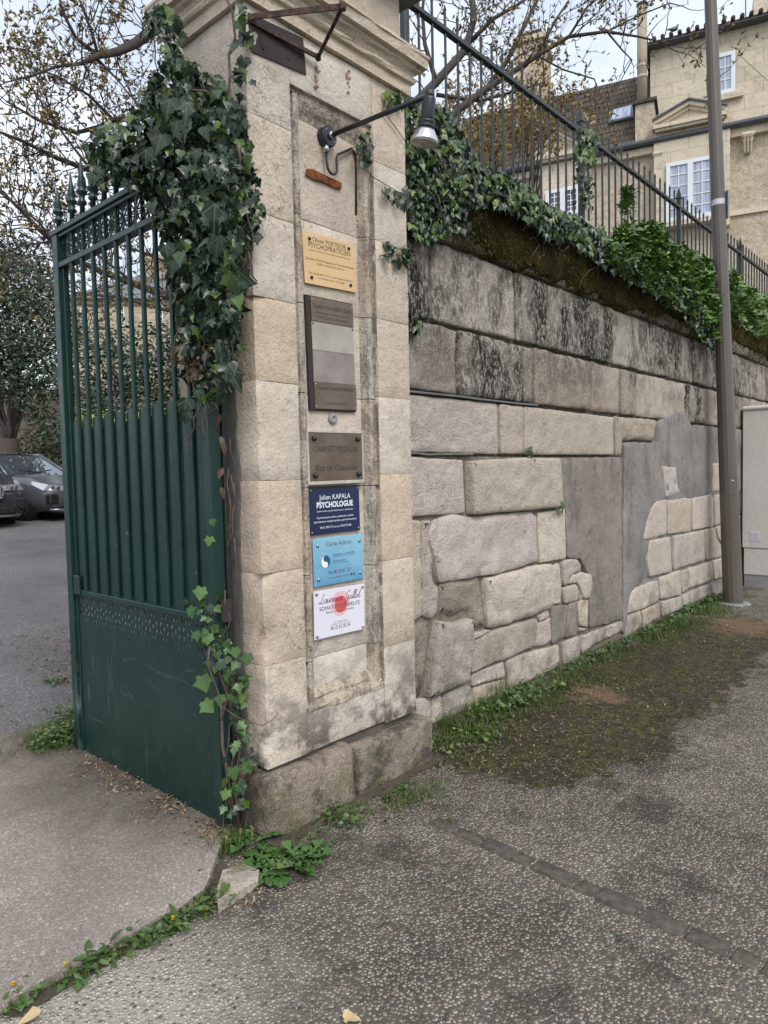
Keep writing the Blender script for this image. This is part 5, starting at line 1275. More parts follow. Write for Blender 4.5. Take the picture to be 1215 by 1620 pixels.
# big chimney stack on the left
def chim(pxa, pxb, pytop, y0, y1, nm='chimney'):
    a = HP(pxa, pytop, -y0); b2 = HP(pxb, pytop, -y0)
    hb(nm, (a.x, y0, zE), (b2.x, y1, a.z), 'rubble'); hb('chimney_cap', (a.x-.08, y0-.08, a.z+.001), (b2.x+.08, y1+.08, a.z+.16), 'ashlar')
    hb('chimney_top', (a.x+.05, y0+.05, a.z+.161), (b2.x-.05, y1-.05, a.z+.34), 'roof')
chim(815, 858, 72, 1.2, 2.6)
a = HP(1192, 18, -sb-1); b2 = HP(1222, -6, -sb-1); hb('chimney', (a.x, sb+1, zT), (b2.x, sb+1.8, b2.z+.2), 'ashlar')
ap = HP(1180, 10, -sb-1); mb = MB(); mb.tube([(ap.x, sb+1.1, zT), (ap.x, sb+1.1, ap.z+.7)], .018, 5); mb.tube([(ap.x-.4, sb+1.1, ap.z+.4), (ap.x+.4, sb+1.1, ap.z+.4)], .010, 4); mb.build('aerial', M['zinc'], house)
# pigeon on the eave
p = HP(1066, 62, -sb+.3); pw = HM.inverted() @ Vector((p.x, sb-.3, zT+.22))
mb = MB(); mb.tube([pw+Vector(v) for v in ((-.20, .12, .02), (-.1, .06, .05), (0, 0, .07), (.07, -.04, .11), (.10, -.06, .17), (.115, -.07, .21), (.15, -.09, .205))], [.012, .04, .065, .06, .032, .03, .006], 10)
mb.build('pigeon', M['roof'] if False else M['zinc'], smooth=True, label='grey pigeon perched on the tiled eave of the stone house', cat='bird')
# ======================= LEAVES ============================================
IVY_O = [(0, 0), (.17, -.13), (.38, -.08), (.40, .12), (.58, .34), (.37, .46), (.25, .66), (0, .96), (-.25, .66), (-.37, .46), (-.58, .34), (-.40, .12), (-.38, -.08), (-.17, -.13)]
IVY_N = [(0, 0), (.12, -.08), (.34, .0), (.28, .20), (.46, .44), (.22, .50), (.14, .70), (0, 1.05), (-.14, .70), (-.22, .50), (-.46, .44), (-.28, .20), (-.34, .0), (-.12, -.08)]
HEART = [(0, 0), (.18, -.10), (.40, .02), (.44, .25), (.30, .55), (.12, .85), (0, 1.0), (-.12, .85), (-.30, .55), (-.44, .25), (-.40, .02), (-.18, -.10)]
LANCE = [(0, 0), (.14, .2), (.19, .45), (.13, .78), (0, 1), (-.13, .78), (-.19, .45), (-.14, .2)]
OVAL = [(0, 0), (.20, .22), (.24, .5), (.14, .82), (0, 1), (-.14, .82), (-.24, .5), (-.20, .22)]
DAND = [(0, 0), (.03, .12), (.10, .20), (.04, .27), (.15, .36), (.05, .46), (.21, .55), (.09, .66), (.24, .78), (.12, .93), (0, 1), (-.12, .93), (-.24, .78), (-.09, .66), (-.21, .55), (-.05, .46), (-.15, .36), (-.04, .27), (-.10, .20), (-.03, .12)]
def leaf_verts(outl, curl=.25, fold=.18, mid=.45):
    vs = [Vector((x, y, fold*abs(x)-curl*y*y*.6)) for x, y in outl]; c = Vector((0, mid, -curl*mid*mid*.6-.015)); n = len(vs)
    return vs+[c], [(i, (i+1) % n, n) for i in range(n)]
class Leaves:
    """collects leaves: the first ones as parts sharing a mesh, the rest joined"""
    def __init__(s, outls, mat, parent, rnd_, npart=300, nm='leaf', rest='leaves', curl=.45, fold=.3):
        s.shapes = []
        for o in outls:
            for _ in range(2):
                j = [(x*rnd_.uniform(.78, 1.18), y+rnd_.uniform(-.05, .05) if 0 < y < .9 else y) for x, y in o]; s.shapes.append(leaf_verts(j, curl*rnd_.uniform(.3, 1.8), fold*rnd_.uniform(.2, 1.6)))
        s.mat = mat; s.parent = parent; s.r = rnd_; s.items = []; s.npart = npart; s.nm = nm; s.rest = rest
    def put(s, p, nrm_, down, size, near=None):
        nrm_ = Vector(nrm_).normalized(); t = Vector(down); t = t-nrm_*t.dot(nrm_)
        if t.length < 1e-4: t = nrm_.orthogonal()
        t.normalize(); x = t.cross(nrm_)
        m3 = Matrix((x*size, t*size, nrm_*size)).transposed().to_4x4(); m3.translation = Vector(p)
        s.items.append((near if near is not None else -(Vector(p)-CAM).length/size, m3, s.r.randrange(len(s.shapes))))
    def done(s):
        s.items.sort(key=lambda q: -q[0])
        mes = []
        if s.npart:
            for vs, fs in s.shapes:
                mb = MB(); mb.add(vs, fs); mb.uv = [(v.x, v.y) for v in vs]; mes.append(mb.mesh('leaf', s.mat, True))
        for _, m3, k in s.items[:s.npart]:
            o = bpy.data.objects.new(s.nm, mes[k]); COL.objects.link(o); adopt(o, s.parent); o.matrix_basis = m3
        if s.items[s.npart:]:
            V = []; F = []; U = []
            SH = [(np.array([tuple(v) for v in vs]), np.array(fs)) for vs, fs in s.shapes]; b = 0
            for _, m3, k in s.items[s.npart:]:
                v, f = SH[k]; mm = np.array(m3); V.append(v @ mm[:3, :3].T+mm[:3, 3]); F.append(f+b); U.append(v[:, :2]); b += len(v)
            V = np.concatenate(V); F = np.concatenate(F); U = np.concatenate(U)
            me = bpy.data.meshes.new(s.rest); me.vertices.add(len(V)); me.vertices.foreach_set('co', V.ravel())
            me.loops.add(F.size); me.loops.foreach_set('vertex_index', F.ravel().astype(np.int32)); me.polygons.add(len(F))
            me.polygons.foreach_set('loop_start', np.arange(0, F.size, 3, dtype=np.int32)); me.polygons.foreach_set('loop_total', np.full(len(F), 3, dtype=np.int32))
            me.polygons.foreach_set('use_smooth', np.ones(len(F), dtype=bool)); me.update(calc_edges=True)
            uvl = me.uv_layers.new(name='UVMap'); uvl.data.foreach_set('uv', U[F.ravel()].astype(np.float32).ravel())
            me.materials.append(s.mat); link(s.rest, me, s.parent, kind='stuff')
def inpoly(x, y, P):
    c = False; j = len(P)-1
    for i in range(len(P)):
        if (P[i][1] > y) != (P[j][1] > y) and x < (P[j][0]-P[i][0])*(y-P[i][1])/(P[j][1]-P[i][1])+P[i][0]: c = not c
        j = i
    return c
def sample(P, r):
    xs = [p[0] for p in P]; ys_ = [p[1] for p in P]
    while True:
        x, y = r.uniform(min(xs), max(xs)), r.uniform(min(ys_), max(ys_))
        if inpoly(x, y, P): return x, y
def wander(a, b2, n, amp, r):
    a = Vector(a); b2 = Vector(b2); pts = []
    for i in range(n+1):
        t_ = i/n; p = a.lerp(b2, t_)+Vector((r.gauss(0, amp), r.gauss(0, amp), r.gauss(0, amp)))*(1 if 0 < i < n else 0); pts.append(p)
    return pts
LN = Vector((-.55, -.75, .35))

# ---- ivy over the pillar side and the gate top ----
R1 = random.Random(21)
ivy = empty('ivy', (1.8, 2.6, 0), label='large dark ivy hanging over the left side of the pillar and the gate top', cat='ivy')
LV = Leaves([IVY_O, IVY_N, HEART, IVY_O, IVY_N], M['ivy'], ivy, R1, 300)
main = [(268, 66), (300, 95), (352, 130), (384, 175), (388, 250), (394, 330), (390, 400), (382, 455), (378, 520), (365, 575), (352, 625), (318, 640), (298, 610), (292, 560), (282, 500), (268, 430), (250, 350), (222, 300), (170, 258), (160, 238), (190, 205), (222, 160), (240, 115)]
gapc = [(215, 190, 12), (262, 300, 0)]
def side_depth(x, y):    # X of the leaf layer: it bulges towards the camera
    return 1.70
clumps = [sample(main, R1) for _ in range(110)]
for i in range(4600):
    if R1.random() < .75:
        c_ = R1.choice(clumps); x, y = c_[0]+R1.gauss(0, 13), c_[1]+R1.gauss(0, 13)
        if not inpoly(x, y, main): continue
    else: x, y = sample(main, R1)
    X_ = 1.70+R1.uniform(-.10, .16)*(1 if x > 250 else .6)
    if y < 250 and x > 300: X_ += .06
    p = onX(x, y, X_)
    if x > 385 and y < 420: p = onY(x, y, 2.36+R1.uniform(-.03, .01))
    deep_ = (X_-1.62)/.24
    n_ = LN+Vector((R1.gauss(0, .7), R1.gauss(0, .7), R1.gauss(0, .65)))
    s_ = R1.choice([.02, .026, .032, .038, .046, .06])*R1.uniform(.85, 1.15)
    LV.put(p, n_, Vector((R1.gauss(0, .4), R1.gauss(0, .4), -1)), s_)
# sprays at the edges: sky side, cornice
for P_, n_, szr, plane in (([(140, 215), (150, 255), (215, 300), (240, 260), (200, 200), (165, 190)], 90, (.035, .06), 1.66),
                           ([(235, 10), (262, 0), (300, 60), (262, 90), (225, 40)], 60, (.03, .05), 1.70),
                           ([(375, 150), (388, 145), (412, 300), (415, 370), (396, 400)], 60, (.03, .05), None),
                           ([(380, 0), (400, 0), (405, 60), (395, 140), (370, 130), (355, 60)], 26, (.035, .06), None),
                           ([(130, 215), (150, 240), (165, 290), (150, 300), (138, 270)], 26, (.03, .05), 1.64)):
    for _ in range(n_):
        x, y = sample(P_, R1); p = onX(x, y, plane+R1.uniform(-.04, .04)) if plane else onY(x, y, 2.35+R1.uniform(-.05, .01))
        LV.put(p, LN+Vector((R1.gauss(0, .5), R1.gauss(0, .5), R1.gauss(0, .4))), Vector((R1.gauss(0, .5), R1.gauss(0, .5), -1)), R1.uniform(*szr))
# the biggest leaves, put where the photo shows them
for x, y, s_ in ((377, 437, .155), (362, 420, .12), (360, 590, .13), (268, 165, .13), (296, 170, .12), (340, 330, .14), (353, 350, .12), (255, 222, .13), (282, 200, .10), (230, 245, .11), (345, 385, .12), (262, 395, .12), (275, 420, .10), (295, 640, .12), (312, 625, .09), (298, 660, .08), (310, 245, .08), (368, 385, .09)):
    LV.put(onX(x, y-8, 1.60) if x < 350 else onY(x, y-8, 2.33 if x > 355 else 2.4), Vector((-.5, -.85, .15)), Vector((R1.gauss(0, .25), R1.gauss(0, .2), -1)), s_*(.66 if s_ < .125 or y < 300 else .85), near=0)
LV.done()
def vine(pts, r0, r1_, par, nm='stem', mat='vine', n=6):
    k = len(pts); mb = MB(); mb.tube(pts, [r0+(r1_-r0)*i/(k-1) for i in range(k)], n); return mb.build(nm, M[mat], par, smooth=True)
def pxv(pts, pl_, off=0): return [onY(x, y, pl_[1]) if pl_[0] == 'Y' else onX(x, y, pl_[1]) for x, y in pts]
vine(pxv([(352, 240), (356, 200), (364, 120), (362, 85), (372, 60), (368, 20), (355, -10)], ('Y', 2.34)), .006, .005, ivy)
vine(pxv([(364, 85), (378, 70), (392, 75)], ('Y', 2.34)), .004, .002, ivy)
vine(pxv([(225, 150), (260, 145), (300, 142), (330, 145)], ('X', 1.66)), .006, .004, ivy)
vine(pxv([(240, 30), (262, 70), (300, 110), (330, 150)], ('X', 1.68)), .006, .004, ivy)
for _ in range(26):
    x, y = sample(main, R1); vine(wander(onX(x, y, 1.68), onX(x+R1.uniform(-25, 25), y+R1.uniform(40, 120), 1.69), 6, .012, R1), .005, .002, ivy)
# withered clump
DL = Leaves([IVY_O, OVAL], M['ivydead'], ivy, R1, 0, rest='withered_leaves', curl=.9, fold=.5)
for _ in range(110):
    x, y = 308+R1.gauss(0, 13), 572+R1.gauss(0, 13); DL.put(onX(x, y, 1.655+R1.uniform(-.02, .03)), LN+Vector((R1.gauss(0, .9), R1.gauss(0, .9), R1.gauss(0, .9))), Vector((R1.gauss(0, 1), R1.gauss(0, 1), -.6)), R1.uniform(.02, .04))
DL.done()
# dark woody thicket behind the leaves so the mass reads dense
for _ in range(60):
    x, y = sample([(300, 200), (385, 220), (390, 400), (350, 560), (310, 560), (270, 420), (255, 330)], R1)
    vine(wander(onX(x, y, 1.79), onX(x+R1.uniform(-20, 20), y+R1.uniform(50, 140), 1.80), 5, .012, R1), .005, .003, ivy)

# ---- ivy runner along the hinge, down to the ground ----
iv2 = empty('ivy_runner', (1.74, 2.49, 0), label='thin ivy runner climbing the gate hinge from the ground beside the plinth', cat='ivy')
L2 = Leaves([IVY_O, IVY_O, HEART], M['ivy'], iv2, R1, 300)
L2b = Leaves([IVY_O], leaf_mat('fresh_ivy_leaf', (.03, .085, .022), (.06, .13, .035), (.10, .19, .05)), iv2, R1, 300)
strand = [(375, 1310), (372, 1250), (380, 1190), (366, 1130), (378, 1080), (352, 1050), (345, 1010), (322, 985), (318, 940)]
for (a, b2) in zip(strand, strand[1:]):
    for _ in range(13):
        t_ = R1.random(); x = a[0]+(b2[0]-a[0])*t_+R1.gauss(0, 11); y = a[1]+(b2[1]-a[1])*t_+R1.gauss(0, 10)
        p = onY(x, y, 2.44+R1.uniform(-.05, .03)); (L2 if R1.random() < .6 else L2b).put(p, Vector((-.5, -.8, .3))+Vector((R1.gauss(0, .45), R1.gauss(0, .4), R1.gauss(0, .4))), Vector((R1.gauss(0, .9), R1.gauss(0, .4), -1)), R1.uniform(.022, .052))
for x, y, s_ in ((319, 930, .07), (335, 822, .04), (332, 850, .05), (392, 1035, .07), (384, 1070, .06), (372, 1025, .06), (340, 1020, .05), (310, 1000, .05), (320, 1070, .09), (323, 1110, .08), (350, 1100, .06), (388, 1140, .06), (390, 1205, .07), (368, 1215, .07), (375, 1240, .07), (360, 1250, .06), (378, 545, .04), (372, 560, .035), (416, 378, .04), (414, 362, .04)):
    L2b.put(onY(x, y, 2.42), Vector((-.5, -.8, .2)), Vector((R1.gauss(0, .4), 0, -1)), s_*.8)
L2.done(); L2b.done()
vine(pxv([(378, 1310), (372, 1240), (380, 1180), (366, 1120), (370, 1060), (385, 1020), (382, 985)], ('Y', 2.46)), .007, .003, iv2)
vine(pxv([(350, 1140), (360, 1100), (345, 1060), (327, 1035), (330, 1025)], ('Y', 2.46)), .005, .003, iv2)
vine(pxv([(332, 1022), (328, 1050), (345, 1095), (352, 1118), (375, 1135), (395, 1142), (415, 1148), (430, 1140), (440, 1128)], ('Y', 2.36)), .0035, .0016, iv2)
vine(pxv([(374, 1320), (366, 1255), (352, 1180), (350, 1110)], ('Y', 2.49)), .009, .006, iv2)
for _ in range(16):
    y = R1.uniform(640, 1290); vine(wander(onY(360+R1.uniform(-6, 12), y, 2.48), onY(365+R1.uniform(-10, 12), y+R1.uniform(30, 120), 2.48), 4, .008, R1), .003, .002, iv2)
DL = Leaves([OVAL], M['ivydead'], iv2, R1, 12, nm='withered_leaf', curl=1.2, fold=.7)
for x, y in ((350, 690), (352, 700), (353, 740), (350, 770), (349, 655)): DL.put(onY(x, y, 2.45), Vector((-.5, -.8, .2)), Vector((R1.gauss(0, .6), 0, -1)), .05)
DL.done()

# ---- ivy along the wall top ----
iv3 = empty('wall_ivy', (4.2, 2.62, 3.3), label='ivy spilling over the retaining wall top behind the spotlight, below the railing', cat='ivy')
L3 = Leaves([IVY_O, IVY_N, HEART, IVY_O], M['ivy'], iv3, R1, 300)
fresh = Leaves([IVY_O, HEART], leaf_mat('young_ivy_leaf', (.05, .095, .024), (.09, .15, .035), (.16, .22, .05)), iv3, R1, 0, rest='young_leaves')
def wpoly(P_, n_, plane, spread, szr, LL, ncl=30, sig=14):
    cl = [sample(P_, R1) for _ in range(ncl)]
    for _ in range(n_):
        if R1.random() < .7:
            c_ = R1.choice(cl); x, y = c_[0]+R1.gauss(0, sig), c_[1]+R1.gauss(0, sig)
            if not inpoly(x, y, P_): continue
        else: x, y = sample(P_, R1)
        p = onY(x, y, plane+R1.uniform(-spread, spread))
        LL.put(p, Vector((-.35, -.85, .4))+Vector((R1.gauss(0, .5), R1.gauss(0, .4), R1.gauss(0, .45))), Vector((R1.gauss(0, .5), R1.gauss(0, .3), -1)), R1.uniform(*szr))
A_ = [(645, 150), (680, 160), (715, 175), (735, 215), (760, 255), (790, 275), (815, 285), (800, 330), (765, 325), (740, 335), (748, 370), (700, 370), (680, 385), (652, 375), (645, 300), (642, 200)]
wpoly(A_, 3400, 2.62, .10, (.02, .05), L3, 60, 12)
B_ = [(790, 270), (830, 290), (860, 320), (910, 340), (950, 365), (985, 385), (1000, 410), (985, 440), (960, 425), (930, 400), (900, 380), (862, 372), (840, 350), (808, 330), (780, 325)]
wpoly(B_, 3000, 2.58, .10, (.026, .062), L3, 55, 10)
C_ = [(985, 390), (1040, 420), (1090, 455), (1125, 480), (1132, 545), (1122, 560), (1100, 520), (1060, 480), (1020, 460), (985, 440)]
wpoly(C_, 1100, 2.54, .09, (.026, .058), L3, 45, 9)
wpoly(A_, 300, 2.53, .05, (.02, .05), fresh, 20); wpoly(B_, 200, 2.50, .06, (.025, .055), fresh, 20, 10)
wpoly([(770, 280), (900, 335), (960, 360), (945, 385), (860, 350), (780, 305)], 160, 2.62, .1, (.025, .05), fresh, 20, 10)
for P_, n_ in (([(600, 385), (650, 385), (655, 410), (625, 420), (600, 400)], 40), ([(605, 300), (645, 285), (650, 330), (610, 320)], 22), ([(560, 225), (585, 200), (592, 250), (575, 265)], 30), ([(605, 140), (635, 145), (640, 175), (612, 165)], 26), ([(640, 180), (650, 250), (628, 240), (625, 190)], 18)):
    wpoly(P_, n_, 2.36 if P_[0][0] < 640 else 2.5, .02, (.025, .055), L3 if R1.random() < .6 else fresh, 8, 8)
# sprig on the fence post
for _ in range(95):
    x = 923+R1.gauss(0, 8); y = R1.uniform(200, 330); L3.put(onY(x, y, 2.93+R1.uniform(-.05, .03)), Vector((-.4, -.8, .3))+Vector((R1.gauss(0, .5), R1.gauss(0, .4), R1.gauss(0, .4))), Vector((R1.gauss(0, .5), 0, -1)), R1.uniform(.035, .07))
for _ in range(40):
    x = 932+R1.gauss(0, 7); y = R1.uniform(205, 250); fresh.put(onY(x, y, 2.9), Vector((-.4, -.8, .3))+Vector((R1.gauss(0, .5), R1.gauss(0, .4), R1.gauss(0, .4))), Vector((R1.gauss(0, .5), 0, -1)), R1.uniform(.045, .08))
L3.done(); fresh.done()
for P_ in ([(690, 240), (715, 285), (735, 315), (755, 330)], [(668, 290), (685, 310), (700, 340)], [(750, 310), (752, 280), (748, 265)], [(700, 180), (706, 210), (712, 250)], [(565, 235), (572, 262), (590, 280), (640, 310)], [(612, 150), (605, 175), (625, 200), (645, 230)], [(604, 300), (618, 320), (640, 305), (660, 300)], [(600, 405), (622, 400), (648, 385)], [(560, 232), (556, 238), (563, 262)], [(640, 165), (618, 158), (612, 150)]):
    vine(pxv(P_, ('Y', 2.50 if P_[0][0] > 640 else 2.365)), .006 if P_[0][0] > 640 else .003, .002, iv3)
for _ in range(70):
    P_ = A_ if _ < 30 else B_; x, y = sample(P_, R1); vine(wander(onY(x, y, 2.58), onY(x+R1.uniform(-30, 40), y+R1.uniform(0, 50), 2.55), 5, .02, R1), .005, .002, iv3)
# dark soil and roots under the ivy, behind the leaf layer
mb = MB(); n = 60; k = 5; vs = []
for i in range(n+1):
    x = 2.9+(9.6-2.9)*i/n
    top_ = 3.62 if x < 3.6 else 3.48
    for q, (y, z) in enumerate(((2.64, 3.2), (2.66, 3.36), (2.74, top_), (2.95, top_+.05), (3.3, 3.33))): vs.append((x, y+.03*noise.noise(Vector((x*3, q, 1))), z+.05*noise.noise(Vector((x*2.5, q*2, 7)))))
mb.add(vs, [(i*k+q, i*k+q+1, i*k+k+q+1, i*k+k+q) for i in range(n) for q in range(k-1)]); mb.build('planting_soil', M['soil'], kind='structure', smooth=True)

# ---- moss curtain on the coping ----
R2 = random.Random(4)
V = []; F = []
def mossy(x, z0, z1, dens):
    pass
mb = MB(); nx = 520
vs = []; kk = 14
for i in range(nx+1):
    x = 3.35+(14.5-3.35)*i/nx
    low = 2.985+(.04+.10*min(1, max(0, (x-5.6)*.7)))*noise.noise(Vector((x*1.7, 3, 0)))+.05*noise.noise(Vector((x*6, 8, 0)))
    if x < 4.0: low += (4.0-x)*.5
    if x > 5.9: low += min(.10, (x-5.9)*.05)
    low = min(low, 3.27)
    for q in range(kk):
        t_ = q/(kk-1); z = low+(3.36-low)*t_; y = WY-.018-.055*math.sin(math.pi*min(1, t_*.85+.05))+.03*t_*t_+.03*noise.noise(Vector((x*7, z*7, 2)))+.022*noise.noise(Vector((x*24, z*24, 2)))
        vs.append((x, y+ (.05 if q == 0 else 0), z+.012*noise.noise(Vector((x*20, z*20, 9)))))
mb.add(vs, [(i*kk+q, (i+1)*kk+q, (i+1)*kk+q+1, i*kk+q+1) for i in range(nx) for q in range(kk-1)])
b = NB('thick_brown_moss'); n1 = b.noise(45, 5, .8); n2 = b.noise(3.2, 5, .7)
c_ = b.mix(b.ramp(n2, .40, .62), (.075, .058, .026), (.15, .14, .034)); c_ = b.mix(b.ramp(n1, .42, .62, .75, 0), c_, (.03, .024, .012)); c_ = b.mix(b.ramp(b.noise(80, 2), .6, .7, 0, .5), c_, (.15, .12, .045))
M['mosssheet'] = b.out(c_, .98, b.bump(n1, .05, 1), spec=.05)
mb.build('moss', M['mosssheet'], kind='stuff', smooth=True)
ML = MB()
def blade(mb, p, d, l, w_, bend=.5, nseg=2):
    d = Vector(d).normalized(); s_ = d.cross(Vector((.3, .4, .9))).normalized()*w_
    vs = []; q = Vector(p)
    for i in range(nseg+1):
        f = 1-i/nseg; 
        if i < nseg: vs += [q-s_*f, q+s_*f]
        else: vs += [q]
        d = (d+Vector((0, 0, -bend/nseg))).normalized(); q = q+d*(l/nseg)
    fs = [(2*i, 2*i+1, 2*i+3, 2*i+2) for i in range(nseg-1)]+[(2*nseg-2, 2*nseg-1, 2*nseg)]
    mb.add(vs, fs)
for _ in range(30000):
    x = 3.5+10.5*R2.random()**1.5; z = R2.uniform(2.98, 3.34)
    if noise.noise(Vector((x*2.4, z*3, 5)))+.35*noise.noise(Vector((x*11, z*11, 5))) < -.12-(.25 if z > 3.12 else 0): continue
    blade(ML, (x, WY-.035-R2.random()*.045, z), (R2.gauss(0, .5), -1, R2.uniform(-1.4, .2)), R2.uniform(.012, .04), R2.uniform(.0015, .0035), .9, 2)
for _ in range(5000):     # straggling moss on the joint lines below
    x = R2.uniform(3.1, 11); z = R2.choice([2.985, 2.975, 2.99]); blade(ML, (x, WY-.012, z+R2.uniform(-.012, .008)), (R2.gauss(0, .5), -1, R2.uniform(-.9, .3)), R2.uniform(.01, .03), .0016, .9, 2)
ML.build('moss_strands', M['mossm'], kind='stuff')

# ---- bright laurel bushes ----
def bush(label, P_, n_, plane, spread, szr, mat, seed, cat='shrub', outl=(LANCE, OVAL), name='laurel_bush', ncl=40, sig=12, npart=300, upr=.6, planeF=None, group=None, stems=30):
    r = random.Random(seed); c_ = (sum(p[0] for p in P_)/len(P_), sum(p[1] for p in P_)/len(P_)); o = onY(c_[0], c_[1], plane)
    e_ = empty(name, (o.x, o.y, TZ), label=label, cat=cat, group=group); LL = Leaves(list(outl), M[mat] if isinstance(mat, str) else mat, e_, r, npart)
    done_ = 0
    while done_ < n_:
        # a shoot: whorl of leaves pointing up and out
        x, y = sample(P_, r); pl_ = planeF(x, y) if planeF else plane
        p = onY(x, y, pl_+r.uniform(-spread, spread)); ax = Vector((r.gauss(0, .45)-.15, r.gauss(0, .4)-.35, r.uniform(.5, 1.2))).normalized(); k_ = r.randint(5, 8)
        a_ = ax.orthogonal().normalized(); b_ = ax.cross(a_)
        for j in range(k_):
            an = 6.283*j/k_+r.uniform(-.3, .3); out_ = a_*math.cos(an)+b_*math.sin(an); up_ = r.uniform(.3, 1.3)
            d_ = (out_+ax*up_).normalized(); s_ = r.uniform(*szr); LL.put(p-ax*r.uniform(0, s_*.9), (ax-out_*.5).normalized(), d_, s_)
        done_ += k_
    LL.done()
    for _ in range(stems):
        x, y = sample(P_, r); p = onY(x, y, plane); vine(wander(Vector((p.x+r.uniform(-.1, .1), plane+.12, TZ-.02)), p, 4, .02, r), .006, .003, e_, mat='bark', n=5)
    return e_
bush('bright green laurel bush growing through the black railing left of the lamp post', [(955, 405), (972, 372), (990, 350), (1000, 372), (1022, 350), (1048, 355), (1062, 378), (1095, 395), (1128, 415), (1140, 470), (1138, 535), (1105, 505), (1060, 478), (1020, 452), (985, 430)], 10000, 2.56, .13, (.045, .08), 'laurel', 31)
bush('bright green laurel bush on the wall top right of the lamp post', [(1150, 430), (1165, 425), (1180, 450), (1215, 470), (1240, 500), (1240, 560), (1215, 535), (1180, 520), (1155, 505)], 3600, 2.70, .20, (.05, .095), 'laurel', 32)
bush('tall young laurel shoot poking up between the railing bars', [(988, 295), (1004, 292), (1003, 330), (1000, 360), (985, 360)], 220, 2.75, .05, (.05, .08), 'laurel', 33, npart=110, stems=3)
# dense dark core inside the bushes: twiggy hedge stems
# ======================= TREES =============================================
class Tree:
    def __init__(s, root, seed, wood=None): s.root = root; s.r = random.Random(seed); s.w = MB(); s.tips = []; s.tw = MB()
    def limb(s, pts, r0, r1_, n=8): 
        k_ = len(pts); s.w.tube(pts, [r0+(r1_-r0)*i/(k_-1) for i in range(k_)], n)
    def twig(s, p, d, l, r_, lev):
        r = s.r; n = max(3, int(l/.09)); pts = [Vector(p)]; d = Vector(d).normalized(); q = Vector(p)
        for i in range(n):
            d = (d+Vector((r.gauss(0, .22), r.gauss(0, .22), r.gauss(0, .16)+.05))).normalized(); q = q+d*(l/n); pts.append(q.copy())
            if lev > 0 and i > 0 and r.random() < (.62 if lev > 1 else .75):
                a = d.orthogonal().normalized(); a = a*math.cos(r.random()*6.28)+d.cross(a)*math.sin(r.random()*6.28)
                s.twig(q, d*.6+a*.9+Vector((0, 0, .15)), l*r.uniform(.35, .65), r_*.6, lev-1)
            s.tips.append((q.copy(), d.copy())) if (lev <= 1 and r.random() < .75) else None
        s.tw.tube(pts, [r_*(1-.75*i/n) for i in range(n+1)], 4 if r_ < .01 else 5, caps=False)
        s.tips.append((q, d))
RT = random.Random(77)
mt = empty('magnolia_tree', (5.6, 6.6, TZ), label='budding magnolia tree behind the pillar, bare grey branches spreading across the sky both ways', cat='tree')
T_ = Tree(mt, 5)
TD = 7.6
def dp(P_, d0, d1): 
    k_ = len(P_)-1; return [deep(x, y, d0+(d1-d0)*i/k_) for i, (x, y) in enumerate(P_)]
base = Vector((5.6, 6.6, TZ-.1))
trunk = [base, base+Vector((-.05, .05, .9)), deep(560, 230, TD+.5), deep(520, 140, TD+.2), deep(500, 40, TD)]
T_.limb(trunk, .17, .10, 12)
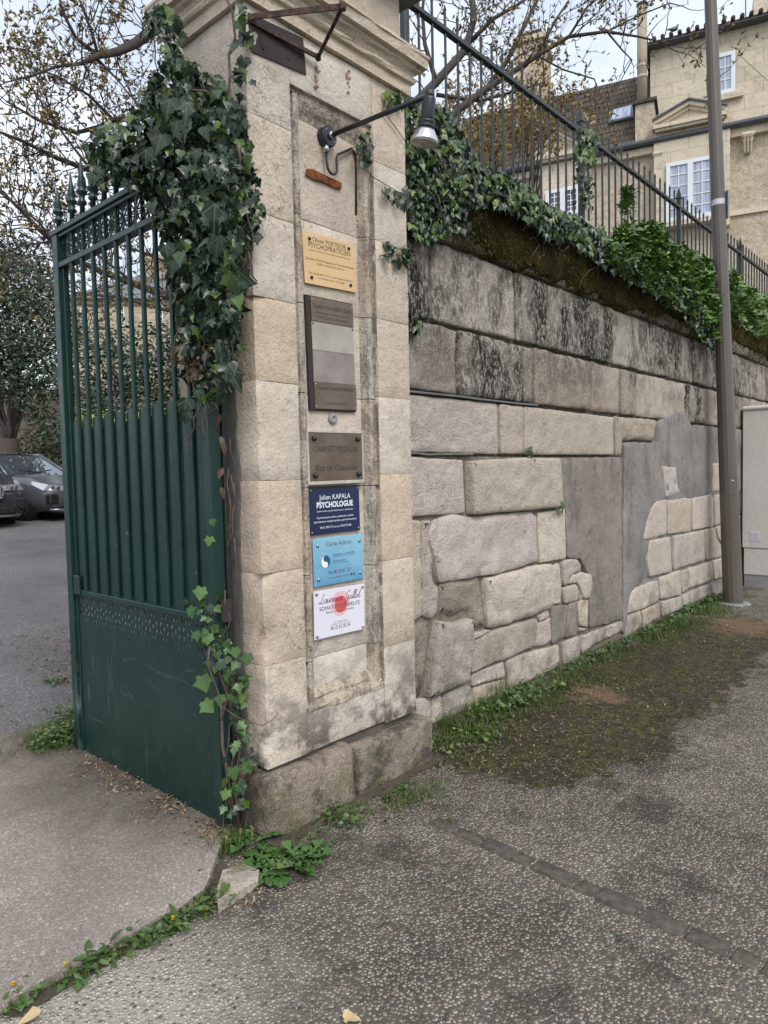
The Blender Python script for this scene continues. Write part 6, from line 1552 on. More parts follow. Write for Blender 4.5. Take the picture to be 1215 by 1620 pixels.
limbs = [
 (dp([(500, 40), (380, 20), (300, 25), (240, 48), (215, 68), (185, 82), (155, 88), (130, 100)], TD, 6.6), .085, .022),
 (dp([(155, 88), (120, 60), (100, 20), (90, -20)], 6.8, 6.5), .022, .01),
 (dp([(150, 90), (165, 105), (185, 125), (205, 150)], 6.8, 6.9), .018, .006),
 (dp([(130, 100), (90, 105), (50, 120), (10, 130)], 6.6, 6.3), .018, .006),
 (dp([(155, 88), (148, 60), (130, 10), (120, -20)], 6.8, 6.6), .018, .008),
 (dp([(500, 140), (400, 160), (300, 190), (220, 185), (180, 190), (160, 200), (120, 210), (60, 190), (10, 160)], TD+.2, 7.0), .05, .010),
 (dp([(180, 190), (140, 150), (90, 120), (30, 100)], 7.2, 7.0), .018, .006),
 (dp([(520, 250), (420, 300), (300, 310), (230, 300), (145, 270), (90, 250), (40, 225), (-10, 205)], TD+.6, 6.8), .055, .012),
 (dp([(145, 270), (110, 225), (70, 170), (40, 120)], 7.0, 6.8), .016, .006),
 (dp([(540, 330), (420, 420), (330, 480), (270, 470), (215, 450), (160, 430), (100, 400), (40, 340), (-10, 290)], TD+.6, 7.2), .06, .014),
 (dp([(215, 450), (150, 400), (90, 380), (30, 390), (-10, 410)], 7.4, 7.1), .018, .007),
 (dp([(100, 400), (60, 350), (20, 320), (-20, 290)], 7.2, 7.1), .016, .007),
 (dp([(330, 480), (280, 420), (200, 390), (150, 380)], 7.7, 7.4), .02, .007),
 (dp([(420, 420), (350, 500), (260, 490), (190, 470), (130, 465), (60, 450)], 7.9, 7.3), .03, .008),
 # right-hand side
 (dp([(560, 230), (640, 180), (690, 130), (735, 80), (750, 30), (745, -30)], TD+.5, 8.4), .06, .035),
 (dp([(690, 130), (672, 70), (668, 20), (672, -20)], 8.2, 8.2), .03, .014),
 (dp([(560, 280), (660, 235), (730, 170), (770, 140), (810, 115), (850, 88), (900, 58), (960, 50), (1010, 58), (1060, 70)], TD+.6, 8.4), .055, .007),
 (dp([(770, 140), (800, 100), (830, 40), (850, 0), (860, -30)], 8.6, 8.8), .035, .015),
 (dp([(730, 80), (780, 30), (815, 10), (845, -10)], 8.4, 8.6), .03, .014),
 (dp([(850, 88), (880, 30), (900, 0)], 8.5, 8.6), .02, .009),
 (dp([(900, 58), (930, 10), (960, -20)], 8.4, 8.4), .016, .008),
 (dp([(960, 50), (985, 80), (1000, 95), (975, 140)], 8.4, 8.3), .012, .005),
 (dp([(850, 88), (890, 110), (940, 125), (950, 150), (920, 165)], 8.5, 8.4), .012, .005),
 (dp([(690, 150), (760, 160), (830, 140), (860, 130)], 8.3, 8.3), .025, .008),
 (dp([(960, 50), (1010, 25), (1060, 5), (1080, 10)], 8.4, 8.3), .012, .005),
]
for pts, r0, r1_ in limbs:
    T_.limb(pts, r0, r1_, 7)
    L_ = sum((pts[i+1]-pts[i]).length for i in range(len(pts)-1))
    rtw = T_.r
    left = pts[-1].x < 4.2
    nn = int(L_*(8 if left else 5.2))
    for i in range(nn):
        f = rtw.uniform(.22 if r0 > .04 else 0., 1)*(len(pts)-1); k_ = min(int(f), len(pts)-2); p = pts[k_].lerp(pts[k_+1], f-k_); d0 = (pts[k_+1]-pts[k_]).normalized()
        a = d0.orthogonal().normalized(); an = rtw.random()*6.28; a = a*math.cos(an)+d0.cross(a)*math.sin(an)
        T_.twig(p, d0*.5+a+Vector((0, 0, .35)), rtw.uniform(.35, .85), .0085 if r1_ > .006 else .006, 2)
    T_.twig(pts[-1], pts[-1]-pts[-2], .6, .006, 2)
T_.w.build('trunk', M['bark'], mt, smooth=True); T_.tw.build('twigs', M['bark'], mt, kind='stuff')
BL = Leaves([OVAL, LANCE], M['bud'], mt, RT, 0, rest='buds', curl=.6, fold=.5)
for q, d in T_.tips:
    if q.z < 3.5 and q.x > 4: continue
    k_ = RT.choice([1, 2, 2, 3])
    for _ in range(k_): BL.put(q, Vector((RT.gauss(0, 1), RT.gauss(0, 1), RT.gauss(0, 1))), d+Vector((RT.gauss(0, .5), RT.gauss(0, .5), RT.gauss(0, .4))), RT.uniform(.022, .055))
BL.done()
print('tips', len(T_.tips))
# yellow-leaved shrub behind the railing
ye = empty('yellow_shrub', onY(790, 260, 7.), label='golden-leaved shrub behind the railing in front of the big chimney', cat='shrub'); ye.location.z = TZ
TY = Tree(ye, 9); RY = random.Random(9); bp = Vector((ye.location.x, ye.location.y, TZ-.05))
for i in range(26):
    x, y = RY.uniform(705, 870), RY.uniform(175, 260); q = deep(x, y, 10.2+RY.uniform(-.8, .8)); TY.limb(wander(bp+Vector((RY.gauss(0, .15), RY.gauss(0, .15), 0)), q, 5, .06, RY), .02, .006, 5); TY.twig(q, Vector((RY.gauss(0, .5), RY.gauss(0, .5), .8)), .6, .006, 2)
    TY.twig(deep(x, y+25, 10.2), Vector((RY.gauss(0, .8), RY.gauss(0, .5), .3)), .6, .005, 2)
TY.w.build('branches', M['bark'], ye, smooth=True); TY.tw.build('twigs', M['bark'], ye, kind='stuff')
YL = Leaves([OVAL, HEART], M['bud2'], ye, RY, 0, rest='leaves', curl=.5)
for q, d in TY.tips:
    for _ in range(2): YL.put(q+Vector((RY.gauss(0, .04), RY.gauss(0, .04), RY.gauss(0, .04))), Vector((RY.gauss(0, 1), RY.gauss(0, 1), RY.gauss(0, 1))), Vector((RY.gauss(0, 1), RY.gauss(0, 1), RY.gauss(0, 1))), RY.uniform(.035, .07))
YL.done()

def crown(e_, blobs, n_, szr, mat, seed, outl=(OVAL, LANCE), nm='foliage', hollow=.45, droop=.3):
    """leaves spread through overlapping clumps given as (centre, radius)"""
    r = random.Random(seed); LL = Leaves(list(outl), M[mat], e_, r, 0, rest=nm)
    vol = [b3[1]**2 for b3 in blobs]
    for _ in range(n_):
        c, R__ = r.choices(blobs, vol)[0]; v = Vector((r.gauss(0, 1), r.gauss(0, 1), r.gauss(0, 1))).normalized(); rad = R__*(hollow+(1-hollow)*r.random()**.6)*(1+.25*noise.noise(Vector(c)+v*2.2))
        p = c+Vector((v.x*rad, v.y*rad, v.z*rad*.85)); LL.put(p, v*.7+Vector((r.gauss(0, .5), r.gauss(0, .5), .4+r.gauss(0, .4))), Vector((r.gauss(0, 1), r.gauss(0, 1), -droop)), r.uniform(*szr))
    LL.done()
# evergreen tree with many stems behind the cars
def gd(px, py, d): return deep(px, py, d)
er = random.Random(13)
g0 = gd(12, 725, 17.5); eg = empty('evergreen_tree', (g0.x, g0.y, gz(g0.x, g0.y)), label='dark glossy evergreen tree with many slender stems rising behind the cars', cat='tree')
gb0 = Vector((g0.x, g0.y, gz(g0.x, g0.y)))
mb = MB(); mb.tube([gb0, gb0+Vector((0, 0, .9)), gb0+Vector((.05, 0, 1.6))], [.32, .24, .26], 10)
for i in range(16):
    q = gd(er.uniform(-40, 60), er.uniform(560, 620), 17.5+er.uniform(-.6, .6)); mb.tube(wander(gb0+Vector((er.uniform(-.15, .15), er.uniform(-.15, .15), 1.4)), q, 4, .05, er), [.06, .05, .045, .04, .03], 6)
mb.build('trunk', M['bark'], eg, smooth=True)
bl = []
for (x, y, rr_, d) in ((10, 520, 1.0, 17.5), (55, 530, .8, 17), (85, 560, .7, 17), (-30, 480, 1.2, 17.6), (30, 450, 1.0, 17.8), (75, 470, .7, 17.2), (70, 600, .55, 16.8), (20, 590, .8, 17.2), (-20, 600, .8, 17.3), (50, 640, .45, 16.8), (95, 610, .45, 16.8), (72, 665, .3, 16.6), (-50, 400, 1.2, 18), (30, 400, .7, 18), (110, 520, .5, 17), (90, 495, .5, 17)):
    bl.append((gd(x, y, d), rr_))
crown(eg, bl, 13000, (.07, .15), 'darkleaf', 14)
mb = MB()
for c, R__ in bl:
    for _ in range(3): mb.tube(wander(gd(15+er.uniform(-20, 20), 600, 17.5), c+Vector((er.gauss(0, .3), er.gauss(0, .3), er.gauss(0, .3))), 4, .08, er), [.03, .025, .02, .015, .008], 5)
mb.build('branches', M['bark'], eg)
# hedge seen through the gate bars
hg = empty('tall_hedge', gd(240, 700, 15), label='tall dark glossy hedge across the grounds, seen through the gate bars', cat='hedge'); hg.location.z = gz(0, hg.location.y)
bl = [(gd(x, y, 15+er.uniform(-.5, .5)), er.uniform(.55, .85)) for x in range(120, 430, 26) for y in (545, 585, 630, 680)]
crown(hg, bl, 13000, (.06, .14), 'darkleaf', 15, droop=.2)
lm = empty('lime_bush', gd(200, 660, 13), label='low lime green bush just beyond the gate slats', cat='shrub'); lm.location.z = gz(0, lm.location.y)
crown(lm, [(gd(x, 672, 12.6), .36) for x in range(130, 330, 22)], 1800, (.05, .09), 'lime', 16)
dh = empty('clipped_hedge', gd(80, 720, 18.2), label='low dark clipped hedge against the beige boundary wall behind the cars', cat='hedge'); dh.location.z = gz(0, dh.location.y)
bl = [(gd(x, y, 17.9+er.uniform(-.3, .3)), .55) for x in range(52, 150, 16) for y in (700, 735)]
crown(dh, bl, 4200, (.05, .10), 'hedge', 17)
# red-brown shrub top at far left
rs = empty('bronze_shrub', gd(10, 430, 20), label='tall bronze-tinted leafy shrub top at the left edge above the evergreen', cat='shrub'); rs.location.z = gz(0, rs.location.y)
crown(rs, [(gd(x, y, 19.5), 1.0) for x, y in ((-20, 420), (30, 440), (-10, 470), (60, 480))], 1500, (.05, .10), 'bud', 18)
mb = MB(); a = Vector((rs.location.x, rs.location.y, rs.location.z)); mb.tube([a, a+Vector((0, 0, 3)), gd(10, 440, 19.5)], [.14, .10, .05], 8); mb.build('trunk', M['bark'], rs)
# ======================= LEFT BACKGROUND ===================================
bwl = empty('boundary_wall', gd(60, 700, 19.5), label='beige coursed stone boundary wall behind the parked cars', cat='wall')
a = gd(-160, 700, 20.5); c = gd(420, 700, 19.0); a.z = c.z = 0; d = (c-a).normalized(); nn_ = Vector((-d.y, d.x, 0)); 
mb = MB(); L_ = (c-a).length; Mt = Matrix.Translation(a) @ Matrix.Rotation(math.atan2(d.y, d.x), 4, 'Z'); b = NB('coursed_rubble_wall'); br = b.n('ShaderNodeTexBrick', {'Vector': b.n('ShaderNodeMapping', {'Vector': b.P(), 'Rotation': (math.radians(90), 0, -math.atan2(d.y, d.x))}).outputs[0], 'Color1': (.30, .24, .17), 'Color2': (.22, .18, .13), 'Mortar': (.17, .14, .105), 'Scale': 1., 'Mortar Size': .02, 'Brick Width': .34, 'Row Height': .15})
M['rubblewall'] = b.out(b.mix(b.ramp(b.noise(5, 5, .7), .4, .65, 0, .6), br.outputs[0], (.36, .31, .23)), .95, b.bump(b.noise(14, 5), .03, 1))
mb.box((0, 0, 0), (L_, .5, 4.0), Mt); mb.build('wall_body', M['rubblewall'], bwl)
mb = MB(); mb.box((0, -.06, 4.001), (L_, .56, 4.14), Mt); mb.build('coping', M['farstone'], bwl)
tw = empty('garden_wall', (3.6, 5.2, 0), label='rubble stone wall holding up the garden terrace along the drive behind the gate leaf', cat='wall')
for (xa, ya), (xb, yb) in (((3.02, 2.98), (3.08, 4.28)), ((3.08, 4.28), (4.98, 7.5)), ((4.98, 7.5), (12., 16.1)), ((12., 16.1), (30, 38.3))):
    A_v, B_v = Vector((xa, ya, 0)), Vector((xb, yb, 0)); d_ = B_v-A_v
    mb = MB(); mb.box((0, -.0, -.1), (d_.length+.1, .22, TZ+.05), Matrix.Translation(A_v) @ Matrix.Rotation(math.atan2(d_.y, d_.x), 4, 'Z')); mb.build('wall_body', M['rubblewall'], tw)
    mb = MB(); mb.box((0, -.04, TZ+.051), (d_.length+.1, .26, TZ+.13), Matrix.Translation(A_v) @ Matrix.Rotation(math.atan2(d_.y, d_.x), 4, 'Z')); mb.build('coping', M['farstone'], tw)
# distant house through the bars
fc = gd(225, 560, 31.); fh = empty('distant_house', (fc.x, fc.y, 1.5), math.atan2(RGT.y, RGT.x)+.12, label='distant pale stone house with grey hipped roof seen through the gate bars', cat='house'); LOCAL.add(fh.name)
b = NB('banded_ashlar'); o = b.O(); z_ = b.xyz(o)[2]; st = b.math('FRACT', b.math('MULTIPLY', z_, 3.1))
c_ = b.mix(b.ramp(st, .0, .14, .75, 0), b.mix(b.ramp(b.noise(2, 4, vec=o), .4, .65), (.50, .42, .31), (.40, .34, .26)), (.20, .165, .12)); M['banded'] = b.out(c_, .9)
FM = (Matrix.Translation(fh.location) @ fh.rotation_euler.to_matrix().to_4x4()).inverted()
def FP(px, py):
    o_ = FM @ CAM; d = FM.to_3x3() @ ray(px, py); return o_+d*(-o_.y/d.y)
x0, x1 = FP(112, 520).x, FP(420, 520).x; ze = FP(150, 474).z; zr_ = FP(240, 412).z
mb = MB(); mb.box((x0, 0, -1), (x1, 8, ze)); mb.build('wall', M['banded'], fh)
mb = MB(); xr = x0+2.6; mb.add([(x0-.3, -.3, ze), (x1+.3, -.3, ze), (x1+.3, 8.3, ze), (x0-.3, 8.3, ze), (xr, 4, zr_+.6), (x1-2.4, 4, zr_+.6)], [(0, 1, 5, 4), (1, 2, 5), (2, 3, 4, 5), (3, 0, 4), (3, 2, 1, 0)])
mb.build('roof', simple('slate_roof', (.16, .165, .18), (.11, .115, .13), 6, .7), fh, fix=True)
mb = MB(); mb.box((x0-.1, -.1, ze-.22), (x1+.1, -.001, ze-.001)); mb.build('cornice', M['farstone'], fh)
for px0, px1, py0, py1 in ((127, 136, 488, 520), (186, 198, 484, 516), (246, 259, 480, 512), (300, 312, 478, 510)):
    a, b3 = FP(px0, py0), FP(px1, py1); mb = MB(); mb.box((a.x, -.03, b3.z), (b3.x, -.001, a.z)); wn_o = mb.build('window', M['darkglass'], fh)
    xm = (a.x+b3.x)/2; mb = MB()
    for k in (a.x, xm-.02, b3.x-.05): mb.box((k, -.05, b3.z), (k+.05, -.031, a.z))
    for k in range(4): z = b3.z+(a.z-b3.z)*k/3-.02; mb.box((a.x+.051, -.045, z), (xm-.021, -.0315, z+.04)); mb.box((xm+.031, -.045, z), (b3.x-.051, -.0315, z+.04))
    mb.build('frame', M['pvc'], wn_o)
mb = MB(); a = FP(205, 412); mb.box((a.x, 3, ze), (a.x+.9, 4, zr_+1.2)); mb.build('chimney', M['farstone'], fh)

# ======================= CARS ==============================================
M['paintgrey'] = simple('dark_grey_car_paint', (.12, .125, .14), (.11, .115, .13), 1, .22, .35, 0, fine=False)
M['paintsuv'] = simple('darker_grey_car_paint', (.055, .06, .07), (.05, .055, .065), 1, .2, .35, 0, fine=False)
M['carglass'] = simple('dark_car_glass', (.30, .34, .38), (.20, .24, .27), 1, .05, .8, 0, .9, fine=False)
M['tyre'] = simple('black_tyre_rubber', (.015, .015, .016), (.022, .022, .022), 20, .85)
M['alloy'] = simple('silver_alloy_wheel', (.45, .46, .48), (.35, .36, .38), 5, .3, .9)
M['lampg'] = simple('clear_headlight', (.55, .58, .62), (.35, .37, .40), 30, .08, .3, spec=.8)
M['numplate'] = simple('white_number_plate', (.72, .73, .75), (.68, .69, .72), 3, .4, fine=False)
M['plateblue'] = simple('blue_plate_band', (.02, .07, .35), (.02, .07, .35), 3, .4, fine=False)
M['blacktrim'] = simple('black_plastic_trim', (.012, .012, .013), (.02, .02, .02), 20, .6)
def car(nm, label, loc, heading, paint, suv=False):
    e_ = empty(nm, loc, heading, label=label, cat='car', group='cars parked in the grounds'); LOCAL.add(e_.name)
    L_, W_, H_ = (4.65, 1.86, 1.66) if suv else (4.06, 1.72, 1.45)
    def prt(n2, mb, mat, smooth=False, fix=True, parent=None): return mb.build(n2, mat, parent or e_, smooth=smooth, fix=fix)
    # lower body: stations from nose (x=0, front towards -x) to tail
    hb_ = 1.02 if suv else .90; ho = 1.06 if suv else .94
    st = [(-.02, .70, .34, .62), (.05, .82, .26, .74), (.22, .92, .22, .80 if suv else .74), (.55, .98, .20, hb_), (1.15, 1., .20, ho), (1.6, 1., .22, ho+.02), (2.6, 1., .22, ho+.03), (L_-.6, .98, .24, ho+.06), (L_-.12, .92, .30, ho+.02), (L_, .82, .38, .85)]
    def sec(w_, zb_, zt): 
        hw = W_/2*w_; return [(-hw*.86, zb_), (-hw*.97, zb_+.14), (-hw, zb_+(zt-zb_)*.5), (-hw*.985, zt-.13), (-hw*.93, zt-.035), (-hw*.70, zt+.01), (0, zt+.035), (hw*.70, zt+.01), (hw*.93, zt-.035), (hw*.985, zt-.13), (hw, zb_+(zt-zb_)*.5), (hw*.97, zb_+.14), (hw*.86, zb_)]
    vs = []; k_ = 13
    for x, w_, zb_, zt in st: vs += [(x, y, z) for y, z in sec(w_, zb_, zt)]
    n_ = len(st); fs = [(i*k_+q, (i+1)*k_+q, (i+1)*k_+(q+1) % k_, i*k_+(q+1) % k_) for i in range(n_-1) for q in range(k_)]+[tuple(range(k_)), tuple((n_-1)*k_+q for q in range(k_))]
    mb = MB(); mb.add(vs, fs); prt('body', mb, paint, True)
    # greenhouse
    x1_, x2_, x3_, x4_ = (1.25, 1.95, 3.7, 4.35) if suv else (1.10, 1.85, 3.1, 3.75); hw0, hw1 = W_/2*.92, W_/2*.70
    def gh(ins, zt, xs_): 
        a_ = xs_; return [(a_[0], -hw0+ins, ho), (a_[0], hw0-ins, ho), (a_[1], -hw1+ins, zt), (a_[1], hw1-ins, zt), (a_[2], -hw1+ins, zt), (a_[2], hw1-ins, zt), (a_[3], -hw0+ins, ho), (a_[3], hw0-ins, ho)]
    F6 = [(0, 1, 3, 2), (2, 3, 5, 4), (4, 5, 7, 6), (0, 2, 4, 6), (1, 7, 5, 3), (0, 6, 7, 1)]
    mb = MB(); mb.add(gh(.0, H_-.045, (x1_, x2_, x3_, x4_)), F6); prt('windows', mb, M['carglass'])
    mb = MB(); q = gh(0, H_-.045, (x1_, x2_, x3_, x4_))
    tube_ = lambda a, b3, r_: mb.tube([q[a], q[b3]], r_, 6)
    for a, b3 in ((0, 2), (1, 3), (4, 6), (5, 7), (2, 4), (3, 5)): mb = MB(); tube_(a, b3, .038); prt('roof_pillar', mb, paint, True)
    for s_ in (-1, 1): mb = MB(); mb.tube([(2.45, s_*hw0, ho), (2.55, s_*hw1, H_-.05)], .035, 6); prt('roof_pillar', mb, paint, True)
    mb = MB(); zt = H_; vs = []
    for x, hh in ((x2_-.02, -.03), (x2_+.25, -.005), ((x2_+x3_)/2, .0), (x3_-.1, -.01), (x3_+.05, -.05)):
        for t_ in (-1, -.6, 0, .6, 1): vs.append((x, hw1*1.02*t_, zt+hh-.05*abs(t_)**3))
    mb.add(vs, [(i*5+k2, i*5+k2+1, i*5+k2+6, i*5+k2+5) for i in range(4) for k2 in range(4)]); prt('roof', mb, paint, True, fix=False)
    # wheels
    for xw in (.86 if suv else .80, L_-.85):
        for s_ in (-1, 1):
            R_ = .36 if suv else .315; y_ = s_*(W_/2-.10)
            mb = MB(); mb.tube([(xw, y_-s_*.13, R_), (xw, y_+s_*.055, R_)], R_+.055, 22); prt('wheel_arch', mb, M['blacktrim'])
            mb = MB(); mb.tube([(xw, y_-s_*.12, R_), (xw, y_-s_*.02, R_), (xw, y_+s_*.085, R_), (xw, y_+s_*.098, R_)], [R_, R_, R_, R_*.92], 24); wh = prt('wheel', mb, M['tyre'])
            mb = MB(); mb.tube([(xw, y_+s_*.099, R_), (xw, y_+s_*.101, R_)], R_*.66, 20); prt('hub_shadow', mb, M['blacktrim'], parent=wh)
            mb = MB()
            for k2 in range(10):
                a = 6.283*k2/10; mb.tube([(xw, y_+s_*.105, R_), (xw+math.cos(a)*R_*.66, y_+s_*.105, R_+math.sin(a)*R_*.66)], .018, 4)
            pts = [(xw+math.cos(6.283*t_/20)*R_*.67, y_+s_*.104, R_+math.sin(6.283*t_/20)*R_*.67) for t_ in range(21)]; mb.tube(pts, .014, 5, caps=False); prt('rim', mb, M['alloy'], parent=wh)
    # nose details
    for s_ in (-1, 1):
        yo, yi = s_*W_/2*.93, s_*W_/2*.48; zt = .80 if suv else .72
        mb = MB(); P_ = [(.00, yi, zt-.10), (.00, yi, zt), (.10, s_*W_/2*.80, zt+.03), (.42, yo*1.0, zt+.10), (.40, yo*1.03, zt+.03), (.14, s_*W_/2*.90, zt-.09)]
        P_ = [(x-.035, y*1.01, z) for x, y, z in P_]; Q_ = [(x+.10, y*.95, z) for x, y, z in P_]; n6 = 6
        mb.add(P_+Q_, [tuple(range(6)), tuple(range(11, 5, -1))]+[(i, i+6, (i+1) % 6+6, (i+1) % 6) for i in range(6)]); hl = prt('headlight', mb, M['lampg'])
        for f_ in (.35, .7):
            p = Vector(P_[1]).lerp(Vector(P_[2]), f_)+Vector((-.005, 0, -.055)); mb = MB(); mb.lathe([(.040, -.02), (.040, .006), (.02, .012)], 10, Matrix.Translation(p) @ Matrix.Rotation(math.radians(-90), 4, 'Y')); prt('lens', mb, M['alloy'], parent=hl)
        mb = MB(); mb.rbox((-.035, min(s_*W_/2*.62, s_*W_/2*.86), .36), (.12, max(s_*W_/2*.62, s_*W_/2*.86), .56), .02); prt('fog_light', mb, M['blacktrim'])
        mb = MB(); mb.tube([(x1_+.28, s_*(hw0+.02), ho+.03), (x1_+.26, s_*(hw0+.13), ho+.10)], [.03, .03], 6); mb.rbox((x1_+.18, min(s_*(hw0+.08), s_*(hw0+.24)), ho+.03), (x1_+.32, max(s_*(hw0+.08), s_*(hw0+.24)), ho+.18), .03); prt('mirror', mb, paint)
    if suv:
        for s_ in (-1, 1):
            mb = MB(); mb.rbox((-.075, min(s_*.02, s_*.36), .56), (-.03, max(s_*.02, s_*.36), .80), .02); gr = prt('grille', mb, M['blacktrim'])
            mb = MB(); pts = [(-.078, s_*y, z) for y, z in ((.03, .57), (.35, .57), (.37, .66), (.34, .80), (.05, .80), (.02, .70), (.03, .57))]; mb.tube(pts, .013, 5); prt('grille_surround', mb, M['alloy'], parent=gr)
            mb = MB()
            for k2 in range(8): mb.tube([(-.079, s_*(.06+.038*k2), .58), (-.079, s_*(.06+.038*k2), .79)], .008, 4)
            prt('grille_bars', mb, M['alloy'], parent=gr)
    else:
        mb = MB(); mb.rbox((-.045, -.42, .63), (-.0, .42, .71), .02); prt('grille', mb, M['blacktrim'])
    mb = MB(); mb.rbox((-.035, -W_/2*.50, .27), (.10, W_/2*.50, .40), .02); prt('lower_grille', mb, M['blacktrim'])
    mb = MB(); mb.tube([(.06, -W_/2*.80, .25), (-.045, -W_/2*.55, .235), (-.05, 0, .235), (-.045, W_/2*.55, .235), (.06, W_/2*.80, .25)], .022, 6); prt('bumper_trim', mb, M['alloy'], True)
    mb = MB(); mb.rbox((-.068, -.26, .43), (-.05, .26, .54), .004); pl_ = prt('number_plate', mb, M['numplate'])
    for a, b3 in ((-.26, -.22), (.22, .26)): mb = MB(); mb.box((-.0695, a, .432), (-.0682, b3, .538)); prt('plate_band', mb, M['plateblue'], parent=pl_)
    if suv:
        cu = bpy.data.curves.new('t', 'FONT'); cu.body = '-KD'; cu.size = .105; ot = bpy.data.objects.new('t', cu); me = bpy.data.meshes.new_from_object(ot); bpy.data.objects.remove(ot)
        for v in me.vertices: v.co = (-.0692, -(v.co.x)+ -.0+.0-0.0, .455+v.co.y)
        me.name = 'lettering'; me.materials.clear(); me.materials.append(M['black_ink']); o_ = link('lettering', me, pl_)
    # wipers and shade under the car
    mb = MB(); mb.tube([(x1_-.05, -.1, ho+.05), (x1_+.12, .45, ho+.13)], .012, 4); mb.tube([(x1_-.05, .35, ho+.05), (x1_+.10, -.35, ho+.12)], .012, 4); prt('wipers', mb, M['blacktrim'])
    return e_
def headv(dvec): return math.atan2(-dvec.y, -dvec.x)      # local -x looks along dvec
cn = deep(128, 806, 14.6); hd = Vector((.30, -.955, 0)).normalized()
# nose of the hatchback
cpos = Vector((cn.x, cn.y, 0)); 
nose = cpos+Vector((-.02, 0, 0)); nose.z = gz(nose.x, nose.y)+.0
hv = headv(hd); c1 = car('parked_car', 'dark grey hatchback parked nose-out behind the darker car, beside the gate stile', nose, hv, M['paintgrey'])
sn = deep(-30, 815, 12.6); hd2 = Vector((.12, -1, 0)).normalized(); np_ = Vector((sn.x, sn.y, gz(sn.x, sn.y))); c2 = car('parked_car', 'dark suv with barred kidney grille cut by the left edge of the photo', np_, headv(hd2), M['paintsuv'], True)
for c_ in (c1, c2): c_.location.z += .02; 

# ======================= WEEDS AND LITTER ==================================
RW = random.Random(91)
def grass_patch(mb, cx, cy, sx, sy, n, lmin, lmax, w_=.0018, z=0., base=None):
    for _ in range(n):
        x, y = (cx+RW.gauss(0, sx), cy+RW.gauss(0, sy)) if base is None else base()
        blade(mb, (x, y, z), (RW.gauss(0, .5), RW.gauss(0, .5), RW.uniform(.7, 1.5)), RW.uniform(lmin, lmax), w_*RW.uniform(.6, 1.4), .8, 3)
gm = MB()
def seg_base(p, q, wd):
    def f():
        t_ = RW.random(); return p[0]+(q[0]-p[0])*t_+RW.gauss(0, wd)*.4, p[1]+(q[1]-p[1])*t_-abs(RW.gauss(0, wd))
    return f
# grass tufts along the foot of the wall: (x0, x1, density, length, width away from the wall)
for x0, x1, n_, l_, wd in ((2.98, 3.35, 500, .05, .08), (3.35, 4.6, 2600, .075, .13), (4.6, 6.3, 1900, .06, .16), (6.3, 8.7, 3400, .09, .16), (8.7, 9.7, 500, .05, .08)):
    def bs():
        while True:
            x = RW.uniform(x0, x1)
            if noise.noise(Vector((x*2.6, 0, 3))) > -.05 or RW.random() < .12: return x, 2.62-abs(RW.gauss(0, wd))*(1+.5*noise.noise(Vector((x*3, 9, 0))))
    grass_patch(gm, 0, 0, 0, 0, n_, l_*.4, l_*1.3, .0022, base=bs)
def bp_():
    while True:
        x, y = RW.uniform(2.98, 4.3), 2.62-abs(RW.gauss(0, .17))
        if noise.noise(Vector((x*4, y*4, 3))) > -.12: return x, y
grass_patch(gm, 0, 0, 0, 0, 2600, .02, .06, .002, base=bp_)
def bp2():
    while True:
        x, y = RW.uniform(6.4, 9.2), 2.62-abs(RW.gauss(0, .22))
        if noise.noise(Vector((x*3, y*4, 5))) > -.05: return x, y
grass_patch(gm, 0, 0, 0, 0, 2600, .02, .06, .0025, base=bp2)
# tall blades
for _ in range(16): blade(gm, (3.95+RW.gauss(0, .06), 2.56+RW.gauss(0, .03), 0), (RW.gauss(0, .12), RW.gauss(0, .12), 1.2), RW.uniform(.18, .34), .0028, .35, 4)
gm.build('grass', M['grass'], kind='stuff')
mg = MB()
for _ in range(34000):
    x = RW.uniform(2.7, 8.5); y = 2.6-1.25*RW.random()**1.3
    if noise.noise(Vector((x*1.9, y*2.6, 11)))+.5*noise.noise(Vector((x*8, y*8, 2))) < .02+.22*(2.6-y)-.1: continue
    blade(mg, (x, y, -.002), (RW.gauss(0, .8), RW.gauss(0, .8), RW.uniform(.5, 1.2)), RW.uniform(.006, .018), RW.uniform(.0018, .0035), .5, 2)
mg.build('ground_moss', leaf_mat('dark_ground_moss', (.020, .022, .007), (.06, .068, .012), (.14, .15, .028), False, .9, .25), kind='stuff')
gm = MB()
a = onZ(660, 1262); grass_patch(gm, a.x, a.y, .10, .05, 380, .03, .09, .0016)
a = onZ(628, 1270); grass_patch(gm, a.x, a.y, .05, .04, 120, .02, .06)
a = onZ(716, 1303); grass_patch(gm, a.x, a.y, .02, .02, 60, .02, .045); a = onZ(770, 1330); grass_patch(gm, a.x, a.y, .02, .01, 25, .01, .03)
for px, py, n_, l_, sx in ((360, 1340, 420, .085, .045), (345, 1345, 160, .07, .03), (410, 1320, 90, .06, .03), (480, 1330, 90, .05, .04), (540, 1290, 120, .05, .05), (330, 1420, 70, .05, .02), (310, 1440, 60, .05, .02)):
    a = onZ(px, py, .0); grass_patch(gm, a.x, a.y, sx, sx, n_, l_*.4, l_*1.4, .0016, z=.0)
# seam between the slab and the pavement
seam = [(0, 1600), (60, 1565), (120, 1535), (180, 1510), (240, 1475), (290, 1450), (335, 1418)]
for (p, q) in zip(seam, seam[1:]):
    A, B = onZ(*p), onZ(*q); bs = (lambda A=A, B=B: (lambda t_: (A.x+(B.x-A.x)*t_+RW.gauss(0, .015), A.y+(B.y-A.y)*t_-abs(RW.gauss(0, .03))))(RW.random())); grass_patch(gm, 0, 0, 0, 0, 110, .015, .05, .0016, base=bs)
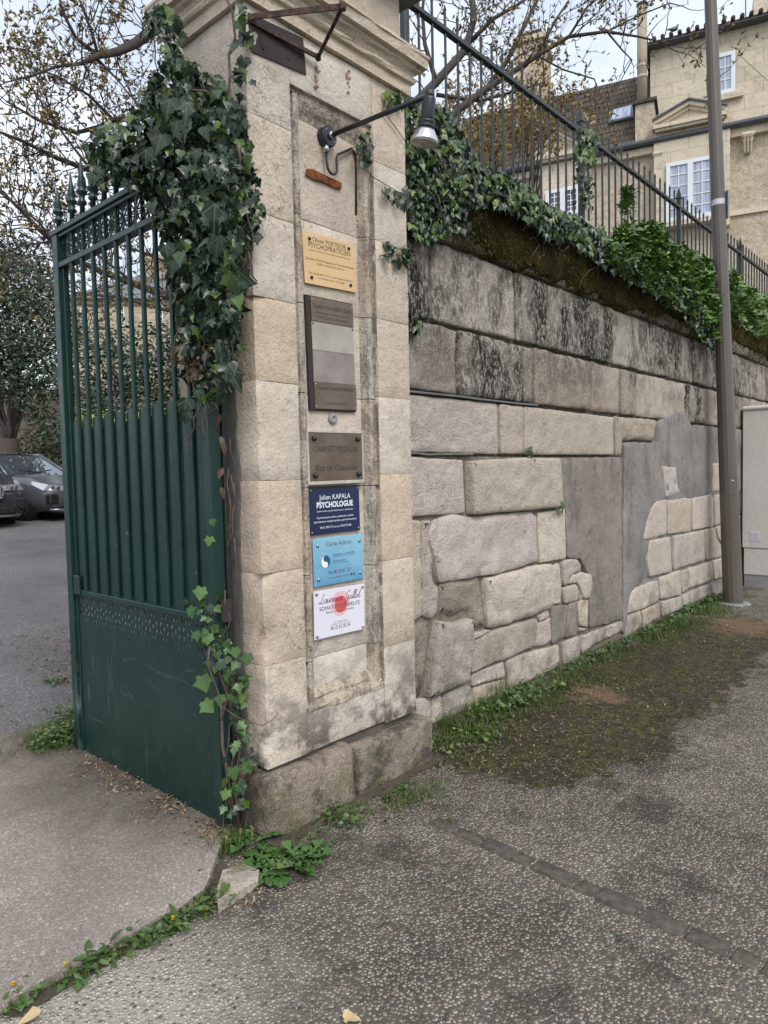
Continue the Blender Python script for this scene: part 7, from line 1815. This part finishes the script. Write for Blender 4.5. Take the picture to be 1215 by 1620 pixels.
# tuft at the gate foot, left
a = onZ(95, 1170, .03); grass_patch(gm, a.x, a.y, .10, .10, 1600, .04, .13, .0016, z=.03)
gm.build('grass_tufts', M['grass'], kind='stuff')
# low broad-leaf ground cover
WL = MB()
def small_leaves(mb, cx, cy, sx, sy, n, s0, s1, z=.0, hz=.03):
    pass
def cover(nm, label, spots, mat='weed', outl=(HEART, OVAL), kind='stuff'):
    e_ = bpy.data.objects.new('x', None)
    LL = Leaves(list(outl), M[mat], None, RW, 0, rest=nm)
    for (cx, cy, sx, sy, n, s0, s1, z0, hz) in spots:
        for _ in range(n):
            x, y = cx+RW.gauss(0, sx), cy+RW.gauss(0, sy)
            if y > 2.60 and x > 2.95: y = 2.60-RW.random()*.1
            LL.put((x, y, z0+RW.random()*hz), Vector((RW.gauss(0, .45), RW.gauss(0, .45)-.25, 1)), Vector((RW.gauss(0, 1), RW.gauss(0, 1), RW.uniform(-.2, .5))), RW.uniform(s0, s1))
    LL.done()
sp_ = []
for px, py, sx, sy, n, s0, s1, z0, hz in ((820, 1110, .25, .07, 260, .02, .045, .0, .08), (740, 1170, .20, .10, 320, .012, .03, 0, .04), (900, 1040, .35, .08, 220, .02, .04, 0, .06), (1070, 960, .6, .10, 300, .03, .06, 0, .08), (1000, 1000, .4, .08, 160, .02, .045, 0, .06),
     (560, 1300, .07, .04, 90, .015, .03, 0, .04), (530, 1290, .06, .03, 60, .012, .028, .02, .06), (640, 1250, .08, .03, 60, .012, .03, 0, .04), (500, 1345, .04, .03, 40, .015, .03, 0, .03), (370, 1400, .03, .02, 40, .012, .03, 0, .03),
     (90, 1180, .07, .06, 500, .012, .03, .03, .12), (110, 1150, .05, .06, 300, .012, .03, .03, .14)):
    a = onZ(px, py, z0); sp_.append((a.x, a.y, sx, sy, n, s0, s1, z0, hz))
cover('ground_cover', None, sp_)
seamsp = []
for px, py, n in ((20, 1590, 40), (45, 1575, 26), (120, 1545, 30), (150, 1530, 40), (165, 1515, 30), (225, 1490, 34), (250, 1480, 46), (275, 1465, 40), (300, 1450, 46), (320, 1435, 40), (350, 1430, 22), (335, 1405, 16)):
    a = onZ(px, py); seamsp.append((a.x, a.y, RW.uniform(.018, .045), RW.uniform(.014, .032), int(n*RW.uniform(.5, 1.6)), .016, .055, .0, .035))
cover('seam_weeds', None, seamsp, 'weed', (LANCE, OVAL, DAND))
# brown litter along the gate foot, wall foot
LL = Leaves([OVAL, LANCE], M['litter'], None, RW, 0, rest='plant_litter', curl=.8, fold=.6)
for (px, py, s_, n, z0, sz) in ((330, 1310, .05, 60, .04, .02), (270, 1270, .08, 110, .04, .016), (220, 1230, .10, 170, .04, .014), (180, 1200, .14, 160, .04, .014), (110, 1060, .2, 120, .07, .02), (100, 1020, .25, 100, .09, .02), (60, 1130, .2, 60, .05, .015), (640, 1270, .09, 60, .0, .014), (600, 1285, .08, 60, 0, .014), (800, 1170, .3, 110, .0, .014), (950, 1080, .5, 160, 0, .016), (720, 1190, .2, 90, 0, .014), (1100, 1000, .5, 120, 0, .02), (390, 1425, .04, 30, 0, .012)):
    a = onZ(px, py, z0)
    for _ in range(int(n*1.8)):
        x, y = a.x+RW.gauss(0, s_), a.y+RW.gauss(0, s_)
        zz_ = (.038 if y < 4.3 and x < 1.9 and y > 2.25 else 0.001)
        if y > 4.3: zz_ = gz(x, y)+.03
        if x > 3 and y > 2.6: continue
        LL.put((x, y, zz_+RW.random()*.01), Vector((RW.gauss(0, .35), RW.gauss(0, .35), 1)), Vector((RW.gauss(0, 1), RW.gauss(0, 1), 0)), sz*RW.uniform(.4, 1.8))
LL.done()
# loose grit
pm = MB()
for _ in range(900):
    px, py = RW.uniform(0, 1215), RW.uniform(1050, 1615); a = onZ(px, py)
    if a.y > 2.2 or a.x < .6 and a.y > 1.9: continue
    s_ = RW.uniform(.0025, .0065); pm.add([a+Vector((s_, 0, 0)), a+Vector((-s_*.5, s_*.8, 0)), a+Vector((-s_*.5, -s_*.8, 0)), a+Vector((0, 0, s_*.9))], [(0, 1, 3), (1, 2, 3), (2, 0, 3)])
pm.build('loose_grit', simple('pale_grit', (.42, .39, .34), (.25, .23, .20), 200, .9), kind='stuff')
# dandelions
def dandelion(label, pos, n_, l_, flowers=0, seed=0, clock=False, grp=None):
    r = random.Random(seed); e_ = empty('dandelion', pos, label=label, cat='weed'); LL = Leaves([DAND, DAND], M['dand'], e_, r, 60, curl=.55, fold=.35)
    for i in range(n_):
        a = 6.283*i/n_+r.uniform(-.3, .3); d_ = Vector((math.cos(a), math.sin(a), r.uniform(.25, .9))); up_ = Vector((-math.cos(a)*.5, -math.sin(a)*.5, 1)); LL.put(Vector(pos)+Vector((math.cos(a), math.sin(a), 0))*.01+Vector((0, 0, .005)), up_, d_, l_*r.uniform(.6, 1.15))
    LL.done()
    for i in range(flowers):
        a = r.random()*6.28; top_ = Vector(pos)+Vector((math.cos(a)*.03, math.sin(a)*.03, r.uniform(.02, .05) if not clock else .17)); vine(wander(Vector(pos), top_, 3, .004, r), .002, .0015, e_, 'stalk', 'stem', 5)
        mb = MB(); 
        for ring_, rad, hh in ((14, .015, .001), (12, .011, .004), (8, .006, .007)):
            for k_ in range(ring_):
                an = 6.283*k_/ring_+r.random()*.2; blade(mb, top_+Vector((0, 0, hh)), (math.cos(an), math.sin(an), .35), rad, .0022, .2, 2)
        mb.build('flower_head', M['yellow' if not clock else 'white'], e_)
dandelion('largest dandelion plant, broad toothed leaves spread at the pillar corner', onZ(440, 1372, 0), 17, .155, 0, 3)
dandelion('dandelion rosette leaning on the plinth, right of the largest one', onZ(480, 1370, 0), 10, .12, 0, 4)
dandelion('dandelion rosette of narrow leaves squeezed between hinge and plinth corner', onZ(400, 1335, 0), 9, .12, 0, 5)
dandelion('dandelion with one yellow flower at the bottom left corner of the pavement seam', onZ(28, 1585, 0), 9, .06, 1, 6)
dandelion('dandelion with a yellow flower in the seam weeds, second from the bottom left', onZ(120, 1545, 0), 9, .06, 1, 7)
dandelion('dandelion with a yellow flower in the seam weeds midway to the kerb stone', onZ(262, 1468, 0), 8, .05, 1, 8)
dandelion('dandelion with a yellow flower just below the broken kerb stone', onZ(325, 1440, 0), 8, .05, 1, 9)
q_ = onZ(85, 1092, .03); dandelion('dandelion gone to a white seed head on the dirt left of the gate', (q_.x, q_.y, gz(q_.x, q_.y)+.025), 9, .09, 1, 10, True)
# plantain-like flower stalks at the plinth
pe_ = empty('wild_stalks', onZ(525, 1312), label='spray of thin pale green flower stalks from the plinth joint', cat='weed')
for i in range(26):
    a = RW.uniform(-2.9, .2); o_ = onZ(522, 1300); vine([o_, o_+Vector((math.cos(a)*.06, math.sin(a)*.06, .05)), o_+Vector((math.cos(a)*RW.uniform(.10, .2), math.sin(a)*RW.uniform(.08, .16), RW.uniform(.0, .05)))], .0014, .0008, pe_, 'stalk', 'stem', 4)
# ferny sprig in the wall joint
for (px, py, n_, s_, lab) in ((835, 716, 60, .03, 'little fern tuft growing from the wall joint above the proud stone'), (885, 800, 36, .03, 'little green tuft at the lower corner of the proud stone beside the cement'), (652, 512, 50, .05, 'small tuft of dark leaves in the wall joint beside the pillar')):
    p = onY(px, py, WY-.02); e_ = empty('wall_fern', p, label=lab, cat='plant'); LL = Leaves([OVAL, HEART], M['weed'] if px > 700 else M['ivy'], e_, RW, 0)
    for _ in range(n_): LL.put(p+Vector((RW.gauss(0, .022), -abs(RW.gauss(0, .02)), RW.gauss(0, .028))), Vector((RW.gauss(0, .5), -1, .5)), Vector((RW.gauss(0, .7), -.3, -1)), s_*RW.uniform(.5, 1.1))
    LL.done()
# fallen leaves
def fallen(px, py, s_, lab, rot=0, z=0., mat='drygold'):
    p = onZ(px, py, z+.006); vs, fs = leaf_verts(HEART, .5, .6); mm = Matrix.Translation(p) @ Matrix.Rotation(rot, 4, 'Z') @ Matrix.Scale(s_, 4); mb = MB(); mb.add([mm @ (v+Vector((0, 0, .25*noise.noise(v*3)+.2))) for v in vs], fs); mb.build('fallen_leaf', M[mat], smooth=True, label=lab, cat='leaf')
fallen(62, 1612, .06, 'large pale yellow fallen leaf at the bottom left corner beside a dandelion', 1.2)
fallen(352, 1432, .045, 'pale fallen leaf lying just below the broken kerb stone', .3)
fallen(18, 1112, .06, 'yellow fallen leaf on the dirt at the left edge of the drive', 2., .03)
fallen(545, 1618, .05, 'tan fallen leaf at the bottom edge of the pavement', 4.)
